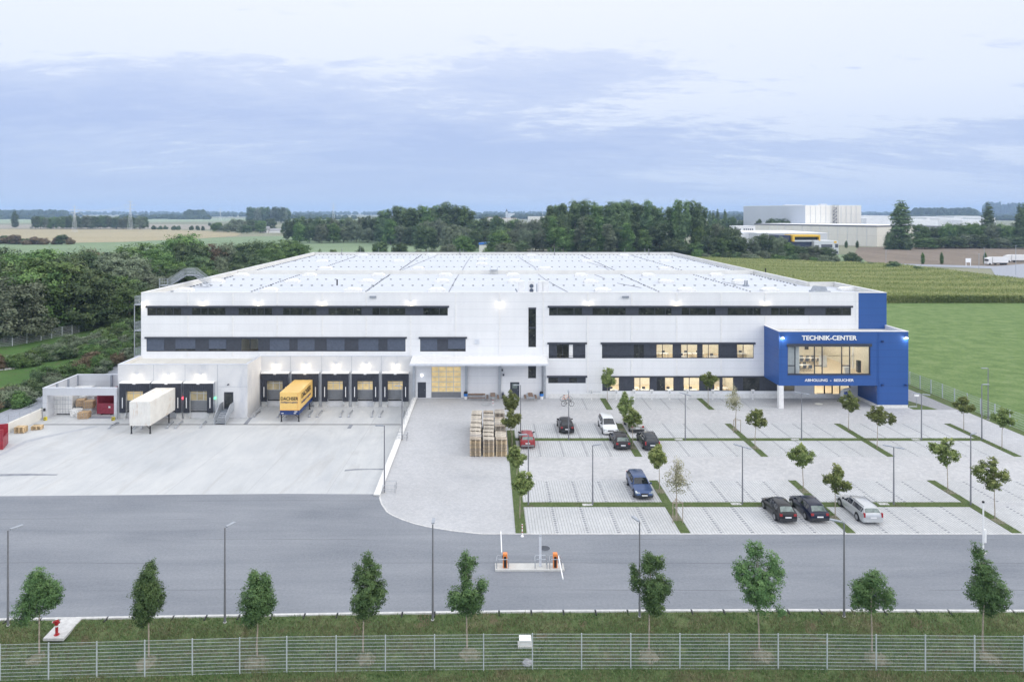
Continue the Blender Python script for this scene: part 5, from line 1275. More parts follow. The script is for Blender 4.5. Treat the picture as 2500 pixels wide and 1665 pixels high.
    for sx in (1, -1):
        for y in (yr, yf_):
            a = MB(); a.tube([(sx * (hw * .93), y, r_ + .03), (sx * (hw + .006), y, r_ + .03)], r_ + .06, 20); a.build('wheel_arch', M['black'] if lower is None else M['plastic'], t)
            w_ = MB(); x = sx * (hw - .07); w_.tube([(x - .10, y, r_), (x + .10, y, r_)], r_, 20); wh = w_.build('wheel', M['tyre'], t)
            if hub:
                w_ = MB(); x2 = sx * (hw + .035); w_.tube([(x2 - .004, y, r_), (x2 + .004, y, r_)], r_ * .66, 14); rim = w_.build('rim', M['rim'], wh)
    # lights, plates, bumpers, mirrors
    fr, rr_ = L / 2, -L / 2
    zr = .80 * k
    for sx in (1, -1):
        if style in ('estate', 'van'):
            m = MB(); m.box(sx * hw * .84 - .07, sx * hw * .84 + .07, rr_ + .005, rr_ + .16, zr - .10, zr + .26 * k); m.build('tail_light', M['tail'], t)
        else:
            m = MB(); m.box(sx * hw * .72 - .13, sx * hw * .72 + .11, rr_ + .012, rr_ + .20, zr - .10, zr + .09); m.build('tail_light', M['tail'], t)
        m = MB(); m.prism([(fr - .34, .60 * k), (fr - .08, .56 * k), (fr - .08, .68 * k), (fr - .36, .765 * k)], sx * hw * .70 - .20, sx * hw * .70 + .19, 'x'); m.build('headlight', M['headlamp'], t)
        m = MB(); m.box(sx * (hw + .02) - .09, sx * (hw + .02) + .09, L * .165, L * .165 + .09, .96 * k, 1.09 * k); m.build('mirror', pm if lower is None else M['plastic'], t)
    lb = M['plastic'] if lower is None else lower
    m = MB(); m.prism([(-hw * .84, rr_ - .01), (hw * .84, rr_ - .01), (hw * .97, rr_ + .16), (hw * .97, rr_ + .20), (-hw * .97, rr_ + .20), (-hw * .97, rr_ + .16)], .30, .50, 'z'); m.build('rear_bumper', lb, t)
    m = MB(); m.prism([(-hw * .80, fr + .01), (hw * .80, fr + .01), (hw * .96, fr - .18), (hw * .96, fr - .24), (-hw * .96, fr - .24), (-hw * .96, fr - .18)], .24, .42, 'z'); m.build('front_bumper', lb, t)
    m = MB(); m.box(-.34, .34, fr - .05, fr + .012, .53 * k, .64 * k); m.build('grille', M['black'], t)
    m = MB(); m.box(-.26, .26, fr + .012, fr + .025, .40, .51); m.build('number_plate', M['plate'], t)
    zp = .66 * k if style != 'estate' else .72 * k
    m = MB(); m.box(-.26, .26, rr_ - .022, rr_ + .0, zp - .10, zp + .01); m.build('number_plate', M['plate'], t)
    if rails:
        for sx in (1, -1): m = MB(); m.tube([(sx * hw * .66, -L * .40, Hh + .01), (sx * hw * .67, L * .05, Hh + .03)], .022, 6); m.build('roof_rail', M['dark'], t)
    return t
def at_rear(px, py, X=None):
    p = G(px, py); return p
def park(label, Xc, Yend, facing, **kw):
    """Yend: the end nearest to the road; facing 'away' shows the tail"""
    L = kw['L']; return car(label, (Xc, Yend + L / 2, .022), 0 if facing == 'away' else math.pi, **kw)
park('red hatchback with grey bumpers parked tail-first beside the pallet stacks', 4.45, 76.1, 'away', L=4.25, Wd=1.70, Hh=1.42, style='estate', col=(.30, .04, .045), lower=M['door'], rearpale=True)
park('black compact hatchback parked alone in the row nearest the bicycles', 9.45, 81.2, 'away', L=4.05, Wd=1.76, Hh=1.46, style='hatch', col=(.012, .011, .014))
park('white people carrier parked nose towards the road beside the black saloons', 14.55, 80.75, 'near', L=4.55, Wd=1.80, Hh=1.63, style='van', col=(.70, .72, .74), lower=M['white'])
park('silver car half hidden behind a young tree next to the white people carrier', 17.9, 81.5, 'away', L=4.5, Wd=1.78, Hh=1.44, style='saloon', col=(.50, .50, .48), metal=.5)
park('black hatchback with red tail lamps parked left of the grass strip', 15.0, 75.6, 'away', L=4.3, Wd=1.80, Hh=1.45, style='hatch', col=(.018, .014, .018), rearpale=True)
park('dark grey estate with roof rails parked right of the grass strip', 18.2, 75.4, 'away', L=4.6, Wd=1.80, Hh=1.47, style='estate', col=(.02, .025, .035), rails=True)
park('blue estate parked nose to the road beside the long grass strip', 14.4, 62.65, 'near', L=4.5, Wd=1.76, Hh=1.42, style='estate', col=(.06, .10, .22), metal=.35)
park('small black hatchback parked furthest from the silver estate in the front row', 25.45, 57.8, 'away', L=3.95, Wd=1.66, Hh=1.45, style='hatch', col=(.014, .014, .017), rearpale=True)
park('glossy navy hatchback parked between the small black car and the silver estate', 28.2, 57.9, 'away', L=4.3, Wd=1.76, Hh=1.45, style='hatch', col=(.012, .016, .038), rearpale=True)
park('long silver estate with red corner lamps parked in the front row', 32.55, 57.6, 'away', L=4.75, Wd=1.77, Hh=1.43, style='estate', col=(.56, .58, .60), metal=.4, rearpale=True, rails=True, lower=M['doorframe'])

# ---------------------------------------------------------------- swap bodies on legs
def swap(label, x0, x1, y0, y1, z0, z1, zg, mat, frame_mat, legs_z, frame_h=.5):
    t = thing('swap_body', ((x0 + x1) / 2, y0, zg), label, 'swap body', 'swap bodies standing at the docks', world=True)
    b = MB(); b.box(x0, x1, y0, y1, z0 + frame_h, z1); b.build('box_body', mat, t, bevel=.03)
    b = MB(); b.box(x0 + .03, x1 - .03, y0 + .02, y1 - .02, z0, z0 + frame_h - .002); b.build('base_frame', frame_mat, t)
    for x in (x0 + .14, x1 - .14):
        for y in (y0 + .25, y1 - 1.5):
            b = MB(); b.box(x - .06, x + .06, y - .06, y + .06, yz(y) + .001, z0); b.box(x - .12, x + .12, y - .12, y + .12, yz(y) + .001, yz(y) + .03); b.bar((x, y, z0 - .5), (x - .5 * (1 if x > (x0 + x1) / 2 else -1), y, z0 - .01), .05); b.build('leg', M['black'], t)
    return t
t = swap('worn white steel swap body with rust streaks standing on legs at the dock', -44.25, -41.65, 84.25, 91.0, .10, 3.07, -.95, M['worn'], M['worn'], 0, .22)
b = MB()
for k in range(22): b.box(-44.27, -44.25, 84.5 + .29 * k, 84.62 + .29 * k, .35, 3.0); b.box(-41.65, -41.63, 84.5 + .29 * k, 84.62 + .29 * k, .35, 3.0)
for k in range(9): b.box(-44.1 + .29 * k, -43.98 + .29 * k, 84.225, 84.25, .35, 3.0)
b.build('corrugation', M['worn'], t)
t = swap('yellow swap body with dark blue chassis and black lettering at the dock', -27.35, -24.78, 89.75, 97.0, -.18, 2.76, -1.15, M['yellow'], M['navy'], 0, .56)
o = t['_o']
text('DACHSER', .62, 'lettering', M['ink'], t, (-26.09 - o[0], 89.72 - o[1], 1.92 - o[2]), (R(90), 0, 0), .01, .008, width=2.28)
text('Intelligent Logistics', .26, 'lettering', M['navy'], t, (-26.09 - o[0], 89.72 - o[1], 1.47 - o[2]), (R(90), 0, 0), .01, .004, width=2.2)
text('DACHSER', .98, 'lettering', M['ink'], t, (-24.75 - o[0], 93.1 - o[1], 1.98 - o[2]), (R(90), 0, R(90)), .01, .012, width=4.7)
text('Intelligent Logistics', .40, 'lettering', M['navy'], t, (-24.75 - o[0], 93.1 - o[1], 1.15 - o[2]), (R(90), 0, R(90)), .01, .004, width=4.7)
b = MB(); b.box(-27.33, -24.8, 89.73, 89.745, .44, .47); b.box(-24.98, -24.96, 89.73, 89.745, .47, 2.74); b.build('door_seam', M['orange'], t)
b = MB(); b.box(-27.15, -26.85, 89.70, 89.765, -.02, .06); b.box(-25.5, -25.2, 89.70, 89.765, -.02, .06); b.box(-25.4, -25.05, 89.70, 89.765, .2, .3); b.build('marker_plate', M['plate'], t)

# wheel guides
def wg(p, q, lab):
    p, q = YG(*p), YG(*q); t = thing('wheel_guide', tuple(p), lab, 'wheel guide', 'steel wheel guides in front of the docks', world=True)
    z = .22; d = (q - p).normalized()
    b = MB(); b.tube([p, p + Vector((0, 0, z)) + d * .3, q + Vector((0, 0, z)) - d * .3, q], .085, 8); b.build('guide_tube', M['steel'], t)
    b = MB(); b.box(p.x - .2, p.x + .2, p.y - .15, p.y + .15, p.z + .002, p.z + .02); b.build('foot_plate', M['steelp'], t)
wgs = [((620, 1018), (636, 1005)), ((678, 1019), (690, 1007)), ((697, 1019), (708, 1008)), ((755, 1018.5), (764, 1004)), ((774, 1018.5), (788, 1004)), ((831, 1018.5), (838, 1004)), ((851, 1018.5), (861, 1004)), ((908, 1018.5), (912, 1004)), ((927, 1018.5), (936, 1004)), ((984, 1018), (987, 1006)),
       ((266, 1046), (290, 1033)), ((327, 1047), (338, 1036)), ((346, 1047), (357, 1037)), ((407, 1046), (424, 1031)), ((428, 1046), (447, 1030)), ((489, 1044), (504, 1031))]
wl = ['beside the side wall of the projecting dock', 'under the left side of the yellow swap body', 'under the right side of the yellow swap body', 'just right of the yellow swap body', 'second right of the yellow swap body', 'left one at the fourth door of the long row', 'right one at the fourth door of the long row', 'left one in front of the last dock door', 'right one in front of the last dock door', 'against the ramp wall',
      'beside the waste shelter', 'under the left leg of the white swap body', 'under the middle of the white swap body', 'just right of the white swap body', 'second right of the white swap body', 'just left of the dock steps']
for (p, q), l in zip(wgs, wl): wg(p, q, 'bent steel wheel guide ' + l)

# ---------------------------------------------------------------- waste shelter and what stands in it
YS = 90.9; sx0, sx1 = fx(104, YS), -49.42; zs0, zs1 = -1.15, H - (948 - CY) * YS / F
t = thing('waste_shelter', ((sx0 + sx1) / 2, YS, zs0), 'open-topped light grey shelter holding a container, bales and a skip', 'shelter', world=True)
b = MB(); b.box(sx0, sx1, YS, YS + .35, zs1 - .95, zs1); b.build('header_beam', M['pgrey'], t)
b = MB(); b.box(sx0, sx0 + .55, YS, YS + .35, zs0, zs1 - .951); b.build('front_post', M['pgrey'], t)
b = MB(); b.box(sx1 - .35, sx1, YS, YS + .35, zs0, zs1 - .951); b.build('front_post', M['pgrey'], t)
b = MB(); b.box(sx0, sx0 + .2, YS + .351, 98.65, zs0, zs1); b.build('side_wall', M['pgrey'], t)
b = MB(); b.box(sx0 + .2, sx1, 98.45, 98.65, zs0, zs1); b.build('back_wall', M['pgrey'], t)
b = MB(); b.box(sx0 - .04, sx1, 98.4, 98.7, zs1 + .001, zs1 + .06); b.box(sx0 - .04, sx0 + .26, YS - .02, 98.4, zs1 + .001, zs1 + .06); b.box(sx0 + .26, sx1, YS - .02, YS + .38, zs1 + .001, zs1 + .06); b.build('coping', M['lead'], t)
for px in (189, 272): X = fx(px, 98.3); b = MB(); b.box(X - .12, X + .12, 98.2, 98.449, zs0, zs1 - .02); b.build('steel_column', M['steelp'], t)
for y in (93.5, 96): b = MB(); b.box(sx0 + .201, sx0 + .42, y - .1, y + .1, zs0, zs1 - .02); b.build('steel_column', M['steelp'], t)
for px in (154, 197.5, 241): X = fx(px, YS); b = MB(); b.box(X - .22, X + .22, YS - .05, YS + .12, zs1 + .062, zs1 + .12); b.build('lamp', M['signwhite'], t)
b = MB(); b.box(fx(107, YS), fx(111, YS), YS - .14, YS - .002, zs0 + 1.15, zs0 + 1.5); b.build('switch_box', M['black'], t)
for x in (fx(115, YS), fx(280, YS)):
    g = thing('impact_guard', (x, YS - .35, zs0), 'yellow and black striped guard at the foot of the %s shelter post' % ('lane side' if x < -55 else 'dock side'), 'guard', 'striped guards at the shelter posts')
    b = MB(); b.box(-.16, .16, -.16, .16, 0, .42); b.build('guard_body', simple('hazard_yellow', (.75, .62, .03), .5, var=.05), g)
    b = MB()
    for k in range(2): b.prism([(-.17, .02 + .2 * k), (-.17, .12 + .2 * k), (.17, .22 + .2 * k), (.17, .12 + .2 * k)], -.170, -.162, 'y')
    b.build('stripe', M['black'], g)
# shipping container
cx_, cy_ = fx(154, 93.0), 93.0
t = thing('shipping_container', (cx_, cy_, -1.15), 'white steel container with closed double doors inside the waste shelter', 'container')
b = MB(); b.box(-1.22, 1.22, 0, 5.6, .16, 2.62); b.build('container_body', M['white'], t, bevel=.02)
for s in (-1, 1):
    b = MB(); b.box(min(s * .03, s * 1.12), max(s * .03, s * 1.12), -.05, -.002, .28, 2.50); d_ = b.build('door', M['whiterough'], t)
    for q in (.35, .78): b = MB(); b.tube([(s * q, -.09, .22), (s * q, -.09, 2.56)], .022, 6); b.build('lock_bar', M['doorframe'], d_)
b = MB()
for z in (.8, 1.45, 2.05): b.box(-1.15, 1.15, -.062, -.051, z, z + .03)
b.box(-.012, .012, -.07, -.051, .28, 2.5); b.build('door_rib', M['steelp'], t)
b = MB()
for sx in (-1.225, 1.215):
    for k in range(18): b.box(sx, sx + .012, .2 + .29 * k, .34 + .29 * k, .3, 2.5)
b.build('corrugation', M['doorframe'], t)
b = MB(); b.box(-1.22, -.95, -.04, .2, 0, .158); b.box(.95, 1.22, -.04, .2, 0, .158); b.box(-1.22, -.95, 5.3, 5.5, 0, .158); b.box(.95, 1.22, 5.3, 5.5, 0, .158); b.build('corner_foot', M['white'], t)
# bales
def lump(name, c, s, mat, seed, lab, rz=0.1, band=True, parent=None):
    rr = random.Random(seed); bm = bmesh.new(); bmesh.ops.create_cube(bm, size=1); bmesh.ops.subdivide_edges(bm, edges=bm.edges, cuts=7, use_grid_fill=True)
    for v in bm.verts:
        l = max(abs(v.co.x), abs(v.co.y), abs(v.co.z)); d = v.co.normalized(); v.co = v.co * .86 + d * .075
        v.co.x *= s[0]; v.co.y *= s[1]; v.co.z *= s[2]; n_ = math.sin(v.co.x * 9 + seed) * math.cos(v.co.z * 11 + seed * 2) * math.sin(v.co.y * 8 + 1); v.co += d * (n_ * .05 + rr.uniform(-.03, .03)); v.co.z += s[2] * .5
    me = bpy.data.meshes.new(name); bm.to_mesh(me); bm.free(); me.materials.append(mat)
    t = thing(name, c, lab, 'bale', 'pressed waste bales in the shelter', rz)
    ob = bpy.data.objects.new('bale_body', me); C.objects.link(ob); ob.parent = t
    if band:
        b = MB(); k = .5 * s[1] + .03
        for q in (-.32, -.1, .12, .34): b.box(q * s[0] - .012, q * s[0] + .012, -k, -k + .02, .05, s[2] * .95)
        b.build('strap', M['steelp'], t)
    return t
def S_(px, Y): return fx(px, Y)
lump('cardboard_bale', (S_(206, 91.6), 91.6, -1.15), (1.35, 1.1, .85), M['card'], 1, 'brown cardboard bale lying in front of the others on the shelter floor')
lump('cardboard_bale', (S_(219, 93.2), 93.2, -.2), (1.25, 1.1, .95), M['card'], 2, 'brown cardboard bale stacked next to the dark red skip')
lump('cardboard_bale', (S_(197, 93.6), 93.7, -.1), (1.1, 1.1, .9), M['card'], 3, 'brown cardboard bale stacked above the white foil bale', .3)
lump('foil_bale', (S_(190, 92.7), 92.7, -1.15), (1.5, 1.2, .95), M['foil'], 4, 'crumpled white foil bale beside the white container', .2, False)
lump('foil_bale', (S_(217, 93.4), 93.4, -1.15), (1.4, 1.2, .95), M['foil'], 5, 'white foil bale under the cardboard bale by the red skip', 0, False)
lump('foil_bale', (S_(200, 94.4), 94.5, -1.15), (1.4, 1.2, 1.0), M['foil'], 8, 'foil bale at the bottom of the back of the pile', 0, False)
lump('foil_bale', (S_(212, 95.4), 95.4, -1.15), (3.2, 1.8, 2.1), M['foil'], 6, 'big heap of grey white foil bales against the shelter back wall', 0, False)
lump('foil_bale', (S_(224, 94.9), 94.9, .9), (1.5, 1.1, .9), M['foil'], 7, 'white foil bale on top of the heap beside the skip', .4, False)
def skip(label, loc, w_, l_, h_, mat, rz=0, name='skip_container'):
    t = thing(name, loc, label, 'skip', rz=rz)
    b = MB(); tk = .07
    b.box(-w_ / 2, w_ / 2, 0, l_, .15, .22); b.box(-w_ / 2, -w_ / 2 + tk, 0, l_, .221, h_); b.box(w_ / 2 - tk, w_ / 2, 0, l_, .221, h_); b.box(-w_ / 2 + tk, w_ / 2 - tk, l_ - tk, l_, .221, h_); b.box(-w_ / 2 + tk, w_ / 2 - tk, 0, tk, .221, h_ * .62)
    b.build('tub', mat, t)
    b = MB()
    for k in range(int(l_ / .6) + 1):
        for s in (-1, 1): x = s * (w_ / 2 + .04); b.box(x - .04, x + .04, .6 * k, .6 * k + .1, .15, h_ - .1)
    b.build('rib', mat, t)
    b = MB(); b.box(-w_ / 2 - .08, -w_ / 2 + .08, 0, l_, h_, h_ + .09); b.box(w_ / 2 - .08, w_ / 2 + .08, 0, l_, h_, h_ + .09); b.build('rim', mat, t)
    b = MB(); b.box(-.7, -.55, .0, l_, 0, .149); b.box(.55, .7, 0, l_, 0, .149); b.build('runner', M['black'], t); return t
s = skip('dark red open roll-off skip inside the waste shelter', (S_(258.5, 92.9), 92.9, -1.14), 2.3, 5.2, 2.55, M['skipred'])
b = MB(); b.box(.35, .62, -.02, -.003, .95, 1.2); b.build('label_plate', M['plate'], s)
b = MB(); b.box(-2.4, .6, 0, 1.0, 0, .02); b = b.build('loading_mat', M['steelp']); b.location = (S_(262, 91.6), 91.3, -1.145); tag(b, 'flat dark steel plate lying in front of the red skip', 'steel plate')
skip('bright red open skip standing at the lane wall beyond the pallet piles', (-55.85, 79.1, yz(79.1) - .1), 2.4, 6.0, 2.35, simple('red_skip_paint', (.30, .025, .04), .45, var=.12), R(114))

# ---------------------------------------------------------------- pallets
def pallet_mesh(mat, name='pallet'):
    b = MB(); l, w_ = 1.2, .8
    for i in range(5): x = -l / 2; b.box(-l / 2, l / 2, -w_ / 2 + i * .165 + .0, -w_ / 2 + i * .165 + .14, .122, .144)
    for x in (-l / 2, -.0725, l / 2 - .145): b.box(x, x + .145, -w_ / 2, w_ / 2, .100, .1215)
    for x in (-l / 2, -.0725, l / 2 - .145):
        for y in (-w_ / 2, -.05, w_ / 2 - .1): b.box(x, x + .145, y, y + .1, .0225, .0995)
    for y in (-w_ / 2, -.05, w_ / 2 - .1): b.box(-l / 2, l / 2, y, y + .1, 0, .022)
    o = b.build(name, mat); return o
mats_p = [simple('pallet_wood_a', (.52, .47, .40), .9, var=.3, scale=3), simple('pallet_wood_b', (.42, .36, .29), .9, var=.3, scale=3), simple('pallet_wood_c', (.58, .46, .30), .9, var=.25, scale=3), simple('pallet_wood_d', (.38, .35, .32), .9, var=.3, scale=3)]
protos = [pallet_mesh(m) for m in mats_p]; used = [False] * 4
rp = random.Random(21)
def pallet(x, y, z, rz, k, lab, grp):
    o = protos[k] if not used[k] else protos[k].copy()
    if used[k]: C.objects.link(o)
    used[k] = True; o.location = (x, y, z); o.rotation_euler = (0, 0, rz); o['label'] = lab; o['category'] = 'pallet'; o['group'] = grp; return o
yfr = G(1190, 1115).y; Xs = [fx(1146.2 + 14, yfr), fx(1193, yfr), fx(1223.5, yfr)]
hid = []
colnames = ['stack on the paving side', 'middle stack', 'stack on the grass-strip side']
for c, X in enumerate(Xs):
    hcol = 13
    for r_ in range(12):
        y = yfr + .42 + r_ * .86 + rp.uniform(-.02, .02); hN = 13 if r_ < 1 else 13 + rp.choice([-1, 0, 0, 1]) + (1 if 3 < r_ < 8 else 0) + (1 if r_ > 9 else 0)
        jx = rp.uniform(-.05, .05)
        for k in range(hN):
            x = X + jx + rp.uniform(-.012, .012); yy = y + rp.uniform(-.012, .012); rz = rp.uniform(-.012, .012)
            ki = rp.choice([2, 1, 2]) if r_ == 0 and k < hN - 1 else rp.choice([0, 0, 3, 1])
            if r_ == 0: pallet(x, yy, .02 + k * .144, rz, ki, f"pallet {nth(k)} from the ground in the front {colnames[c]}", 'wooden pallets stacked on the block paving')
            elif k >= hN - 3: pallet(x, yy, .02 + k * .144, rz, ki, f"{['third layer', 'second layer', 'top'][k - hN + 3]} pallet, row {nth(r_)} behind the front of the {colnames[c]}", 'wooden pallets stacked on the block paving')
            else: hid.append((x, yy, .02 + k * .144, rz, ki))
bmb = MB(); base = protos[0].data
va = [v.co.copy() for v in base.vertices]; fa = [tuple(p.vertices) for p in base.polygons]
for x, y, z, rz, ki in hid:
    k = len(bmb.v); cs, sn = math.cos(rz), math.sin(rz)
    bmb.v += [(x + v.x * cs - v.y * sn, y + v.x * sn + v.y * cs, z + v.z) for v in va]; bmb.f += [tuple(k + i for i in f) for f in fa]; bmb.m += [ki] * len(fa)
tag(bmb.build('hidden_pallets', mats_p, fix=False), kind='stuff')
pn = pallet_mesh(M['woodn']); first = [True]
def pallet2(x, y, z, rz, lab):
    o = pn if first[0] else pn.copy()
    if not first[0]: C.objects.link(o)
    first[0] = False; o.location = (x, y, z); o.rotation_euler = (0, 0, rz); tag(o, lab, 'pallet', 'pale pallets in the yard corner')
p = YG(46, 1058); q = YG(86, 1050)
for k in range(5): pallet2(p.x, p.y + .4, p.z + .03 + .146 * k, rp.uniform(-.06, .06), f"pale pallet {nth(k)} from the ground in the pile nearest the red skip")
for k in range(3): pallet2(q.x, q.y + .4, q.z + .03 + .146 * k, .25 + rp.uniform(-.06, .06), f"pale pallet {nth(k)} from the ground in the low angled yard pile")

# ---------------------------------------------------------------- lamp posts
def lamp_post(label, base, top_py, kind, rz=0, z0=0.0, guard=False):
    p = G(*base, z0); h = H - (top_py - CY) * p.y / F - z0
    t = thing('street_lamp', tuple(p), label, 'lamp post', 'street lamps round the site', rz)
    b = MB(); b.tube([(0, 0, 0), (0, 0, h * .45), (0, 0, h)], [.075, .062, .045], 8); b.build('pole', M['pole'], t, smooth=60)
    b = MB(); b.tube([(0, 0, 0), (0, 0, .04)], .17 if p.y > 50 else .11, 10); b.build('base_plate', M['concrete'], t)
    heads = (1,) if kind == 'single' else (1, -1)
    for s in heads:
        b = MB(); b.box(-.10, .10, min(s * .12, s * .85), max(s * .12, s * .85), h - .02, h + .05); b.bar((0, 0, h - .03), (0, s * .3, h + .0), .05); o = b.build('lamp_head', M['lhead'], t)
        b = MB(); b.box(-.08, .08, min(s * .2, s * .8), max(s * .2, s * .8), h - .03, h - .021); b.build('lamp_glass', M['plate'], o)
    return t
for a in [((1271, 1070), 940, 'single', 90, 'grey lamp post behind the red hatchback beside the slim tree row'), ((1388.5, 1074.5), 958, 'single', 0, 'grey lamp post standing in front of the parked bicycles'), ((1290, 1233.7), 1061, 'single', 90, 'grey lamp post at the end of the grass strip nearest the pallets'),
          ((1447, 1232.8), 1087, 'single', -70, 'grey lamp post in the strip left of the blue estate'), ((1673, 1074.5), 962, 'double', 30, 'double-headed lamp post in front of the lit office windows'), ((1812.7, 1231.5), 1090, 'double', 40, 'double-headed lamp post left of the three cars in the front row'),
          ((1957, 1074), 960, 'double', 50, 'double-headed lamp post standing in front of the entrance'), ((2182, 1232.5), 1091, 'double', 52, 'double-headed lamp post in the strip right of the silver estate'), ((2249.7, 1075), 962, 'double', 52, 'double-headed lamp post in line with the blue corner block'),
          ((2397, 1074), 938.7, 'single', -90, 'grey lamp post at the end of the strip near the meadow fence'), ((2412.4, 1024), 899, 'single', 90, 'tall grey lamp post right beside the meadow fence'), ((2370, 1233), 1060.7, 'single', -60, 'lamp post where the last grass strips meet near the maple'),
          ((981.5, 1074.5), 942, 'single', 90, 'lamp post in a small railed bay halfway along the ramp wall'), ((938.5, 1203), 1039, 'single', 90, 'lamp post in a small railed bay at the road end of the ramp wall'),
          ((19.5, 1527), 1294, 'single', -35, 'street lamp in the turf next to the red hydrant'), ((549, 1519), 1288, 'single', -25, 'street lamp in the turf between the second and third ash tree'), ((1056.5, 1513), 1280, 'single', 0, 'street lamp in the turf left of the barrier island'),
          ((1561.5, 1505), 1274, 'single', 20, 'street lamp half hidden by the ash right of the barriers'), ((2060.8, 1505), 1275, 'single', 60, 'street lamp in the turf left of the small round ash')]:
    lamp_post(a[4], a[0], a[1], a[2], R(a[3]))
for px, py, l in ((972, 1074, 'small steel guard rail round the lamp halfway along the ramp wall'), (941, 1200, 'small steel guard rail round the lamp at the ramp wall end'), (2412, 1020, 'small steel guard rail by the tall lamp at the meadow fence')):
    p = G(px + 9, py); t = thing('guard_rail', tuple(p), l, 'guard rail', 'small guard rails at lamp posts')
    b = MB(); railing(b, [(-.6, -.35, 0), (.6, -.35, 0), (.6, .6, 0), (-.6, .6, 0)], .75, (1.0, .5), 1.3, .022); b.build('rail', M['steel'], t)

# ---------------------------------------------------------------- barriers
p = G(1293.6, 1395); iy0, iy1 = p.y, p.y + .95; ix0, ix1 = fx(1208.7, iy0), fx(1378.5, iy0)
t = thing('traffic_island', ((ix0 + ix1) / 2, iy0, 0), 'long narrow concrete island carrying the two orange barriers', 'island', world=True)
b = MB(); b.box(ix0, ix1, iy0, iy1, 0, .15); b.build('island_block', M['concrete'], t, bevel=.02)
def barrier(x, label, fwd):
    y = iy0 + .35; t = thing('parking_barrier', (x, y, .15), label, 'barrier', 'orange car park barriers')
    b = MB(); b.box(-.165, .165, -.16, .16, 0, 1.05); b.build('cabinet', M['orange'], t, bevel=.03)
    b = MB(); b.box(-.095, .095, -.172, -.163, .04, .86); b.build('front_panel', M['black'], t)
    s = -1 if fwd else 1; xo = -.20 if fwd else .20
    b = MB(); b.box(min(xo, xo * .8), max(xo, xo * .8) , -.08, .08, .68, .86); b.build('hub', M['black'], t)
    xo = -.24 if fwd else .24
    b = MB(); b.box(xo - .035, xo + .035, (.55 if fwd else -3.1), (3.9 if fwd else .0), .74, .84); b.build('boom', M['signwhite'], t)
    if fwd: b = MB(); b.box(xo - .03, xo + .03, -.1, .549, .745, .835); b.build('boom_stub', M['steelp'], t)
    return t
def hoop(x, y, label, w_=.55, open_=1):
    t = thing('guard_hoop', (x, y, .15), label, 'guard hoop', 'steel guard hoops on the island')
    b = MB()
    for s in (-.32, .32): pass
    pts = [(-w_, -.28, 0), (-w_, -.28, .55), (-w_ + .12, -.28, .68), (w_ * .45, -.28, .68), (w_ * .6, -.28, .55), (w_ * .6, -.28, 0)]
    b.tube(pts, .032, 8); b.tube([(-w_, -.28, .5), (-w_, .1, .66), (-w_ + .1, .32, .68), (w_ * .45, .32, .68), (w_ * .6, .32, .55), (w_ * .6, .32, 0)], .032, 8); b.build('hoop_tube', M['steel'], t)
barrier(fx(1233.5, iy0), 'orange barrier with dark front, boom closed towards the car park', True)
barrier(fx(1356.5, iy0), 'orange barrier whose white boom reaches towards the street trees', False)
hoop(fx(1231, iy0), iy0 + .42, 'bent steel hoop round the orange barrier at the far end from the manhole'); hoop(fx(1325, iy0), iy0 + .42, 'bent steel hoop round the grey pillar on the island'); hoop(fx(1361, iy0), iy0 + .42, 'bent steel hoop round the barrier nearest the island end')
b = MB(); b.box(-.085, .085, -.085, .085, 0, 2.25); t = thing('access_pillar', (fx(1320.5, iy0), iy0 + .55, .15), 'tall plain grey pillar on the barrier island', 'pillar'); b.build('pillar_body', M['lead'], t); b = MB(); b.box(-.1, .1, -.1, .1, 2.251, 2.28); b.build('cap', M['steelp'], t)
def manhole(px, py, r_, mat, lab, z=.01):
    p = G(px, py, z); t = thing('manhole_cover', tuple(p), lab, 'manhole cover'); b = MB(); b.tube([(0, 0, 0), (0, 0, .012)], r_, 24); b.build('lid', mat, t)
    b = MB()
    for k in range(24): a = 2 * math.pi * k / 24; a2 = 2 * math.pi * (k + 1) / 24; b.face([(r_ * math.cos(a), r_ * math.sin(a), .014), (r_ * math.cos(a2), r_ * math.sin(a2), .014), (r_ * 1.12 * math.cos(a2), r_ * 1.12 * math.sin(a2), .014), (r_ * 1.12 * math.cos(a), r_ * 1.12 * math.sin(a), .014)])
    b.build('ring', M['steelp'], t, fix=False)
manhole(1330, 1338, .42, M['dark'], 'dark round manhole cover in the road behind the barriers')
manhole(1186, 987, .55, M['doorframe'], 'pale round manhole cover in the paving before the blank wall', .02)
manhole(1998.5, 986, .55, M['doorframe'], 'pale round manhole cover in front of the glass entrance', .02)
for i, (px, py) in enumerate(((1434, 1233), (1797, 1231), (2157, 1231), (1657, 1073.5), (1941, 1073.5), (2236, 1073.5))):
    p = G(px, py); o = MB().box(-.45, .45, -.22, .22, 0, .055).build('cable_pit_cover', M['kerb']); o.location = p
    tag(o, ['pale rectangular pit cover at the lamp left of the blue estate', 'pale pit cover at the lamp left of the front row cars', 'pale pit cover at the lamp right of the silver estate', 'pale pit cover at the lamp before the lit offices', 'pale pit cover at the lamp before the entrance', 'pale pit cover at the lamp in line with the blue corner'][i], 'pit cover', 'pit covers in the grass strips')
# red and white delineator
p = G(1275, 1309); t = thing('delineator_post', tuple(p), 'red and white banded post at the end of the grass strip by the road', 'post')
b = MB(); b.tube([(0, 0, .06), (0, 0, 1.0)], .045, 8); b.build('post', M['signwhite'], t); b = MB(); b.tube([(0, 0, 0), (0, 0, .12)], [.14, .08], 8); b.build('foot', M['signwhite'], t)
for z in (.32, .62, .86): b = MB(); b.tube([(0, 0, z), (0, 0, z + .09)], .048, 8); b.build('band', M['red'], t)
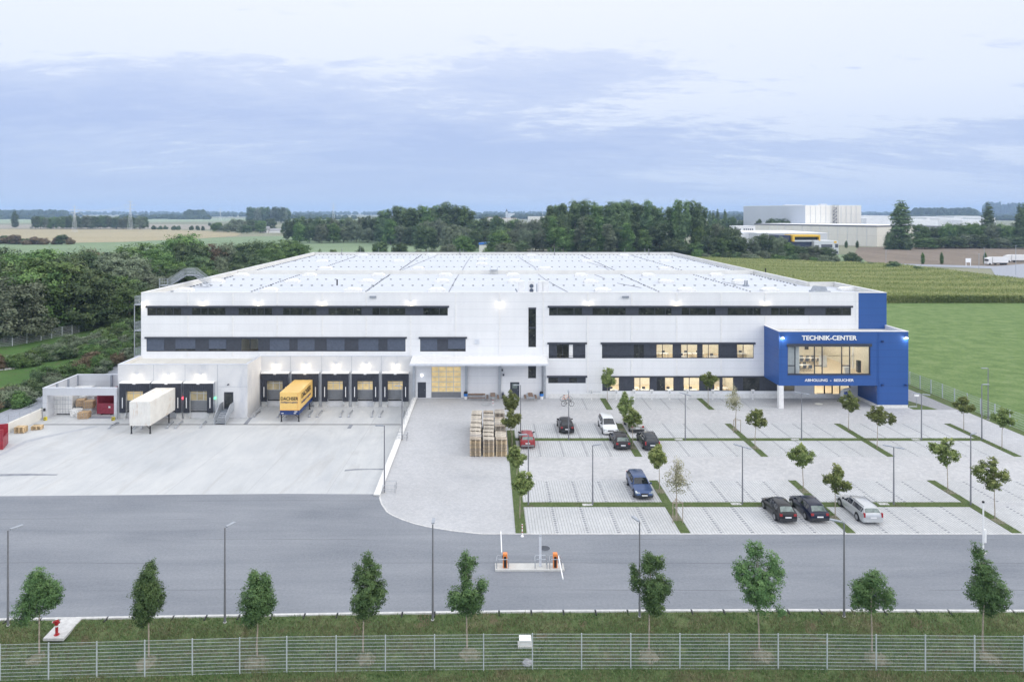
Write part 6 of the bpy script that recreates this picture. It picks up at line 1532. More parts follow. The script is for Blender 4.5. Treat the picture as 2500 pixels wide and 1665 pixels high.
# white camera mast on the right, its foot behind the last ash
p = G(2400.5, 1352); t = thing('camera_mast', tuple(p), 'slim white mast rising behind the ash nearest the road end', 'mast'); h = H - (1227 - CY) * p.y / F
b = MB(); b.tube([(0, 0, 0), (0, 0, h)], .055, 8); b.build('mast', M['signwhite'], t); b = MB(); b.tube([(0, 0, h), (0, 0, h + .12)], .09, 8); b.build('camera_head', M['black'], t); b = MB(); b.box(.04, .20, -.08, .08, .9, 1.9); b.build('control_box', M['signwhite'], t)
b = MB(); b.tube([(0, 0, 0), (0, 0, .1)], .2, 8); b.build('foot', M['concrete'], t)

# ---------------------------------------------------------------- picnic tables, bins, bicycles, beach chair, signs
def picnic(px, py, rz, L, lab):
    p = G(px, py, .02); t = thing('picnic_table', tuple(p), lab, 'picnic table', 'brown picnic tables along the wall', rz)
    b = MB()
    for k in range(4): b.box(-L / 2, L / 2, -.33 + .17 * k, -.18 + .17 * k, .72, .76)
    b.build('table_top', M['benchwood'], t)
    for s in (-1, 1):
        b = MB(); b.box(-L / 2, L / 2, s * .75 - .14, s * .75 - .01, .43, .47); b.box(-L / 2, L / 2, s * .75 + .01, s * .75 + .14, .43, .47); b.build('seat', M['benchwood'], t)
        x = s * (L / 2 - .3); b = MB(); b.bar((x, -.65, 0), (x, -.15, .72), .06, .05); b.bar((x, .65, 0), (x, .15, .72), .06, .05); b.box(x - .03, x + .03, -.85, .85, .38, .43); b.build('frame', M['doorframe'], t)
picnic(1163.5, 975, 0, 2.4, 'brown picnic table lying parallel to the blank wall'); picnic(1203, 976, R(90), 2.0, 'brown picnic table seen end-on beside the ash bin'); picnic(1295, 976, R(90), 2.0, 'brown picnic table seen end-on between the doors and bins')
for px, lab in ((1137, 'blue and white waste bin between the big gate and the picnic table'), (1322, 'blue and white waste bin beside the canopy end post')):
    p = G(px, 974, .02); t = thing('waste_bin', tuple(p), lab, 'bin', 'blue and white waste bins')
    b = MB(); b.tube([(0, 0, 0), (0, 0, .42)], [.24, .27], 12); b.build('lower_body', M['white'], t); b = MB(); b.tube([(0, 0, .421), (0, 0, .78)], [.27, .29], 12); b.build('upper_body', simple('bin_blue', (.03, .20, .60), .5), t); b = MB(); b.tube([(0, 0, .781), (0, 0, 1.0), (0, 0, 1.08)], [.27, .25, .10], 12); b.build('lid', M['black'], t)
p = G(1228, 972.5, .02); t = thing('ash_bin', tuple(p), 'dark slim ash bin against the wall between two picnic tables', 'ash bin'); b = MB(); b.tube([(0, 0, 0), (0, 0, .8)], .16, 10); b.build('body', M['dark'], t); b = MB(); b.tube([(0, 0, .8), (0, 0, .9)], [.18, .12], 10); b.build('lid', M['steelp'], t)
p = G(1203.5, 991, .02); t = thing('bollard', tuple(p), 'thin red and white post in front of the end-on picnic table', 'post'); b = MB(); b.tube([(0, 0, 0), (0, 0, 1.05)], .035, 8); b.build('post', M['signwhite'], t)
for z in (.3, .75): b = MB(); b.tube([(0, 0, z), (0, 0, z + .15)], .04, 8); b.build('band', M['red'], t)
def bicycle(px, py, mat, lab, rz=0.0):
    p = G(px, py, .02); t = thing('bicycle', tuple(p), lab, 'bicycle', 'bicycles parked before the facade', rz)
    for x in (-.53, .53):
        b = MB(); b.tube([(x + .33 * math.cos(a * math.pi / 10), 0, .34 + .33 * math.sin(a * math.pi / 10)) for a in range(21)], .024, 6, caps=False)
        w_ = b.build('wheel', M['tyre'], t, smooth=60)
        b = MB()
        for a in range(6): b.tube([(x + .32 * math.cos(a * math.pi / 6), 0, .34 + .32 * math.sin(a * math.pi / 6)), (x - .32 * math.cos(a * math.pi / 6), 0, .34 - .32 * math.sin(a * math.pi / 6))], .005, 4)
        b.build('spokes', M['steel'], w_)
    b = MB()
    for a, c in (((-.53, 0, .34), (-.12, 0, .32)), ((-.12, 0, .32), (-.28, 0, .85)), ((-.53, 0, .34), (-.25, 0, .78)), ((-.12, 0, .32), (.36, 0, .74)), ((-.25, 0, .78), (.34, 0, .84)), ((.34, 0, .92), (.53, 0, .34))): b.tube([a, c], .022, 6)
    b.build('frame', mat, t)
    b = MB(); b.tube([(.33, -.28, 1.0), (.36, 0, .98), (.33, .28, 1.0)], .016, 6); b.tube([(.34, 0, .9), (.36, 0, .98)], .016, 6); b.build('handlebar', M['black'], t)
    b = MB(); b.prism([(-.42, -.08), (-.15, -.02), (-.15, .02), (-.42, .08)], .86, .91, 'z'); b.build('saddle', M['black'], t)
bicycle(1382, 979.5, M['orange'], 'orange bicycle standing nearer the wall', .05); bicycle(1386, 991.5, M['black'], 'black bicycle standing in front of the orange one', -.08)
# hooded beach chair at the entrance
p = G(2069, 982, .02); t = thing('beach_chair', tuple(p), 'white hooded wicker beach chair with striped lining at the entrance', 'beach chair', None, R(35))
b = MB(); b.prism([(-.6, 0), (.35, 0), (.45, .55), (.62, .9), (.60, 1.55), (.30, 1.85), (-.15, 1.95), (-.30, 1.80), (.10, 1.60), (.22, .95), (.0, .50), (-.6, .45)], -.72, -.66, 'x'); b.prism([(-.6, 0), (.35, 0), (.45, .55), (.62, .9), (.60, 1.55), (.30, 1.85), (-.15, 1.95), (-.30, 1.80), (.10, 1.60), (.22, .95), (.0, .50), (-.6, .45)], .66, .72, 'x'); b.build('side_shell', M['whiterough'], t)
b = MB()
for (a, c), (d, e) in zip([(.35, 0), (.45, .55), (.62, .9), (.60, 1.55), (.30, 1.85), (-.15, 1.95)], [(.45, .55), (.62, .9), (.60, 1.55), (.30, 1.85), (-.15, 1.95), (-.30, 1.80)]): b.bar((0, a, c), (0, d, e), 1.32, .05)
b.build('hood', M['whiterough'], t)
b = MB(); b.box(-.65, .65, -.55, .15, .40, .52); b.bar((0, .12, .5), (0, .42, 1.3), 1.3, .08); b.build('cushion', simple('striped_lining', (.10, .16, .42), .8, var=.3), t)
# small sign and bench on the verge beside the corner
p = G(2238, 994); t = thing('info_sign', tuple(p), 'small white sign on a post beside the blue corner', 'sign'); b = MB(); b.tube([(0, 0, 0), (0, 0, 1.6)], .03, 6); b.build('post', M['steel'], t); b = MB(); b.box(-.32, .32, -.03, .03, 1.45, 1.72); b.build('panel', M['signwhite'], t); b = MB(); b.box(-1.0, 0.02, -.06, .06, .0, .16); b.build('foot_beam', M['doorframe'], t)

# hydrant on its slab
sl = [G(154.6, 1508), G(202, 1508), G(155, 1560), G(105, 1560)]
b = MB(); b.prism([(q.x, q.y) for q in sl], -.10, .06, 'z'); o = b.build('hydrant_slab', M['kerb']); struct(o)
p = G(138.5, 1549, .06); t = thing('fire_hydrant', tuple(p), 'red and white fire hydrant on a pale slab in the turf', 'hydrant')
b = MB(); b.tube([(0, 0, 0), (0, 0, .04), (0, 0, .05), (0, 0, .62), (0, 0, .66), (0, 0, .90), (0, 0, .98)], [.16, .16, .085, .085, .12, .12, .05], 12); b.build('barrel', M['red'], t, smooth=40)
b = MB(); b.tube([(0, 0, .52), (0, 0, .60)], .10, 12); b.build('band', M['signwhite'], t); b = MB(); b.tube([(0, 0, .981), (0, 0, 1.06)], [.09, .04], 10); b.build('cap', M['signwhite'], t)
for s in (-1, 1): b = MB(); b.tube([(s * .1, 0, .78), (s * .24, 0, .78)], .055, 8); o = b.build('outlet', M['red'], t); b = MB(); b.tube([(s * .241, 0, .78), (s * .27, 0, .78)], .06, 8); b.build('outlet_cap', M['signwhite'], o)
# utility box
p = G(1283, 1581, -.05); t = thing('utility_box', tuple(p), 'white service box on a concrete base behind the front fence', 'service box')
b = MB(); b.box(-.46, .40, -.08, .50, 0, .12); b.build('base', M['concrete'], t); b = MB(); b.box(-.34, .32, 0, .40, .121, .42); b.build('cabinet', M['whiterough'], t); b = MB(); b.prism([(-.05, .422), (.45, .47), (.45, .51), (-.05, .46)], -.38, .36, 'x'); b.build('lid', M['signwhite'], t)
p = G(1288, 1620); t = thing('rubble_stone', tuple(p), 'rough blue grey stone lying at the foot of the front fence', 'stone')
bm = bmesh.new(); bmesh.ops.create_icosphere(bm, subdivisions=3, radius=.32); rr = random.Random(4)
for v in bm.verts: v.co *= rr.uniform(.82, 1.1); v.co.z = v.co.z * .55 + .05
me = bpy.data.meshes.new('stone'); bm.to_mesh(me); bm.free(); me.materials.append(M['gravel']); o = bpy.data.objects.new('stone_body', me); C.objects.link(o); o.parent = t

# ---------------------------------------------------------------- fences
def mesh_fence(label, pts, h=2.0, every=2.52, wires=10, vstep=.05, zf=lambda x, y: 0, dense=True, post=.05, wr=.012, vr=.004):
    t = thing('mesh_fence', (pts[0][0], pts[0][1], 0), label, 'fence', world=True)
    run = []
    for (xa, ya), (xb, yb) in zip(pts, pts[1:]):
        L = math.hypot(xb - xa, yb - ya); n = max(1, round(L / every))
        run += [(xa + (xb - xa) * i / n, ya + (yb - ya) * i / n) for i in range(n)]
    run.append(pts[-1])
    for i, (x, y) in enumerate(run):
        z = zf(x, y); b = MB(); d = (run[min(i + 1, len(run) - 1)][0] - run[max(i - 1, 0)][0], run[min(i + 1, len(run) - 1)][1] - run[max(i - 1, 0)][1], 0)
        b.obox((x, y, 0), d, (-d[1], d[0], 0), post * .6, post * .5, z - .2, z + h + .05); b.build('post', M['fence'], t)
    for (xa, ya), (xb, yb) in zip(run, run[1:]):
        L = math.hypot(xb - xa, yb - ya); ux, uy = (xb - xa) / L, (yb - ya) / L; za, zb = zf(xa, ya), zf(xb, yb); b = MB()
        for k in range(wires + 1):
            q = .05 + (h - .05) * k / wires
            b.bar((xa, ya, za + q), (xb, yb, zb + q), wr * 2, wr * 2.2)
        if dense:
            m = int(L / vstep)
            for j in range(1, m):
                f = j / m; x = xa + (xb - xa) * f; y = ya + (yb - ya) * f; z = za + (zb - za) * f
                b.v += [(x - ux * vr, y - uy * vr, z + .04), (x + ux * vr, y + uy * vr, z + .04), (x + ux * vr, y + uy * vr, z + h), (x - ux * vr, y - uy * vr, z + h)]; k = len(b.v); b.f.append((k - 4, k - 3, k - 2, k - 1)); b.m.append(0)
        b.build('mesh_panel', M['fence'], t, fix=False)
    return t
zf_ = lambda x, y: -.02
fp = [G(-160, 1667), G(0, 1661), G(700, 1640), G(1300, 1632.5), G(1900, 1633), G(2500, 1639), G(2660, 1642)]
mesh_fence('long galvanised double-wire fence running in front of the street trees', [(q.x, q.y) for q in fp], 2.05, 2.6, 10, .06, zf_, True, .05, .0068, .0019)
mesh_fence('galvanised mesh fence along the bright green meadow', [(64.7, 62), (64.7, 160)], 1.95, 2.52 * 1.0, 6, .12, lambda x, y: 0, True, .09, .010, .006)
# fence below the wood on the left
lf = [G(-60, 852), G(30, 844.5), G(100, 831), G(176, 816), G(240, 799)]
mesh_fence('grey mesh fence running below the edge of the dark wood', [(q.x, q.y) for q in lf], 2.0, 2.5, 6, .15, lambda x, y: 0, True, .09, .012, .010)
# roof-high mesh cage seen behind the roof edge
# ---------------------------------------------------------------- tree makers
def crown_points(lobes, nclus, per, spread, seed, shell=.78):
    """leaf positions: clusters near the surface of every lobe (cx,cy,cz,rx,ry,rz)"""
    r = np.random.RandomState(seed); L = np.array(lobes, float); vol = (L[:, 3] * L[:, 4] * L[:, 5]) ** .7; pr = vol / vol.sum()
    idx = r.choice(len(L), nclus, p=pr); d = r.normal(size=(nclus, 3)); d /= np.linalg.norm(d, axis=1)[:, None]
    rad = shell + (1.06 - shell) * r.uniform(0, 1, nclus) ** .8; inner = r.uniform(size=nclus) < .22; rad[inner] = r.uniform(.2, shell, inner.sum())
    Cc = L[idx, :3] + d * rad[:, None] * L[idx, 3:6]
    P = (Cc[:, None, :] + r.normal(0, 1, (nclus, per, 3)) * np.array([1, 1, .6]) * spread).reshape(-1, 3)
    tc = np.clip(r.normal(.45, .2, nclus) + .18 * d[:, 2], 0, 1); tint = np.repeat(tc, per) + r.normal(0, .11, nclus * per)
    global NRM
    NRM = np.repeat(d, per, 0) * .9 + np.array([0, 0, .35]) + r.normal(0, .42, (nclus * per, 3))
    return P, tint, r
def leaf_mesh(name, P, tint, size, mat, r, aspect=.42, flat=.5):
    n = len(P); N_ = NRM if len(NRM) == n else NRM[:n]; N_ = N_ / np.linalg.norm(N_, axis=1)[:, None]
    d = r.normal(size=(n, 3)); d -= (d * N_).sum(1)[:, None] * N_; d /= np.linalg.norm(d, axis=1)[:, None]; e = np.cross(N_, d); L = size * r.uniform(.6, 1.35, n)[:, None]
    Q = np.stack([P - d * L * .5, P + e * L * aspect, P + d * L * .5, P - e * L * aspect], 1).reshape(-1, 3)
    me = bpy.data.meshes.new(name); me.vertices.add(len(Q)); me.vertices.foreach_set('co', Q.astype(np.float32).ravel())
    me.loops.add(n * 4); me.loops.foreach_set('vertex_index', np.arange(n * 4, dtype=np.int32)); me.polygons.add(n)
    me.polygons.foreach_set('loop_start', np.arange(0, n * 4, 4, dtype=np.int32)); me.polygons.foreach_set('loop_total', np.full(n, 4, dtype=np.int32)); me.update(calc_edges=True)
    a = me.attributes.new('tint', 'FLOAT', 'FACE'); a.data.foreach_set('value', np.clip(tint, 0, 1).astype(np.float32)); me.materials.append(mat); return me
def trunk_mesh(name, h, r0, tops, mat, seed=0, lean=0):
    rr = random.Random(seed); b = MB(); n = 5; pts = [(lean * h * (i / n) ** 1.5 + rr.uniform(-.02, .02) * h * .3, rr.uniform(-.02, .02) * h * .3, h * i / n) for i in range(n + 1)]; pts[0] = (0, 0, -.1)
    b.tube(pts, [r0 * (1 - .65 * i / n) for i in range(n + 1)], 7)
    for tp in tops:
        k = rr.uniform(.55, .95); q = Vector(pts[-1]) * k if k < .9 else Vector(pts[-1]); m = q.lerp(Vector(tp), .5) + Vector((0, 0, .04 * h)); b.tube([q, m, tp], [r0 * .34, r0 * .2, r0 * .07], 5)
    o = b.build(name, mat, smooth=60); me = o.data; bpy.data.objects.remove(o); return me
def tree(name, loc, label, cat, group, crown, trunk, rz=0, scale=(1, 1, 1)):
    t = thing(name, loc, label, cat, group, rz); t.scale = scale
    o = bpy.data.objects.new('crown', crown); C.objects.link(o); o.parent = t
    if trunk is not None: o = bpy.data.objects.new('trunk', trunk); C.objects.link(o); o.parent = t
    return t

# ---------------------------------------------------------------- nine ash trees in the turf
ash = [  # px0, px1, top, crown bottom, lobes (fraction x -1..1, fraction z 0..1, rx, rz)
 (36, 152, 1382, 1521, [(0, .45, .72, .42), (-.45, .28, .55, .30), (.45, .42, .50, .30), (.05, .80, .36, .24), (-.15, .62, .5, .3)]),
 (311, 412, 1370, 1531, [(0, .45, .80, .40), (.15, .75, .48, .28), (.2, .93, .22, .12), (-.3, .55, .5, .3), (-.3, .2, .6, .22), (.4, .45, .55, .3)]),
 (577, 679, 1397, 1531, [(0, .5, .85, .42), (-.35, .80, .30, .22), (.05, .84, .25, .20), (.5, .80, .30, .22), (-.3, .22, .5, .24), (.4, .45, .6, .3)]),
 (844, 951, 1353, 1517, [(0, .40, .80, .34), (-.05, .80, .32, .24), (-.62, .64, .26, .2), (.45, .68, .30, .2), (.7, .42, .36, .24), (-.3, .2, .6, .22), (0, .6, .5, .3)]),
 (1081, 1200, 1341, 1511, [(-.08, .92, .20, .11), (-.05, .72, .40, .16), (.32, .80, .2, .08), (.08, .40, .42, .22), (-.55, .34, .42, .18), (.72, .46, .28, .13), (.40, .22, .40, .22), (-.1, .18, .4, .2), (-.05, .55, .26, .2)]),
 (1530, 1649, 1347, 1501, [(.05, .85, .36, .17), (-.25, .78, .24, .18), (-.70, .50, .30, .22), (-.88, .68, .12, .14), (.1, .45, .62, .32), (.60, .45, .38, .2), (.1, .18, .52, .2), (.45, .80, .22, .14)]),
 (1772, 1927, 1321, 1496, [(-.12, .84, .34, .18), (.45, .74, .30, .2), (-.55, .60, .40, .22), (0, .45, .80, .34), (.3, .25, .55, .26), (-.8, .6, .2, .2), (.85, .5, .2, .14), (.75, .10, .22, .07), (.0, .16, .5, .2)]),
 (2069, 2186, 1386, 1499, [(0, .80, .48, .24), (-.55, .52, .42, .26), (.62, .38, .42, .30), (0, .42, .5, .36), (-.65, .22, .32, .18), (.1, .15, .42, .2)]),
 (2342, 2474, 1333, 1511, [(-.15, .86, .24, .16), (-.30, .62, .34, .2), (.05, .68, .30, .2), (0, .42, .70, .3), (-.55, .40, .36, .22), (.5, .3, .5, .22), (.3, .10, .4, .13), (-.45, .68, .2, .12)]),
]
labs = ['broad ash tree in the turf beside the red hydrant', 'tall oval ash tree between the hydrant slab and the second street lamp', 'low dense ash tree just right of the second street lamp', 'tall dense ash tree between two lamps left of the barrier island',
        'narrow forked ash tree with open crown just left of the barriers', 'ash tree half covering a street lamp right of the barriers', 'largest bright green ash tree with loose spreading side shoots', 'small round ash tree with gaps in its crown', 'pointed ash tree in front of the white mast']
for i, ((x0_, x1_, tp, bt, lobes), (bx_, by_), lb) in enumerate(zip(ash, TREES, labs)):
    p = TP[i]; s = p.y / F; zb = H - (bt - CY) * s; zt_ = H - (tp - CY) * s; cxm = ((x0_ + x1_) / 2 - bx_) * s; hw = (x1_ - x0_) / 2 * s; hh_ = zt_ - zb
    Lb = [(cxm + a * hw * .82, random.Random(i * 7 + k).uniform(-.3, .3) * hw, zb + q * hh_, rx * hw * .84, rx * hw * .84, rz * hh_ * .86) for k, (a, q, rx, rz) in enumerate(lobes)]
    P, tn, r = crown_points(Lb, 680, 28, .095, 40 + i, .55); op = i in (4, 7); pr = r.uniform(size=len(P)) < (.75 if op else 1)
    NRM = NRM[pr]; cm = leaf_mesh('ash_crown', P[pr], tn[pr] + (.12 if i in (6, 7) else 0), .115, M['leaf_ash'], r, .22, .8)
    tm = trunk_mesh('ash_trunk', zb + hh_ * .75, .055, [(l[0] * .9, l[1], l[2]) for l in Lb], M['barkpale'], i, cxm / (zb + hh_) * .6)
    tree('ash_tree', (p.x, p.y, .05), lb, 'tree', 'street trees in the turf', cm, tm)

# ---------------------------------------------------------------- young maples of the car park
mp = [ # base px,py, x0,x1, top, bottom, kind, label
 (1246, 1056, 1226, 1269, 953, 1012, 'm', 'maple behind the pallets with the other maple in front of it'),
 (1250, 1090, 1220, 1277, 1000, 1051, 'm', 'maple right beside the pallet stacks and the red hatchback'),
 (1262, 1180, 1234, 1288, 1088, 1149, 'm', 'maple in the tree row just in front of the pallet stacks'),
 (1269, 1264, 1245, 1305, 1148, 1216, 'm', 'maple in the tree row nearest the road with a long side shoot'),
 (1482.7, 980, 1464, 1505, 895, 953, 'm', 'maple with a thin tip before the facade near the bicycles'),
 (1728.8, 992, 1706, 1754, 907, 953, 'm', 'dense dark maple in the small strip before the lit offices'),
 (1521, 1042, 1504, 1547, 955, 1018, 'm', 'maple behind the white people carrier'),
 (1544.7, 1092, 1514, 1572, 993, 1050, 'm', 'maple between the silver saloon and the two dark cars'),
 (1797, 1054, 1769, 1813, 939, 1004, 'p', 'sparse pale tree held by stakes before the long facade'),
 (1843.6, 1095, 1822, 1875, 995, 1051, 'm', 'maple with a stray side shoot left of the entrance column'),
 (1610, 1199.5, 1579, 1631, 1082, 1150, 'm', 'light green round maple behind the blue estate'),
 (1652, 1271, 1618, 1691, 1114, 1204, 'p', 'large pale sparse tree held by stakes near the blue estate'),
 (1961, 1197, 1920, 1991, 1080, 1148, 'm', 'maple with an open forked crown behind the black hatchbacks'),
 (2039, 1267, 2012, 2073, 1130, 1214, 'm', 'upright maple between the navy car and the silver estate'),
 (2071.8, 1051, 2052, 2100, 955, 1013, 'm', 'maple with a brownish tip in front of the beach chair'),
 (2141, 1094, 2111, 2184, 989, 1044, 'm', 'wide flat maple in front of the blue corner block'),
 (2353, 1052, 2327, 2380, 967, 1013, 'm', 'small maple in the last strip close to the tall lamp'),
 (2445.7, 1095, 2422, 2479, 995, 1048, 'm', 'round dark maple at the end of the last strip by the fence'),
 (2314, 1198.5, 2272, 2339, 1068, 1145, 'm', 'maple with a long upright tip beside the last lamp'),
 (2429, 1266, 2376, 2467, 1114, 1209, 'm', 'large maple with a detached side branch nearest the white mast')]
for i, (bx_, by_, x0_, x1_, tp, bt, kd, lb) in enumerate(mp):
    p = G(bx_, by_, .05); s = p.y / F; zb = H - (bt - CY) * s; zt_ = H - (tp - CY) * s; cxm = ((x0_ + x1_) / 2 - bx_) * s; hw = (x1_ - x0_) / 2 * s; hh_ = zt_ - zb; rr = random.Random(100 + i)
    if kd == 'm':
        Lb = [(cxm, 0, zb + hh_ * .36, hw * .42, hw * .42, hh_ * .28), (cxm + rr.uniform(-.1, .1) * hw, 0, zb + hh_ * .86, hw * .20, hw * .20, hh_ * .13), (cxm + rr.uniform(-.1, .1) * hw, 0, zb + hh_ * .68, hw * .34, hw * .34, hh_ * .18)]
        for k in range(7):
            a = 2 * math.pi * k / 7 + rr.uniform(-.3, .3); q = rr.uniform(.28, .66); e = rr.uniform(.5, .80); Lb.append((cxm + math.cos(a) * e * hw, math.sin(a) * e * hw, zb + q * hh_, hw * rr.uniform(.19, .30), hw * .26, hh_ * rr.uniform(.12, .19)))
        for k in range(3):
            a = rr.uniform(0, 6.28); e = rr.uniform(.25, .6); Lb.append((cxm + math.cos(a) * e * hw, math.sin(a) * e * hw, zb + rr.uniform(.62, .84) * hh_, hw * .13, hw * .13, hh_ * .13))
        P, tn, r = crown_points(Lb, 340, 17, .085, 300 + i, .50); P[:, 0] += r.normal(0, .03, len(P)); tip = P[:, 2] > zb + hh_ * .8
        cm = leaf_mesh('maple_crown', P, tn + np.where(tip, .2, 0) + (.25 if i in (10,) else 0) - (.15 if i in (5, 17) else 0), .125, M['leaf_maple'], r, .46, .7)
        tm = trunk_mesh('maple_trunk', zb + hh_ * .65, .045, [(l[0], l[1], l[2]) for l in Lb[3:]], M['barkpale'], i, cxm / (zb + hh_) * .5)
    else:
        Lb = [(cxm, 0, zb + hh_ * .36, hw * .9, hw * .8, hh_ * .36), (cxm, 0, zb + hh_ * .7, hw * .42, hw * .42, hh_ * .3)]
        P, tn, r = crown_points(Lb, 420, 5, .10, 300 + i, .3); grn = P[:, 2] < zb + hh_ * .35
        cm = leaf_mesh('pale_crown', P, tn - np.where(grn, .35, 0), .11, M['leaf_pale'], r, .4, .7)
        tops = [(cxm + math.cos(a) * hw * rr.uniform(.4, .85), math.sin(a) * hw * .7, zb + hh_ * rr.uniform(.3, .85)) for a in [rr.uniform(0, 6.28) for _ in range(16)]]
        tm = trunk_mesh('pale_trunk', zb + hh_ * .8, .05, tops, M['barkpale'], i)
    t = tree('maple_tree' if kd == 'm' else 'young_tree', tuple(p), lb, 'tree', 'young trees of the car park', cm, tm)
    if kd == 'p':
        st = thing('tree_stakes', tuple(p), 'wooden stakes with cross rails round the pale tree ' + ('before the facade' if i == 8 else 'near the blue estate'), 'stakes', 'stakes holding the pale trees')
        hs = 1.55 if i == 8 else 1.75; cs = [(-.42, -.35), (.42, -.35), (.05, .45)]
        for x, y in cs: b = MB(); b.tube([(x, y, -.05), (x, y, hs)], .035, 6); b.build('stake', M['barkpale'], st)
        for (a, c), (e, g_) in zip(cs, cs[1:] + cs[:1]): b = MB(); b.bar((a, c, hs - .08), (e, g_, hs - .08), .05, .03); b.build('rail', M['barkpale'], st)

# ---------------------------------------------------------------- woods
def big_proto(kind, seed, mat):
    rr = random.Random(seed); Lb = []
    if kind == 'round':      # unit: crown radius 1, height 2.1 (crown from .25)
        Lb = [(0, 0, 1.15, .80, .80, .76)]
        for k in range(13):
            a = rr.uniform(0, 6.28); q = rr.uniform(-.5, 1); e = math.sqrt(max(.05, 1 - q * q * .7)) * .62; Lb.append((math.cos(a) * e, math.sin(a) * e, 1.12 + q * .60, rr.uniform(.26, .42), rr.uniform(.26, .42), rr.uniform(.22, .34)))
        for k in range(7): a = rr.uniform(0, 6.28); Lb.append((math.cos(a) * .7, math.sin(a) * .7, rr.uniform(.35, .6), .33, .33, .25))
        P, tn, r = crown_points(Lb, 620, 30, .070, seed, .72); sz = .058; tr = trunk_mesh(kind + '_trunk', 1.3, .05, [(l[0] * .8, l[1] * .8, l[2]) for l in Lb[1:9]], M['bark'], seed)
    elif kind == 'tall':     # poplar-like broad column: radius .5, height 2.4
        for k in range(20):
            q = rr.uniform(.12, 2.2); e = (.36 if q < 1.7 else .2) * rr.uniform(.3, 1); a = rr.uniform(0, 6.28); Lb.append((math.cos(a) * e, math.sin(a) * e, q, rr.uniform(.16, .28), rr.uniform(.16, .28), rr.uniform(.2, .34)))
        P, tn, r = crown_points(Lb, 620, 24, .05, seed, .7); sz = .050; tr = trunk_mesh(kind + '_trunk', 1.9, .035, [(l[0] * .8, l[1] * .8, l[2]) for l in Lb[1:9]], M['bark'], seed)
    elif kind == 'column':   # Lombardy poplar: radius .3 height 2.4
        for k in range(34):
            q = .1 + 2.2 * k / 33; wd = .30 * math.sin(min(1, (q + .35) / .9) * 1.57) * (1 if q < 1.6 else max(.34, 1 - (q - 1.6) / 1.15)); a = rr.uniform(0, 6.28); Lb.append((math.cos(a) * wd * .22, math.sin(a) * wd * .22, q, wd * rr.uniform(.80, .95), wd * .88, .22))
        P, tn, r = crown_points(Lb, 620, 20, .035, seed, .78); sz = .046; tr = trunk_mesh(kind + '_trunk', 1.8, .03, [], M['bark'], seed)
    elif kind == 'bush':     # radius 1, height 1.2
        for k in range(12):
            a = rr.uniform(0, 6.28); e = rr.uniform(.1, .72); Lb.append((math.cos(a) * e, math.sin(a) * e, rr.uniform(.2, .8) * (1.15 - e * .6), rr.uniform(.25, .42), rr.uniform(.25, .42), rr.uniform(.2, .34)))
        P, tn, r = crown_points(Lb, 420, 24, .08, seed, .68); sz = .075; tr = trunk_mesh(kind + '_trunk', .5, .04, [(l[0], l[1], l[2]) for l in Lb[:5]], M['bark'], seed); P[:, 2] = np.maximum(P[:, 2], 0)
    return leaf_mesh(kind + '_crown', P, tn, sz, mat, r, .45, .7), tr
PR = {}
def proto(kind, mk, var):
    key = (kind, mk, var)
    if key not in PR: PR[key] = big_proto(kind, abs(hash((kind, var))) % 1000 if False else sum(map(ord, kind)) * 3 + var * 17, M[mk])
    return PR[key]
rt = random.Random(99)
TL = []                 # collected: px, label kind words, object
NORM = dict(round=(1.0, 2.02), tall=(.56, 2.42), column=(.32, 2.42), bush=(1.0, 1.22))
def place(kind, mk, px, Y, top=None, hgt=None, wpx=None, rad=None, z0=0.0, place_='', name=None, desc=''):
    X = (px - CX) * Y / F
    h = hgt if hgt else H - (top - CY) * Y / F - z0
    r_ = rad if rad else wpx * Y / F / 2
    nr, nh = NORM[kind]; cm, tm = proto(kind, mk, rt.randrange(3))
    nm = name or {'round': 'broadleaf_tree', 'tall': 'poplar_tree', 'column': 'poplar_tree', 'bush': 'bush'}[kind]
    t = tree(nm, (X, Y, z0), None, 'bush' if kind == 'bush' else 'tree', place_[0], cm, tm, rt.uniform(0, 6.28), (r_ / nr * rt.uniform(.95, 1.06), r_ / nr * rt.uniform(.95, 1.06), h / nh))
    TL.append((place_, desc, px, t)); return t
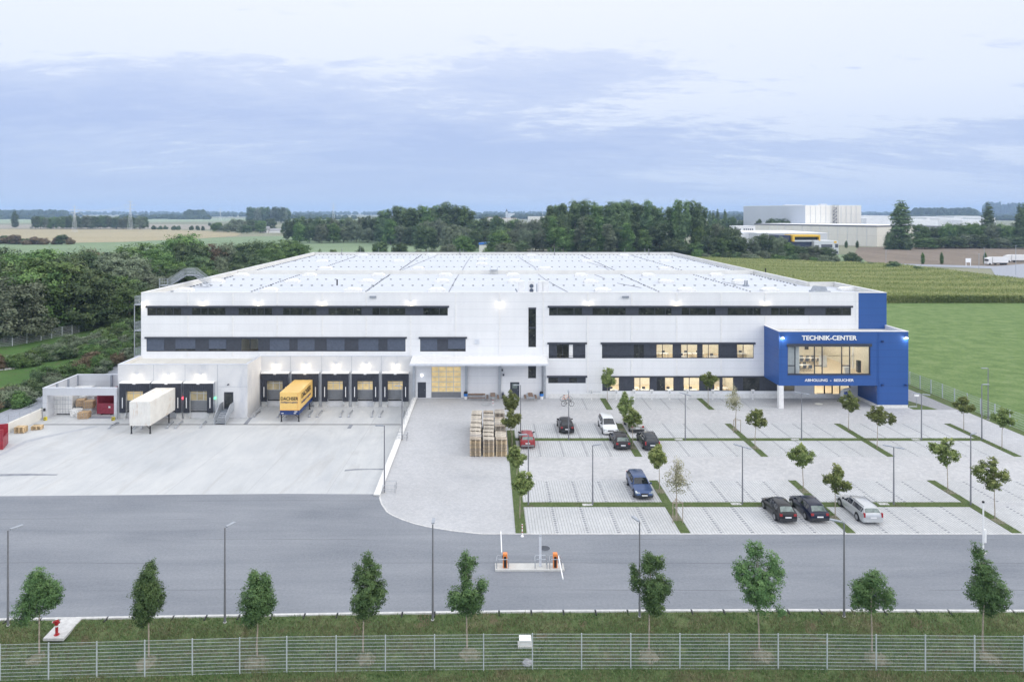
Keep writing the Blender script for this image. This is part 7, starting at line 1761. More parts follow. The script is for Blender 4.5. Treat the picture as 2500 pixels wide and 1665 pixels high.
# left wood
A = ('trees of the wood left of the warehouse', 'in the wood left of the warehouse')
for px, tp, Y, rd, mk, ds in [(10, 628, 150, 8, 'dark', 'dark green'), (60, 612, 178, 9, 'green', 'mid green'), (105, 604, 190, 10, 'green', 'mid green'), (150, 620, 172, 8, 'dark', 'dark green'), (200, 603, 215, 9, 'dark', 'dark green'), (228, 606, 225, 8, 'brown', 'reddish'), (258, 612, 218, 8, 'dark', 'dark green'),
        (28, 665, 146, 8, 'grey', 'grey green'), (68, 640, 147, 9, 'green', 'mid green'), (12, 672, 139, 8, 'grey', 'grey green'), (125, 622, 153, 10, 'green', 'mid green'), (178, 640, 154, 9, 'dark', 'dark green'), (247, 662, 168, 9, 'green', 'bright green'), (300, 612, 205, 9, 'grey', 'grey green'),
        (342, 588, 240, 9, 'green', 'mid green'), (375, 604, 228, 8, 'green', 'mid green'), (405, 632, 215, 7, 'green', 'mid green'), (440, 567, 262, 10, 'green', 'bright green'), (462, 588, 250, 8, 'dark', 'dark green'), (522, 592, 270, 7, 'brown', 'reddish'), (553, 588, 272, 4.5, 'grey', 'grey slim'),
        (490, 620, 228, 7, 'dark', 'dark green'), (292, 672, 172, 9, 'dark', 'dark green'), (316, 700, 161, 7, 'green', 'mid green'), (212, 690, 156, 7, 'dark', 'dark green'), (500, 650, 214, 5, 'green', 'light green'), (541, 622, 228, 3, 'grey', 'pale birch-like'), (622, 584, 300, 10, 'dark', 'dark green'), (598, 612, 270, 6, 'dark', 'dark green'),
        (690, 583, 310, 10, 'green', 'bright green'), (722, 592, 300, 8, 'green', 'bright green'), (578, 640, 240, 6, 'dark', 'dark green'), (440, 650, 208, 7, 'dark', 'dark green'), (372, 668, 196, 7, 'grey', 'grey green'), (345, 640, 212, 7, 'grey', 'grey green'), (-40, 640, 165, 10, 'dark', 'dark green'), (205, 655, 192, 8, 'dark', 'dark green'),
        (300, 770, 158, 6, 'dark', 'dark green'), (640, 625, 262, 6, 'dark', 'dark green'), (660, 600, 290, 7, 'green', 'mid green'), (100, 760, 149, 6, 'green', 'mid green'), (45, 770, 143, 6, 'dark', 'dark green'), (560, 612, 285, 6, 'dark', 'dark green'), (5, 600, 205, 8, 'dark', 'dark green'), (200, 770, 154, 5, 'dark', 'dark green')]:
    place('round', 'leaf_' + mk, px, Y, top=tp, rad=rd, place_=A, desc=ds)
# shrubs between lane and wood
B_ = ('bushes on the bank left of the warehouse', 'on the bank left of the warehouse')
def bushes(line, n, r0, r1, h0, h1, mks, pl, jit=1.5, keep=None):
    pts = [G(*q) for q in line]; tot = [0]
    for a, c in zip(pts, pts[1:]): tot.append(tot[-1] + (c - a).length)
    for i in range(n):
        d_ = tot[-1] * (i + .5) / n; k = max(j for j in range(len(pts) - 1) if tot[j] <= d_); q = pts[k].lerp(pts[k + 1], (d_ - tot[k]) / (tot[k + 1] - tot[k])); q = q + Vector((rt.uniform(-jit, jit), rt.uniform(-jit, jit), 0))
        mk, ds = rt.choice(mks); place('bush', 'leaf_' + mk, CX + q.x * F / q.y, q.y, hgt=rt.uniform(h0, h1), rad=rt.uniform(r0, r1), place_=pl, desc=ds)
mx = [('dark', 'dark green'), ('green', 'mid green'), ('grey', 'grey green'), ('green', 'mid green'), ('brown', 'reddish brown')]
bushes([(-30, 905), (40, 893), (110, 878), (190, 862)], 20, 1.8, 2.8, 1.8, 3.0, mx, B_, 1.6)
bushes([(-20, 1005), (40, 985), (110, 950), (190, 918), (270, 893), (325, 873)], 34, 1.7, 2.8, 1.9, 3.3, mx, B_, 2.0)
bushes([(190, 862), (235, 842), (285, 822), (325, 806)], 14, 2.2, 3.2, 2.4, 3.6, mx[:3], B_, 2.0)
bushes([(215, 880), (262, 862), (322, 842)], 12, 2.0, 2.9, 2.2, 3.2, mx[:4], B_, 1.5)
bushes([(240, 868), (330, 826)], 7, 2.0, 3.0, 2.2, 3.4, mx[:3], B_, 1.5)
# wood behind the hall
D = ('trees of the wood behind the warehouse', 'in the wood behind the warehouse')
def band(x0_, x1_, n, top0, top1, Y0_, Y1_, w0, w1, kind, mks, pl, tops=None):
    for i in range(n):
        px = x0_ + (x1_ - x0_) * (i + .5) / n + rt.uniform(-4, 4); mk, ds = rt.choice(mks); f_ = (px - x0_) / (x1_ - x0_)
        tp = rt.uniform(top0, top1) - 4 if tops is None else np.interp(f_, [t[0] for t in tops], [t[1] for t in tops]) + rt.uniform(-3, 5)
        place(kind, 'leaf_' + mk, px, rt.uniform(Y0_, Y1_), top=tp, wpx=rt.uniform(w0, w1), place_=pl, desc=ds)
dk = [('dark', 'dark green'), ('dark', 'dark green'), ('green', 'mid green'), ('grey', 'grey green')]
pk = [('poplar', 'dark poplar'), ('poplar', 'tall green'), ('green', 'bright-tipped')]
band(705, 935, 11, 527, 536, 590, 640, 34, 48, 'round', dk, D)
band(715, 940, 8, 545, 560, 570, 590, 30, 40, 'round', dk, D)
band(930, 1155, 17, 0, 0, 560, 600, 38, 52, 'tall', pk, D, [(0, 512), (.15, 503), (.35, 507), (.5, 502), (.75, 494), (.92, 503), (1, 520)])
band(940, 1150, 9, 535, 560, 520, 550, 36, 50, 'round', dk, D)
band(1148, 1345, 10, 528, 545, 520, 620, 36, 50, 'round', dk, D)
band(1150, 1340, 8, 552, 572, 450, 500, 38, 52, 'round', dk, D)
band(1342, 1618, 19, 0, 0, 420, 450, 42, 56, 'tall', pk, D, [(0, 492), (.25, 488), (.4, 494), (.55, 491), (.72, 488), (.88, 492), (1, 505)])
band(1345, 1625, 13, 530, 565, 385, 410, 40, 54, 'tall', dk, D)
band(1628, 1725, 7, 0, 0, 400, 430, 34, 44, 'tall', pk, D, [(0, 497), (.4, 487), (.8, 490), (1, 510)])
band(1700, 1800, 5, 540, 560, 400, 430, 40, 50, 'round', dk, D)
E_ = ('low trees between warehouse roof and wood', 'just behind the far roof edge')
for px, tp, Y, w_, mk in [(820, 600, 330, 44, 'green'), (882, 597, 330, 38, 'dark'), (928, 587, 340, 44, 'dark'), (975, 590, 350, 50, 'dark'), (1015, 600, 330, 50, 'grey'), (1060, 597, 335, 56, 'grey'), (1095, 594, 345, 50, 'grey'), (1130, 573, 370, 60, 'green'), (1215, 560, 400, 70, 'green'), (1235, 590, 350, 60, 'grey'), (1180, 600, 330, 40, 'green'), (1270, 585, 370, 50, 'dark'), (780, 606, 320, 30, 'dark'), (1040, 545, 450, 60, 'dark'), (1105, 545, 440, 54, 'grey')]:
    place('round' if tp < 596 else 'bush', 'leaf_' + mk, px, Y, top=tp, wpx=w_, place_=E_, desc={'green': 'light green', 'dark': 'dark green', 'grey': 'silvery willow'}[mk])
# belt between corn and factories
K_ = ('trees of the belt behind the corn field', 'in the belt behind the corn field')
for i, (px, tp, w_) in enumerate([(1730, 573, 50), (1765, 580, 54), (1800, 572, 60), (1845, 578, 50), (1870, 568, 64), (1920, 590, 46), (1950, 598, 50), (1985, 598, 44), (2020, 602, 46), (1700, 590, 50), (1660, 595, 50), (1905, 575, 40), (1640, 580, 50)]):
    place('round', 'leaf_' + ['dark', 'green', 'dark', 'grey'][i % 4], px, 392 if px < 1900 else 375, top=tp, wpx=w_, place_=K_, desc=['dark green', 'mid green', 'dark green', 'grey green'][i % 4])
for i in range(20):
    px = 1700 + i * 24; by = np.interp(px, [1640, 1900, 2160, 2260], [634, 642, 656, 664]); Y = F * H / (by - CY) + 6; place('bush', 'leaf_' + rt.choice(['dark', 'green', 'grey']), px + rt.uniform(-5, 5), Y, hgt=rt.uniform(3.5, 6.5) * (1 if px < 2050 else .5), rad=rt.uniform(4, 5.5) * (1 if px < 2050 else .65), place_=('bushes along the corn field', 'along the far edge of the corn field'), desc='dark')
for px, by, w_, h_ in [(2080, 642, 60, 6), (2175, 660, 50, 5), (2240, 665, 40, 3)]: place('bush', 'leaf_dark', px, F * H / (by - CY), hgt=h_, wpx=w_, place_=('bushes along the corn field', 'along the far edge of the corn field'), desc='big dark')
bushes([(2350, 680), (2390, 688), (2430, 694), (2500, 706)], 9, 2.2, 3.2, 2.0, 2.8, [('dark', 'dark'), ('green', 'green')], ('bushes along the access road', 'beside the far access road'), 1.0)
# big solitary poplar and the wood right of it
Q_ = ('trees of the wood behind the ploughed field', 'behind the ploughed field')
t = place('column', 'leaf_poplar', 2200, 480, top=490, wpx=50, place_=('', 'between the factories and the ploughed field'), desc='very tall dark'); t['group'] = 'tall poplars on the skyline'
place('bush', 'leaf_dark', 2180, 478, hgt=15, wpx=46, place_=Q_, desc='dark'); place('bush', 'leaf_dark', 2215, 476, hgt=12, wpx=50, place_=Q_, desc='dark')
band(2240, 2540, 14, 545, 556, 500, 545, 40, 54, 'round', dk, Q_)
band(2240, 2540, 11, 572, 585, 485, 500, 40, 54, 'round', dk, Q_)
for px, tp, w_ in [(2412, 498, 30), (2490, 499, 20), (2502, 497, 20)]: place('column', 'leaf_poplar', px, 520, top=tp, wpx=w_, place_=('tall poplars on the skyline', 'rising over the wood behind the ploughed field'), desc='tall')
for px in (1733, 1742, 1752, 1770): place('column', 'leaf_poplar', px, 760, top=512 + (px % 3), wpx=12, place_=('thin poplars left of the tall white hall', 'left of the tall windowless hall'), desc='thin')
band(1735, 1830, 6, 530, 540, 690, 740, 24, 34, 'round', dk, ('trees before the tall white hall', 'left of the tall windowless hall'))
for px, tp, w_, Y in [(1853, 533, 20, 640), (1893, 531, 40, 625), (1915, 532, 36, 625), (1880, 534, 26, 620), (1960, 592, 8, 500), (2092, 588, 8, 505), (2065, 590, 8, 505)]:
    if Y > 600: place('round', 'leaf_dark', px, Y if Y != 620 else 628, top=tp, wpx=w_, place_=('trees before the tall white hall', 'in front of the tall windowless hall'), desc='dark')
for px in (2066, 2093): place('column', 'leaf_dark', px, 500, top=588, wpx=8, place_=('small trees by the long hall', 'in front of the long low hall'), desc='small dark')
# far plain
F_ = ('trees of the long copse in the plain', 'in the long copse beyond the stubble field')
band(82, 362, 20, 528, 534, 1010, 1060, 20, 30, 'round', dk, F_)
place('column', 'leaf_dark', 36, 1150, top=516, wpx=17, place_=('', 'standing alone in the far plain'), desc='dark columnar')
t = TL[-1][3]; t['group'] = 'trees in the far plain'
bushes([(-10, 594), (60, 597), (120, 597), (185, 597)], 9, 5, 8, 5.5, 9.5, [('dark', 'dark'), ('brown', 'reddish')], ('bushes in the stubble field', 'in the hedge crossing the stubble field'), 3)
place('round', 'leaf_dark', 152, 552, top=571, wpx=30, place_=('bushes in the stubble field', 'in the hedge crossing the stubble field'), desc='tall round dark'); place('round', 'leaf_brown', 38, 552, top=572, wpx=28, place_=('bushes in the stubble field', 'in the hedge crossing the stubble field'), desc='round reddish')
band(604, 708, 11, 507, 511, 1550, 1650, 20, 26, 'round', dk, ('trees of the round copse', 'in the round copse on the skyline'))
band(525, 640, 8, 545, 556, 820, 900, 22, 32, 'round', dk, ('trees round the farmhouse', 'round the white farmhouse')); band(560, 670, 5, 536, 541, 920, 980, 28, 36, 'round', dk, ('trees round the farmhouse', 'round the white farmhouse'))
band(690, 740, 3, 534, 548, 760, 840, 26, 34, 'round', dk, ('trees round the farmhouse', 'round the white farmhouse'))
for px, by in ((375, 561), (390, 561), (405, 560), (425, 562), (436, 562), (468, 562), (482, 562), (495, 563), (511, 552)): place('bush', 'leaf_dark', px, F * H / (by - CY), hgt=7, wpx=13, place_=('field bushes in the plain', 'dotted between the copse and the farmhouse'), desc='small')
for px, mk in ((2253, 'green'), (2299, 'green'), (2405, 'green')): place('column', 'leaf_green', px, 345, hgt=6, wpx=9, place_=('young trees by the access road', 'beside the far access road'), desc='young green')

# labels: kind, place and, where trees look alike, the count along the row
from collections import defaultdict
gl = defaultdict(list)
for pl, ds, px, t in TL: gl[(pl[1], ds, t['category'], t.name.split('.')[0])].append((px, t))
for (where, ds, cat, nm), L_ in gl.items():
    L_.sort(key=lambda q: q[0]); noun = {'broadleaf_tree': 'round tree', 'poplar_tree': 'poplar', 'bush': 'bush'}[nm]
    for i, (px, t) in enumerate(L_):
        t['label'] = f"{ds} {noun} {where}" + (f", {nth(i)} from the left" if len(L_) > 1 else '')
# ---------------------------------------------------------------- far buildings
def fbld(name, label, x0, x1, y0, y1, z1, wall, roof, cat='factory hall', group=None, z0=-.05, rz=0, coping=None):
    cx_, cy_ = (x0 + x1) / 2, y0
    t = thing(name, (cx_, cy_, 0), label, cat, group, rz)
    b = MB(); w_, d_ = (x1 - x0) / 2, y1 - y0
    b.box(-w_, w_, 0, d_, z0, z1 - .35, skip='t'); b.build('wall', wall, t)
    b = MB(); b.box(-w_ - .15, w_ + .15, -.15, d_ + .15, z1 - .35, z1); b.build('roof', roof, t); return t
M['fwall'] = simple('shaded_hall_cladding', (.52, .56, .62), .6, var=.06, scale=.02)  # cool grey: shade on the tall hall's sides put into the colour
M['fwallb'] = facade('ribbed_hall_cladding', (.78, .76, .70), (.62, .60, .55), 8.0)
M['fgrey'] = simple('grey_hall_wall', (.60, .63, .67), .7, var=.05, scale=.03)
M['froof'] = simple('pale_hall_roof', (.80, .81, .84), .7, var=.05, scale=.05)
M['fdark'] = simple('dark_roof_edge', (.09, .10, .13), .6, var=.1)
# tall windowless hall, seen on its corner
A_, C_, B2 = Vector((262, 700)), Vector((279, 600)), Vector((333, 609))
D2 = A_ + (B2 - C_)
t = thing('high_bay_hall', (C_.x, C_.y, 0), 'tall windowless white hall standing above the low factories', 'factory hall', world=True); zt_ = 31.8
b = MB(); b.face([(A_.x, A_.y, 0), (C_.x, C_.y, 0), (C_.x, C_.y, zt_), (A_.x, A_.y, zt_)]); b.face([(B2.x, B2.y, 0), (D2.x, D2.y, 0), (D2.x, D2.y, zt_), (B2.x, B2.y, zt_)]); b.face([(D2.x, D2.y, 0), (A_.x, A_.y, 0), (A_.x, A_.y, zt_), (D2.x, D2.y, zt_)]); b.build('side_wall', M['fwall'], t, fix=False)
b = MB(); b.face([(C_.x, C_.y, 0), (B2.x, B2.y, 0), (B2.x, B2.y, zt_), (C_.x, C_.y, zt_)]); b.build('gable_wall', M['fwallb'], t, fix=False)  # warmer, paler colour paints in the sun on this face
b = MB(); b.prism([(p.x, p.y) for p in (A_, C_, B2, D2)], zt_ + .01, zt_ + .4); b.build('roof', M['froof'], t)
dv = (B2 - C_).normalized(); nv = Vector((dv.y, -dv.x))
b = MB()
for k in range(1, 11): q = C_ + dv * (54.7 * k / 11) + nv * .12; b.tube([(q.x, q.y, 0), (q.x, q.y, zt_)], .16, 4)
b.build('panel_rib', M['fgrey'], t)
q = C_ + dv * 28 + nv * 1.2; b = MB()
for s_ in (-2, 2):
    for m_ in (0, 1.6): e = q + dv * s_ + nv * m_; b.tube([(e.x, e.y, 0), (e.x, e.y, zt_ + 1)], .16, 4)
for k in range(9):
    e0 = q - dv * 2; e1 = q + dv * 2; z = 3.2 * k + 1; b.bar((e0.x, e0.y, z), (e1.x, e1.y, z + 3.0), .25, .4); b.bar((e0.x, e0.y, z + 3.2), (e1.x, e1.y, z + 3.2), .2, .3)
b.build('escape_stair', M['fdark'], t)
b = MB(); q = A_.lerp(B2, .45); b.box(q.x - 8, q.x + 8, q.y - 3, q.y + 3, zt_ + .4, zt_ + 1.3); q = C_ + dv * 20 ; b.box(q.x - 3, q.x + 3, q.y + 4, q.y + 8, zt_ + .4, zt_ + 1.6); b.build('roof_plant', M['fgrey'], t)
# long low hall in front
P0, P1 = Vector((XA(1842, 600), 600)), Vector((XA(2141, 514), 514)); dv = (P1 - P0).normalized(); nv = Vector((-dv.y, dv.x)); 
P2 = P1 + nv * 60; P3 = P0 + nv * 60
t = thing('long_hall', (P1.x, P1.y, 0), 'long low pale hall with a dark roof edge in front of the tall one', 'factory hall', world=True)
b = MB(); b.prism([(p.x, p.y) for p in (P0, P1, P2, P3)], 0, 15.0); b.build('wall', M['fwallb'], t); b = MB(); b.prism([(p.x, p.y) for p in (P0 - dv * .3 - nv * .3, P1 + dv * .3 - nv * .3, P2 + dv * .3, P3 - dv * .3)], 15.01, 15.9); b.build('roof', M['fdark'], t)
b = MB(); b.prism([(p.x, p.y) for p in (P0 + nv * 1.5 + dv, P1 + nv * 1.5 - dv, P2 - dv, P3 + dv)], 15.91, 16.0); b.build('roof_sheet', M['froof'], t)
b = MB()
for k in range(1, 14): q = P0.lerp(P1, k / 14) - nv * .12; b.tube([(q.x, q.y, 0), (q.x, q.y, 15)], .15, 4)
b.build('panel_rib', M['fgrey'], t)
t = fbld('rear_hall', 'pale hall with a loading recess partly behind the tall poplar', XA(2143, 560), XA(2352, 560), 560, 640, 14.2, M['fgrey'], M['fdark'])
b = MB(); b.box(-30, -6, -.3, -.01, 0, 5.5); b.build('gate_recess', M['fdark'], t)
t = fbld('office_block', 'low white office strip with a row of small dark windows', XA(1797, 560), XA(1844, 560), 560, 575, H - (552 - CY) * 560 / F, M['froof'], M['froof'], 'building')
for k in (0, 1, 3, 4, 5, 6, 7): b = MB(); b.box(-6.8 + 1.7 * k, -5.8 + 1.7 * k, -.12, -.01, 11.2, 12.6); b.build('window', M['fdark'], t)
t = fbld('workshop_shed', 'wide white shed with a bright roof left of the yellow framed office', XA(1775, 470), XA(1850, 470), 470, 520, H - (570 - CY) * 470 / F, M['froof'], M['froof'], 'building')
t = fbld('workshop_hall', 'white hall behind the yellow framed office', XA(1850, 455), XA(2020, 455), 455, 520, H - (569 - CY) * 455 / F, M['fgrey'], M['froof'], 'building')
# office with yellow frame
M['oblue'] = simple('dark_blue_office_wall', (.03, .045, .10), .5, var=.08, scale=.1); M['oyel'] = simple('yellow_frame_paint', (.80, .50, .05), .5, var=.04, scale=.1)
Y = 429; t = thing('framed_office', (XA(1970, Y), Y, 0), 'dark blue office building with a bright yellow window frame', 'office building', world=True)
def zz(py, Y): return H - (py - CY) * Y / F
b = MB(); b.box(XA(1903, Y), XA(1930, Y), Y, Y + 16, 0, zz(575, Y)); b.box(XA(1930, Y), XA(1988, Y), Y - .5, Y + 16, 0, zz(590, Y)); b.build('wall', M['oblue'], t)
x0_, x1_, z0_, z1_ = XA(1932, Y), XA(1999, Y), zz(590, Y), zz(573.5, Y)
b = MB(); b.box(x0_, x0_ + 1.2, Y - 2, Y + 10, z0_, z1_ - 1.2); b.box(x1_ - .8, x1_, Y - 2, Y + 10, z0_, z1_ - 1.2); b.box(x0_, x1_, Y - 2, Y + 10, z1_ - 1.2, z1_); b.build('yellow_frame', M['oyel'], t)
b = MB(); b.box(x0_ + 1.2, x1_ - .8, Y, Y + .3, z0_, z1_ - 1.2); o = b.build('window_band', M['dglass'], t); b = MB(); b.box(x0_ + 1.2, x1_ - .8, Y - 1.8, Y - 1.6, z0_ + .01, z0_ + 1.0); b.build('balustrade', M['fgrey'], t)
b = MB(); b.box(XA(1988, Y - 4), XA(2047, Y - 4), Y - 4, Y + 12, 0, zz(588.5, Y - 4)); b.build('annex', M['fgrey'], t)
for a, c, p_, q_ in ((1990, 1999, 599, 606), (2005, 2032, 597, 605), (2039, 2046, 596, 605), (1965, 1985, 600, 606), (2040, 2046, 613, 619), (1912, 1926, 580, 586)):
    yy = Y - 4.05 if a > 1986 else Y - .55; b = MB(); b.box(XA(a, yy), XA(c, yy), yy - .1, yy, zz(q_, yy), zz(p_, yy)); b.build('window', M['fdark'], t)
b = MB(); b.box(XA(2036, Y - 4), XA(2042, Y - 4), Y - 4.2, Y - 4.01, zz(593, Y), zz(588.6, Y)); b.build('yellow_plate', M['oyel'], t)
# town roofs on the right horizon
spec = [(2095, 2175, 527, 535, 1300, 'long white hall on the horizon right of the tall hall'), (2115, 2150, 533, 541, 1100, 'small white hall just right of the tall hall'), (2230, 2290, 537, 545, 1050, 'pale hall right of the tall poplar'), (2262, 2270, 531, 538, 1150, 'small white tower block over the pale roofs'), (2292, 2345, 533, 543, 1200, 'low white hall in the middle of the horizon roofs'), (2330, 2395, 528, 535, 1500, 'long thin white roof beneath the skyline hill'), (2350, 2400, 537, 547, 1100, 'pale hall beside the skyline poplar'), (2240, 2300, 529, 532, 1700, 'thin pale roof far behind the tall poplar'), (2400, 2430, 532, 540, 1400, 'small pale hall seen between two poplars')]
for a, c, p_, q_, Y, lb in spec:
    fbld('distant_hall', lb, XA(a, Y), XA(c, Y), Y, Y + 60, zz(p_, Y), M['froof'], M['froof'], 'factory hall', 'pale halls on the horizon')
for a, c, p_, Y, lb in ((1186, 1222, 531, 1100, 'red roofed building left of the white chimney'), (1226, 1262, 533, 1200, 'red roofed building right of the white chimney'), (1290, 1335, 529, 1500, 'long pale roof between the two poplar groups')):
    fbld('distant_house', lb, XA(a, Y), XA(c, Y), Y, Y + 25, zz(p_, Y), M['cream'], simple('red_tiles', (.36, .16, .12), .8, var=.1) if a < 1280 else M['froof'], 'building', 'houses on the horizon')
Y = 900; t = thing('factory_chimney', (XA(1204.5, Y), Y, 0), 'slim white chimney rising over the wood behind the warehouse', 'chimney'); b = MB(); b.tube([(0, 0, 0), (0, 0, zz(530, Y))], [1.1, .9], 10); b.build('shaft', M['froof'], t); b = MB(); b.tube([(0, 0, zz(530, Y)), (0, 0, zz(529.4, Y))], 1.0, 10); b.build('rim', M['fdark'], t)
Y = 2600; t = thing('church', (XA(1237, Y), Y, 0), 'distant church with a pointed spire on the skyline', 'church'); b = MB(); b.box(-4, 4, -4, 4, 0, 26); b.build('tower', M['fgrey'], t); b = MB(); b.prism([(-4.4, 26.01), (4.4, 26.01), (0, 38)], -4, 4, 'y'); b.build('spire', M['fdark'], t); b = MB(); b.box(5, 30, -7, 7, 0, 20); b.build('nave', M['fgrey'], t)
# blue roofed shed behind the hall
Y = 430; t = thing('blue_shed', (XA(1182, Y), Y, 0), 'small shed with a blue roof among the trees behind the warehouse', 'shed'); h_ = zz(592, Y); b = MB(); b.box(-3.2, 3.2, 0, 5, 0, h_ - 1.6); b.build('wall', M['cream'], t); b = MB(); b.prism([(-3.4, h_ - 1.59), (3.4, h_ - 1.0), (3.4, h_ + .2), (-3.4, h_ - .4)], -.3, 5.3, 'y'); b.build('roof', simple('bright_blue_roof', (.03, .16, .55), .5), t)
# farmhouse
Y = 850; t = thing('farmhouse', (XA(648, Y), Y, 0), 'white farmhouse with grey gabled roof in the fields', 'house', world=True)
def gable(x0_, x1_, y0_, y1_, ze, zr_, t):
    b = MB(); b.box(x0_, x1_, y0_, y1_, 0, ze); b.build('wall', M['white'], t); b = MB(); b.prism([(y0_ - .5, ze + .01), (y1_ + .5, ze + .01), ((y0_ + y1_) / 2, zr_)], x0_ - .6, x1_ + .6, 'x'); b.build('roof', M['gravel'], t)
gable(XA(632, Y), XA(653, Y), Y, Y + 12, 3.6, 8.2, t); gable(XA(654, Y), XA(690, Y), Y + 4, Y + 14, 2.8, 5.4, t)
for px in (636, 642, 648): b = MB(); b.box(XA(px, Y) - .6, XA(px, Y) + .6, Y - .15, Y - .01, 1, 2.4); b.build('window', M['fdark'], t)
# lorries on the access road
def lorry(px0, px1, py, ptop, lb, cabl):
    Y = F * H / (py - CY); x0_, x1_ = XA(px0, Y), XA(px1, Y); t = thing('lorry', ((x0_ + x1_) / 2, Y, .05), lb, 'lorry', 'white lorries on the access road'); L = x1_ - x0_; h_ = 3.9
    b = MB(); b.box(-L / 2 + (2.6 if cabl else 0), L / 2, 0, 2.5, 1.1, h_); b.build('trailer_body', M['white'], t)
    if cabl:
        b = MB(); b.box(-L / 2, -L / 2 + 2.3, .02, 2.48, .5, 3.4); b.prism([(-L / 2 + .3, 3.401), (-L / 2 + 2.3, 3.401), (-L / 2 + 2.3, 3.85)], .1, 2.4, 'y'); b.build('cab', M['white'], t); b = MB(); b.box(-L / 2 - .03, -L / 2 + .5, -.03, 2.53, 1.9, 2.8); b.build('cab_window', M['carglass'], t)
    b = MB(); b.box(-L / 2 + .5, L / 2 - .2, .2, 2.3, .7, 1.099); b.build('chassis', M['fdark'], t)
    for x in (-L / 2 + 1.2, L / 2 - 1.2, L / 2 - 2.4, L / 2 - 3.6, -L / 2 + 4.0): b = MB(); b.tube([(x, .0, .5), (x, .35, .5)], .5, 12); b.build('wheel', M['tyre'], t)
lorry(2411, 2462, 647.5, 625, 'white lorry with its cab towards the corn field', True); lorry(2458, 2530, 641, 620, 'white lorry trailer standing behind the first lorry', True)
p = G(2364, 650); t = thing('billboard', tuple(p), 'small white board on posts beside the far access road', 'board'); b = MB(); b.box(-1.3, 1.3, -.1, .1, 1.8, 3.8); b.build('panel', M['signwhite'], t)
for s in (-1, 1): b = MB(); b.box(s * 1.1 - .1, s * 1.1 + .1, -.08, .08, 0, 1.799); b.build('post', M['signwhite'], t)
for px, by, tp, lb in ((2163, 640, 611, 'thin pole before the ploughed field'), (2403, 648, 605, 'thin lamp pole left of the lorries'), (2480, 672, 600, 'thin lamp pole in front of the lorries'), (2390, 660, 620, 'short lamp pole near the board')):
    p = G(px, by); t = thing('lamp_pole', tuple(p), lb, 'lamp post', 'lamp poles at the access road'); h_ = H - (tp - CY) * p.y / F; b = MB(); b.tube([(0, 0, 0), (0, 0, h_)], .09, 6); b.build('pole', M['steel'], t); b = MB(); b.box(-.5, .5, -.1, .1, h_, h_ + .1); b.build('lamp_head', M['steel'], t)
# pylons and their lines
def pylon(px, top, Y, lb):
    h_ = zz(top, Y); t = thing('power_pylon', (XA(px, Y), Y, 0), lb, 'pylon', 'lattice pylons in the plain'); b = MB(); k = h_ * .065; r_ = .0026 * h_ + .03
    for sx in (-1, 1):
        for sy in (-1, 1): b.tube([(sx * k, sy * k, 0), (sx * k * .4, sy * k * .4, h_ * .55), (0, 0, h_)], r_, 4)
    for j in range(9):
        z0_, z1_ = h_ * j / 10, h_ * (j + 1) / 10; f0 = max(.0, 1 - 1.1 * j / 10) * k; f1 = max(0, 1 - 1.1 * (j + 1) / 10) * k
        for s in (-1, 1): b.tube([(-f0 * s, -f0, z0_), (f1 * s, -f1, z1_)], r_ * .7, 4); b.tube([(f0, -f0 * s, z0_), (f1, f1 * s, z1_)], r_ * .7, 4)
    b.build('mast', M['fgrey'], t)
    for z, w_ in ((.70, .17), (.82, .21), (.93, .10)): b = MB(); b.tube([(-w_ * h_, 0, z * h_), (0, 0, z * h_ + .02 * h_), (w_ * h_, 0, z * h_)], r_ * 1.1, 4); b.tube([(-w_ * h_, 0, z * h_), (w_ * h_, 0, z * h_)], r_ * .8, 4); b.build('cross_arm', M['fgrey'], t)
    return Vector((XA(px, Y), Y, h_ * .82))
a1 = pylon(182, 500.5, 884, 'pylon on the left end of the long copse, before its trees'); a2 = pylon(318, 488.6, 1004, 'tallest looking pylon at the right end of the long copse'); a3 = pylon(814, 494.6, 1600, 'pylon on the skyline above the wood behind the hall'); a4 = pylon(1325, 506, 2300, 'faint pylon left of the tall poplar group'); a5 = pylon(538, 508, 1900, 'faint pylon between long copse and round copse')
for a, c, lb in ((Vector((-330, 560, 24)), a1, 'sagging power line running up to the copse pylon'), (a1, a2, 'power line between the two copse pylons')):
    t = thing('power_line', tuple(a), lb, 'power line', world=True)
    for s in (-5, 5):
        b = MB(); pts = [a.lerp(c, k / 14) + Vector((s, 0, -4 * 4 * (k / 14) * (1 - k / 14))) for k in range(15)]; b.tube(pts, .11, 4); b.build('cable', M['fgrey'], t)
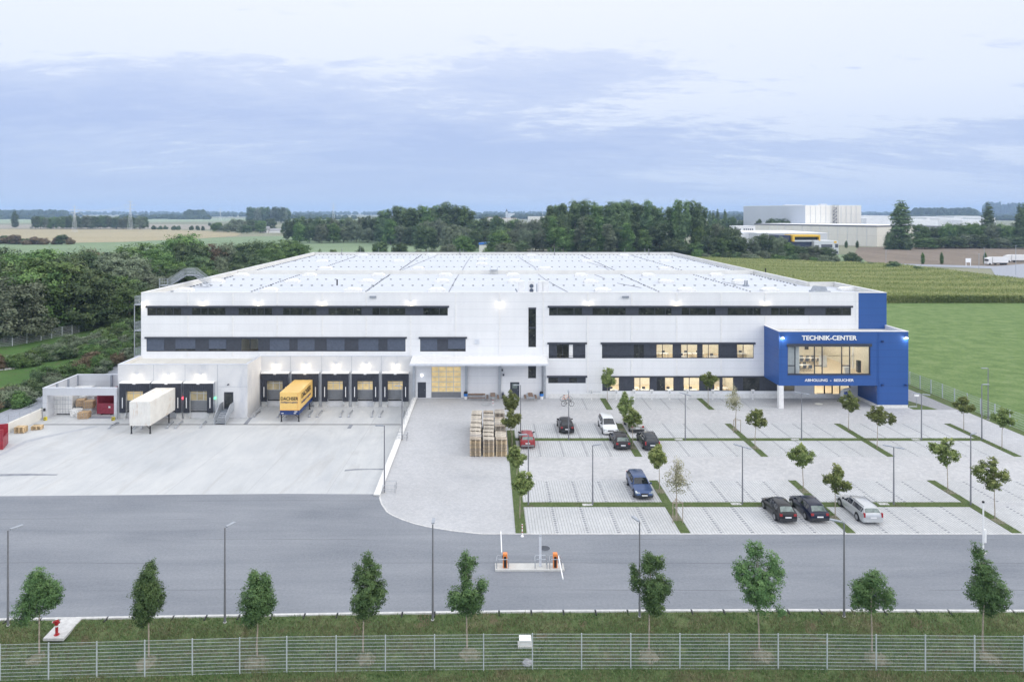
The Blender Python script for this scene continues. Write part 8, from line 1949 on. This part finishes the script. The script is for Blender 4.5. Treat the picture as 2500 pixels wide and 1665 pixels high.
# distant woods on the horizon: one mass
r = np.random.RandomState(77); bm = bmesh.new(); bmesh.ops.create_icosphere(bm, subdivisions=2, radius=1); bv = np.array([v.co[:] for v in bm.verts]); bf = np.array([[v.index for v in f.verts] for f in bm.faces]); bm.free()
V = []; Fc = []; k = 0
def lumps(n, px0, px1, Y0_, Y1_, h0, h1, dens=None):
    global k
    for i in range(n):
        px = r.uniform(px0, px1); Y = r.uniform(Y0_, Y1_)
        if dens is not None and math.sin(px * dens[0] + Y * dens[1]) < dens[2]: continue
        s = r.uniform(.7, 1.4); h_ = r.uniform(h0, h1); v = bv * (1 + r.uniform(-.16, .16, (len(bv), 1))) * np.array([12 * s, 12 * s, h_ * .62]) + np.array([XA(px, Y), Y, h_ * .45]); V.append(v); Fc.append(bf + k); k += len(bv)
lumps(1500, -300, 2800, 5200, 6600, 16, 30); lumps(1100, -300, 2800, 3400, 4300, 12, 22, (.011, .002, -.2)); lumps(500, -300, 1250, 2300, 2700, 9, 17, (.017, .003, .1)); lumps(420, 1150, 2700, 2000, 2500, 9, 18, (.014, .003, -.2)); lumps(160, 0, 160, 2900, 3200, 20, 34); lumps(240, 2230, 2380, 2500, 2900, 26, 40); lumps(120, 2400, 2600, 4200, 4600, 60, 84); lumps(60, 455, 500, 2400, 2500, 22, 32)
me = bpy.data.meshes.new('distant_woods'); Vn = np.concatenate(V); Fn = np.concatenate(Fc); me.from_pydata(Vn.tolist(), [], Fn.tolist())
m, nt, b, out_ = newmat('distant_foliage'); put(nt, b.inputs['Base Color'], nt.ramp(nt.noise(nt.pos(), .05, 5, .7), [(.35, (.022, .040, .024)), (.65, (.06, .085, .045))])); b.inputs['Roughness'].default_value = .95; b.inputs['Specular IOR Level'].default_value = .1
me.materials.append(m); o = bpy.data.objects.new('distant_woods', me); C.objects.link(o); o['kind'] = 'stuff'

# ---------------------------------------------------------------- air
b = MB(); b.box(-9000, 9000, -400, 9000, -3.0, 95.0); o = b.build('haze', []); o['kind'] = 'stuff'
m = bpy.data.materials.new('haze_air'); m.use_nodes = True; nt = NT(m.node_tree); nt.n.clear(); out_ = nt.new('ShaderNodeOutputMaterial'); pv = nt.new('ShaderNodeVolumePrincipled')
pv.inputs['Color'].default_value = (.46, .64, .98, 1); pv.inputs['Density'].default_value = .00013; pv.inputs['Anisotropy'].default_value = .0; nt.l.new(pv.outputs[0], out_.inputs['Volume']); o.data.materials.append(m)
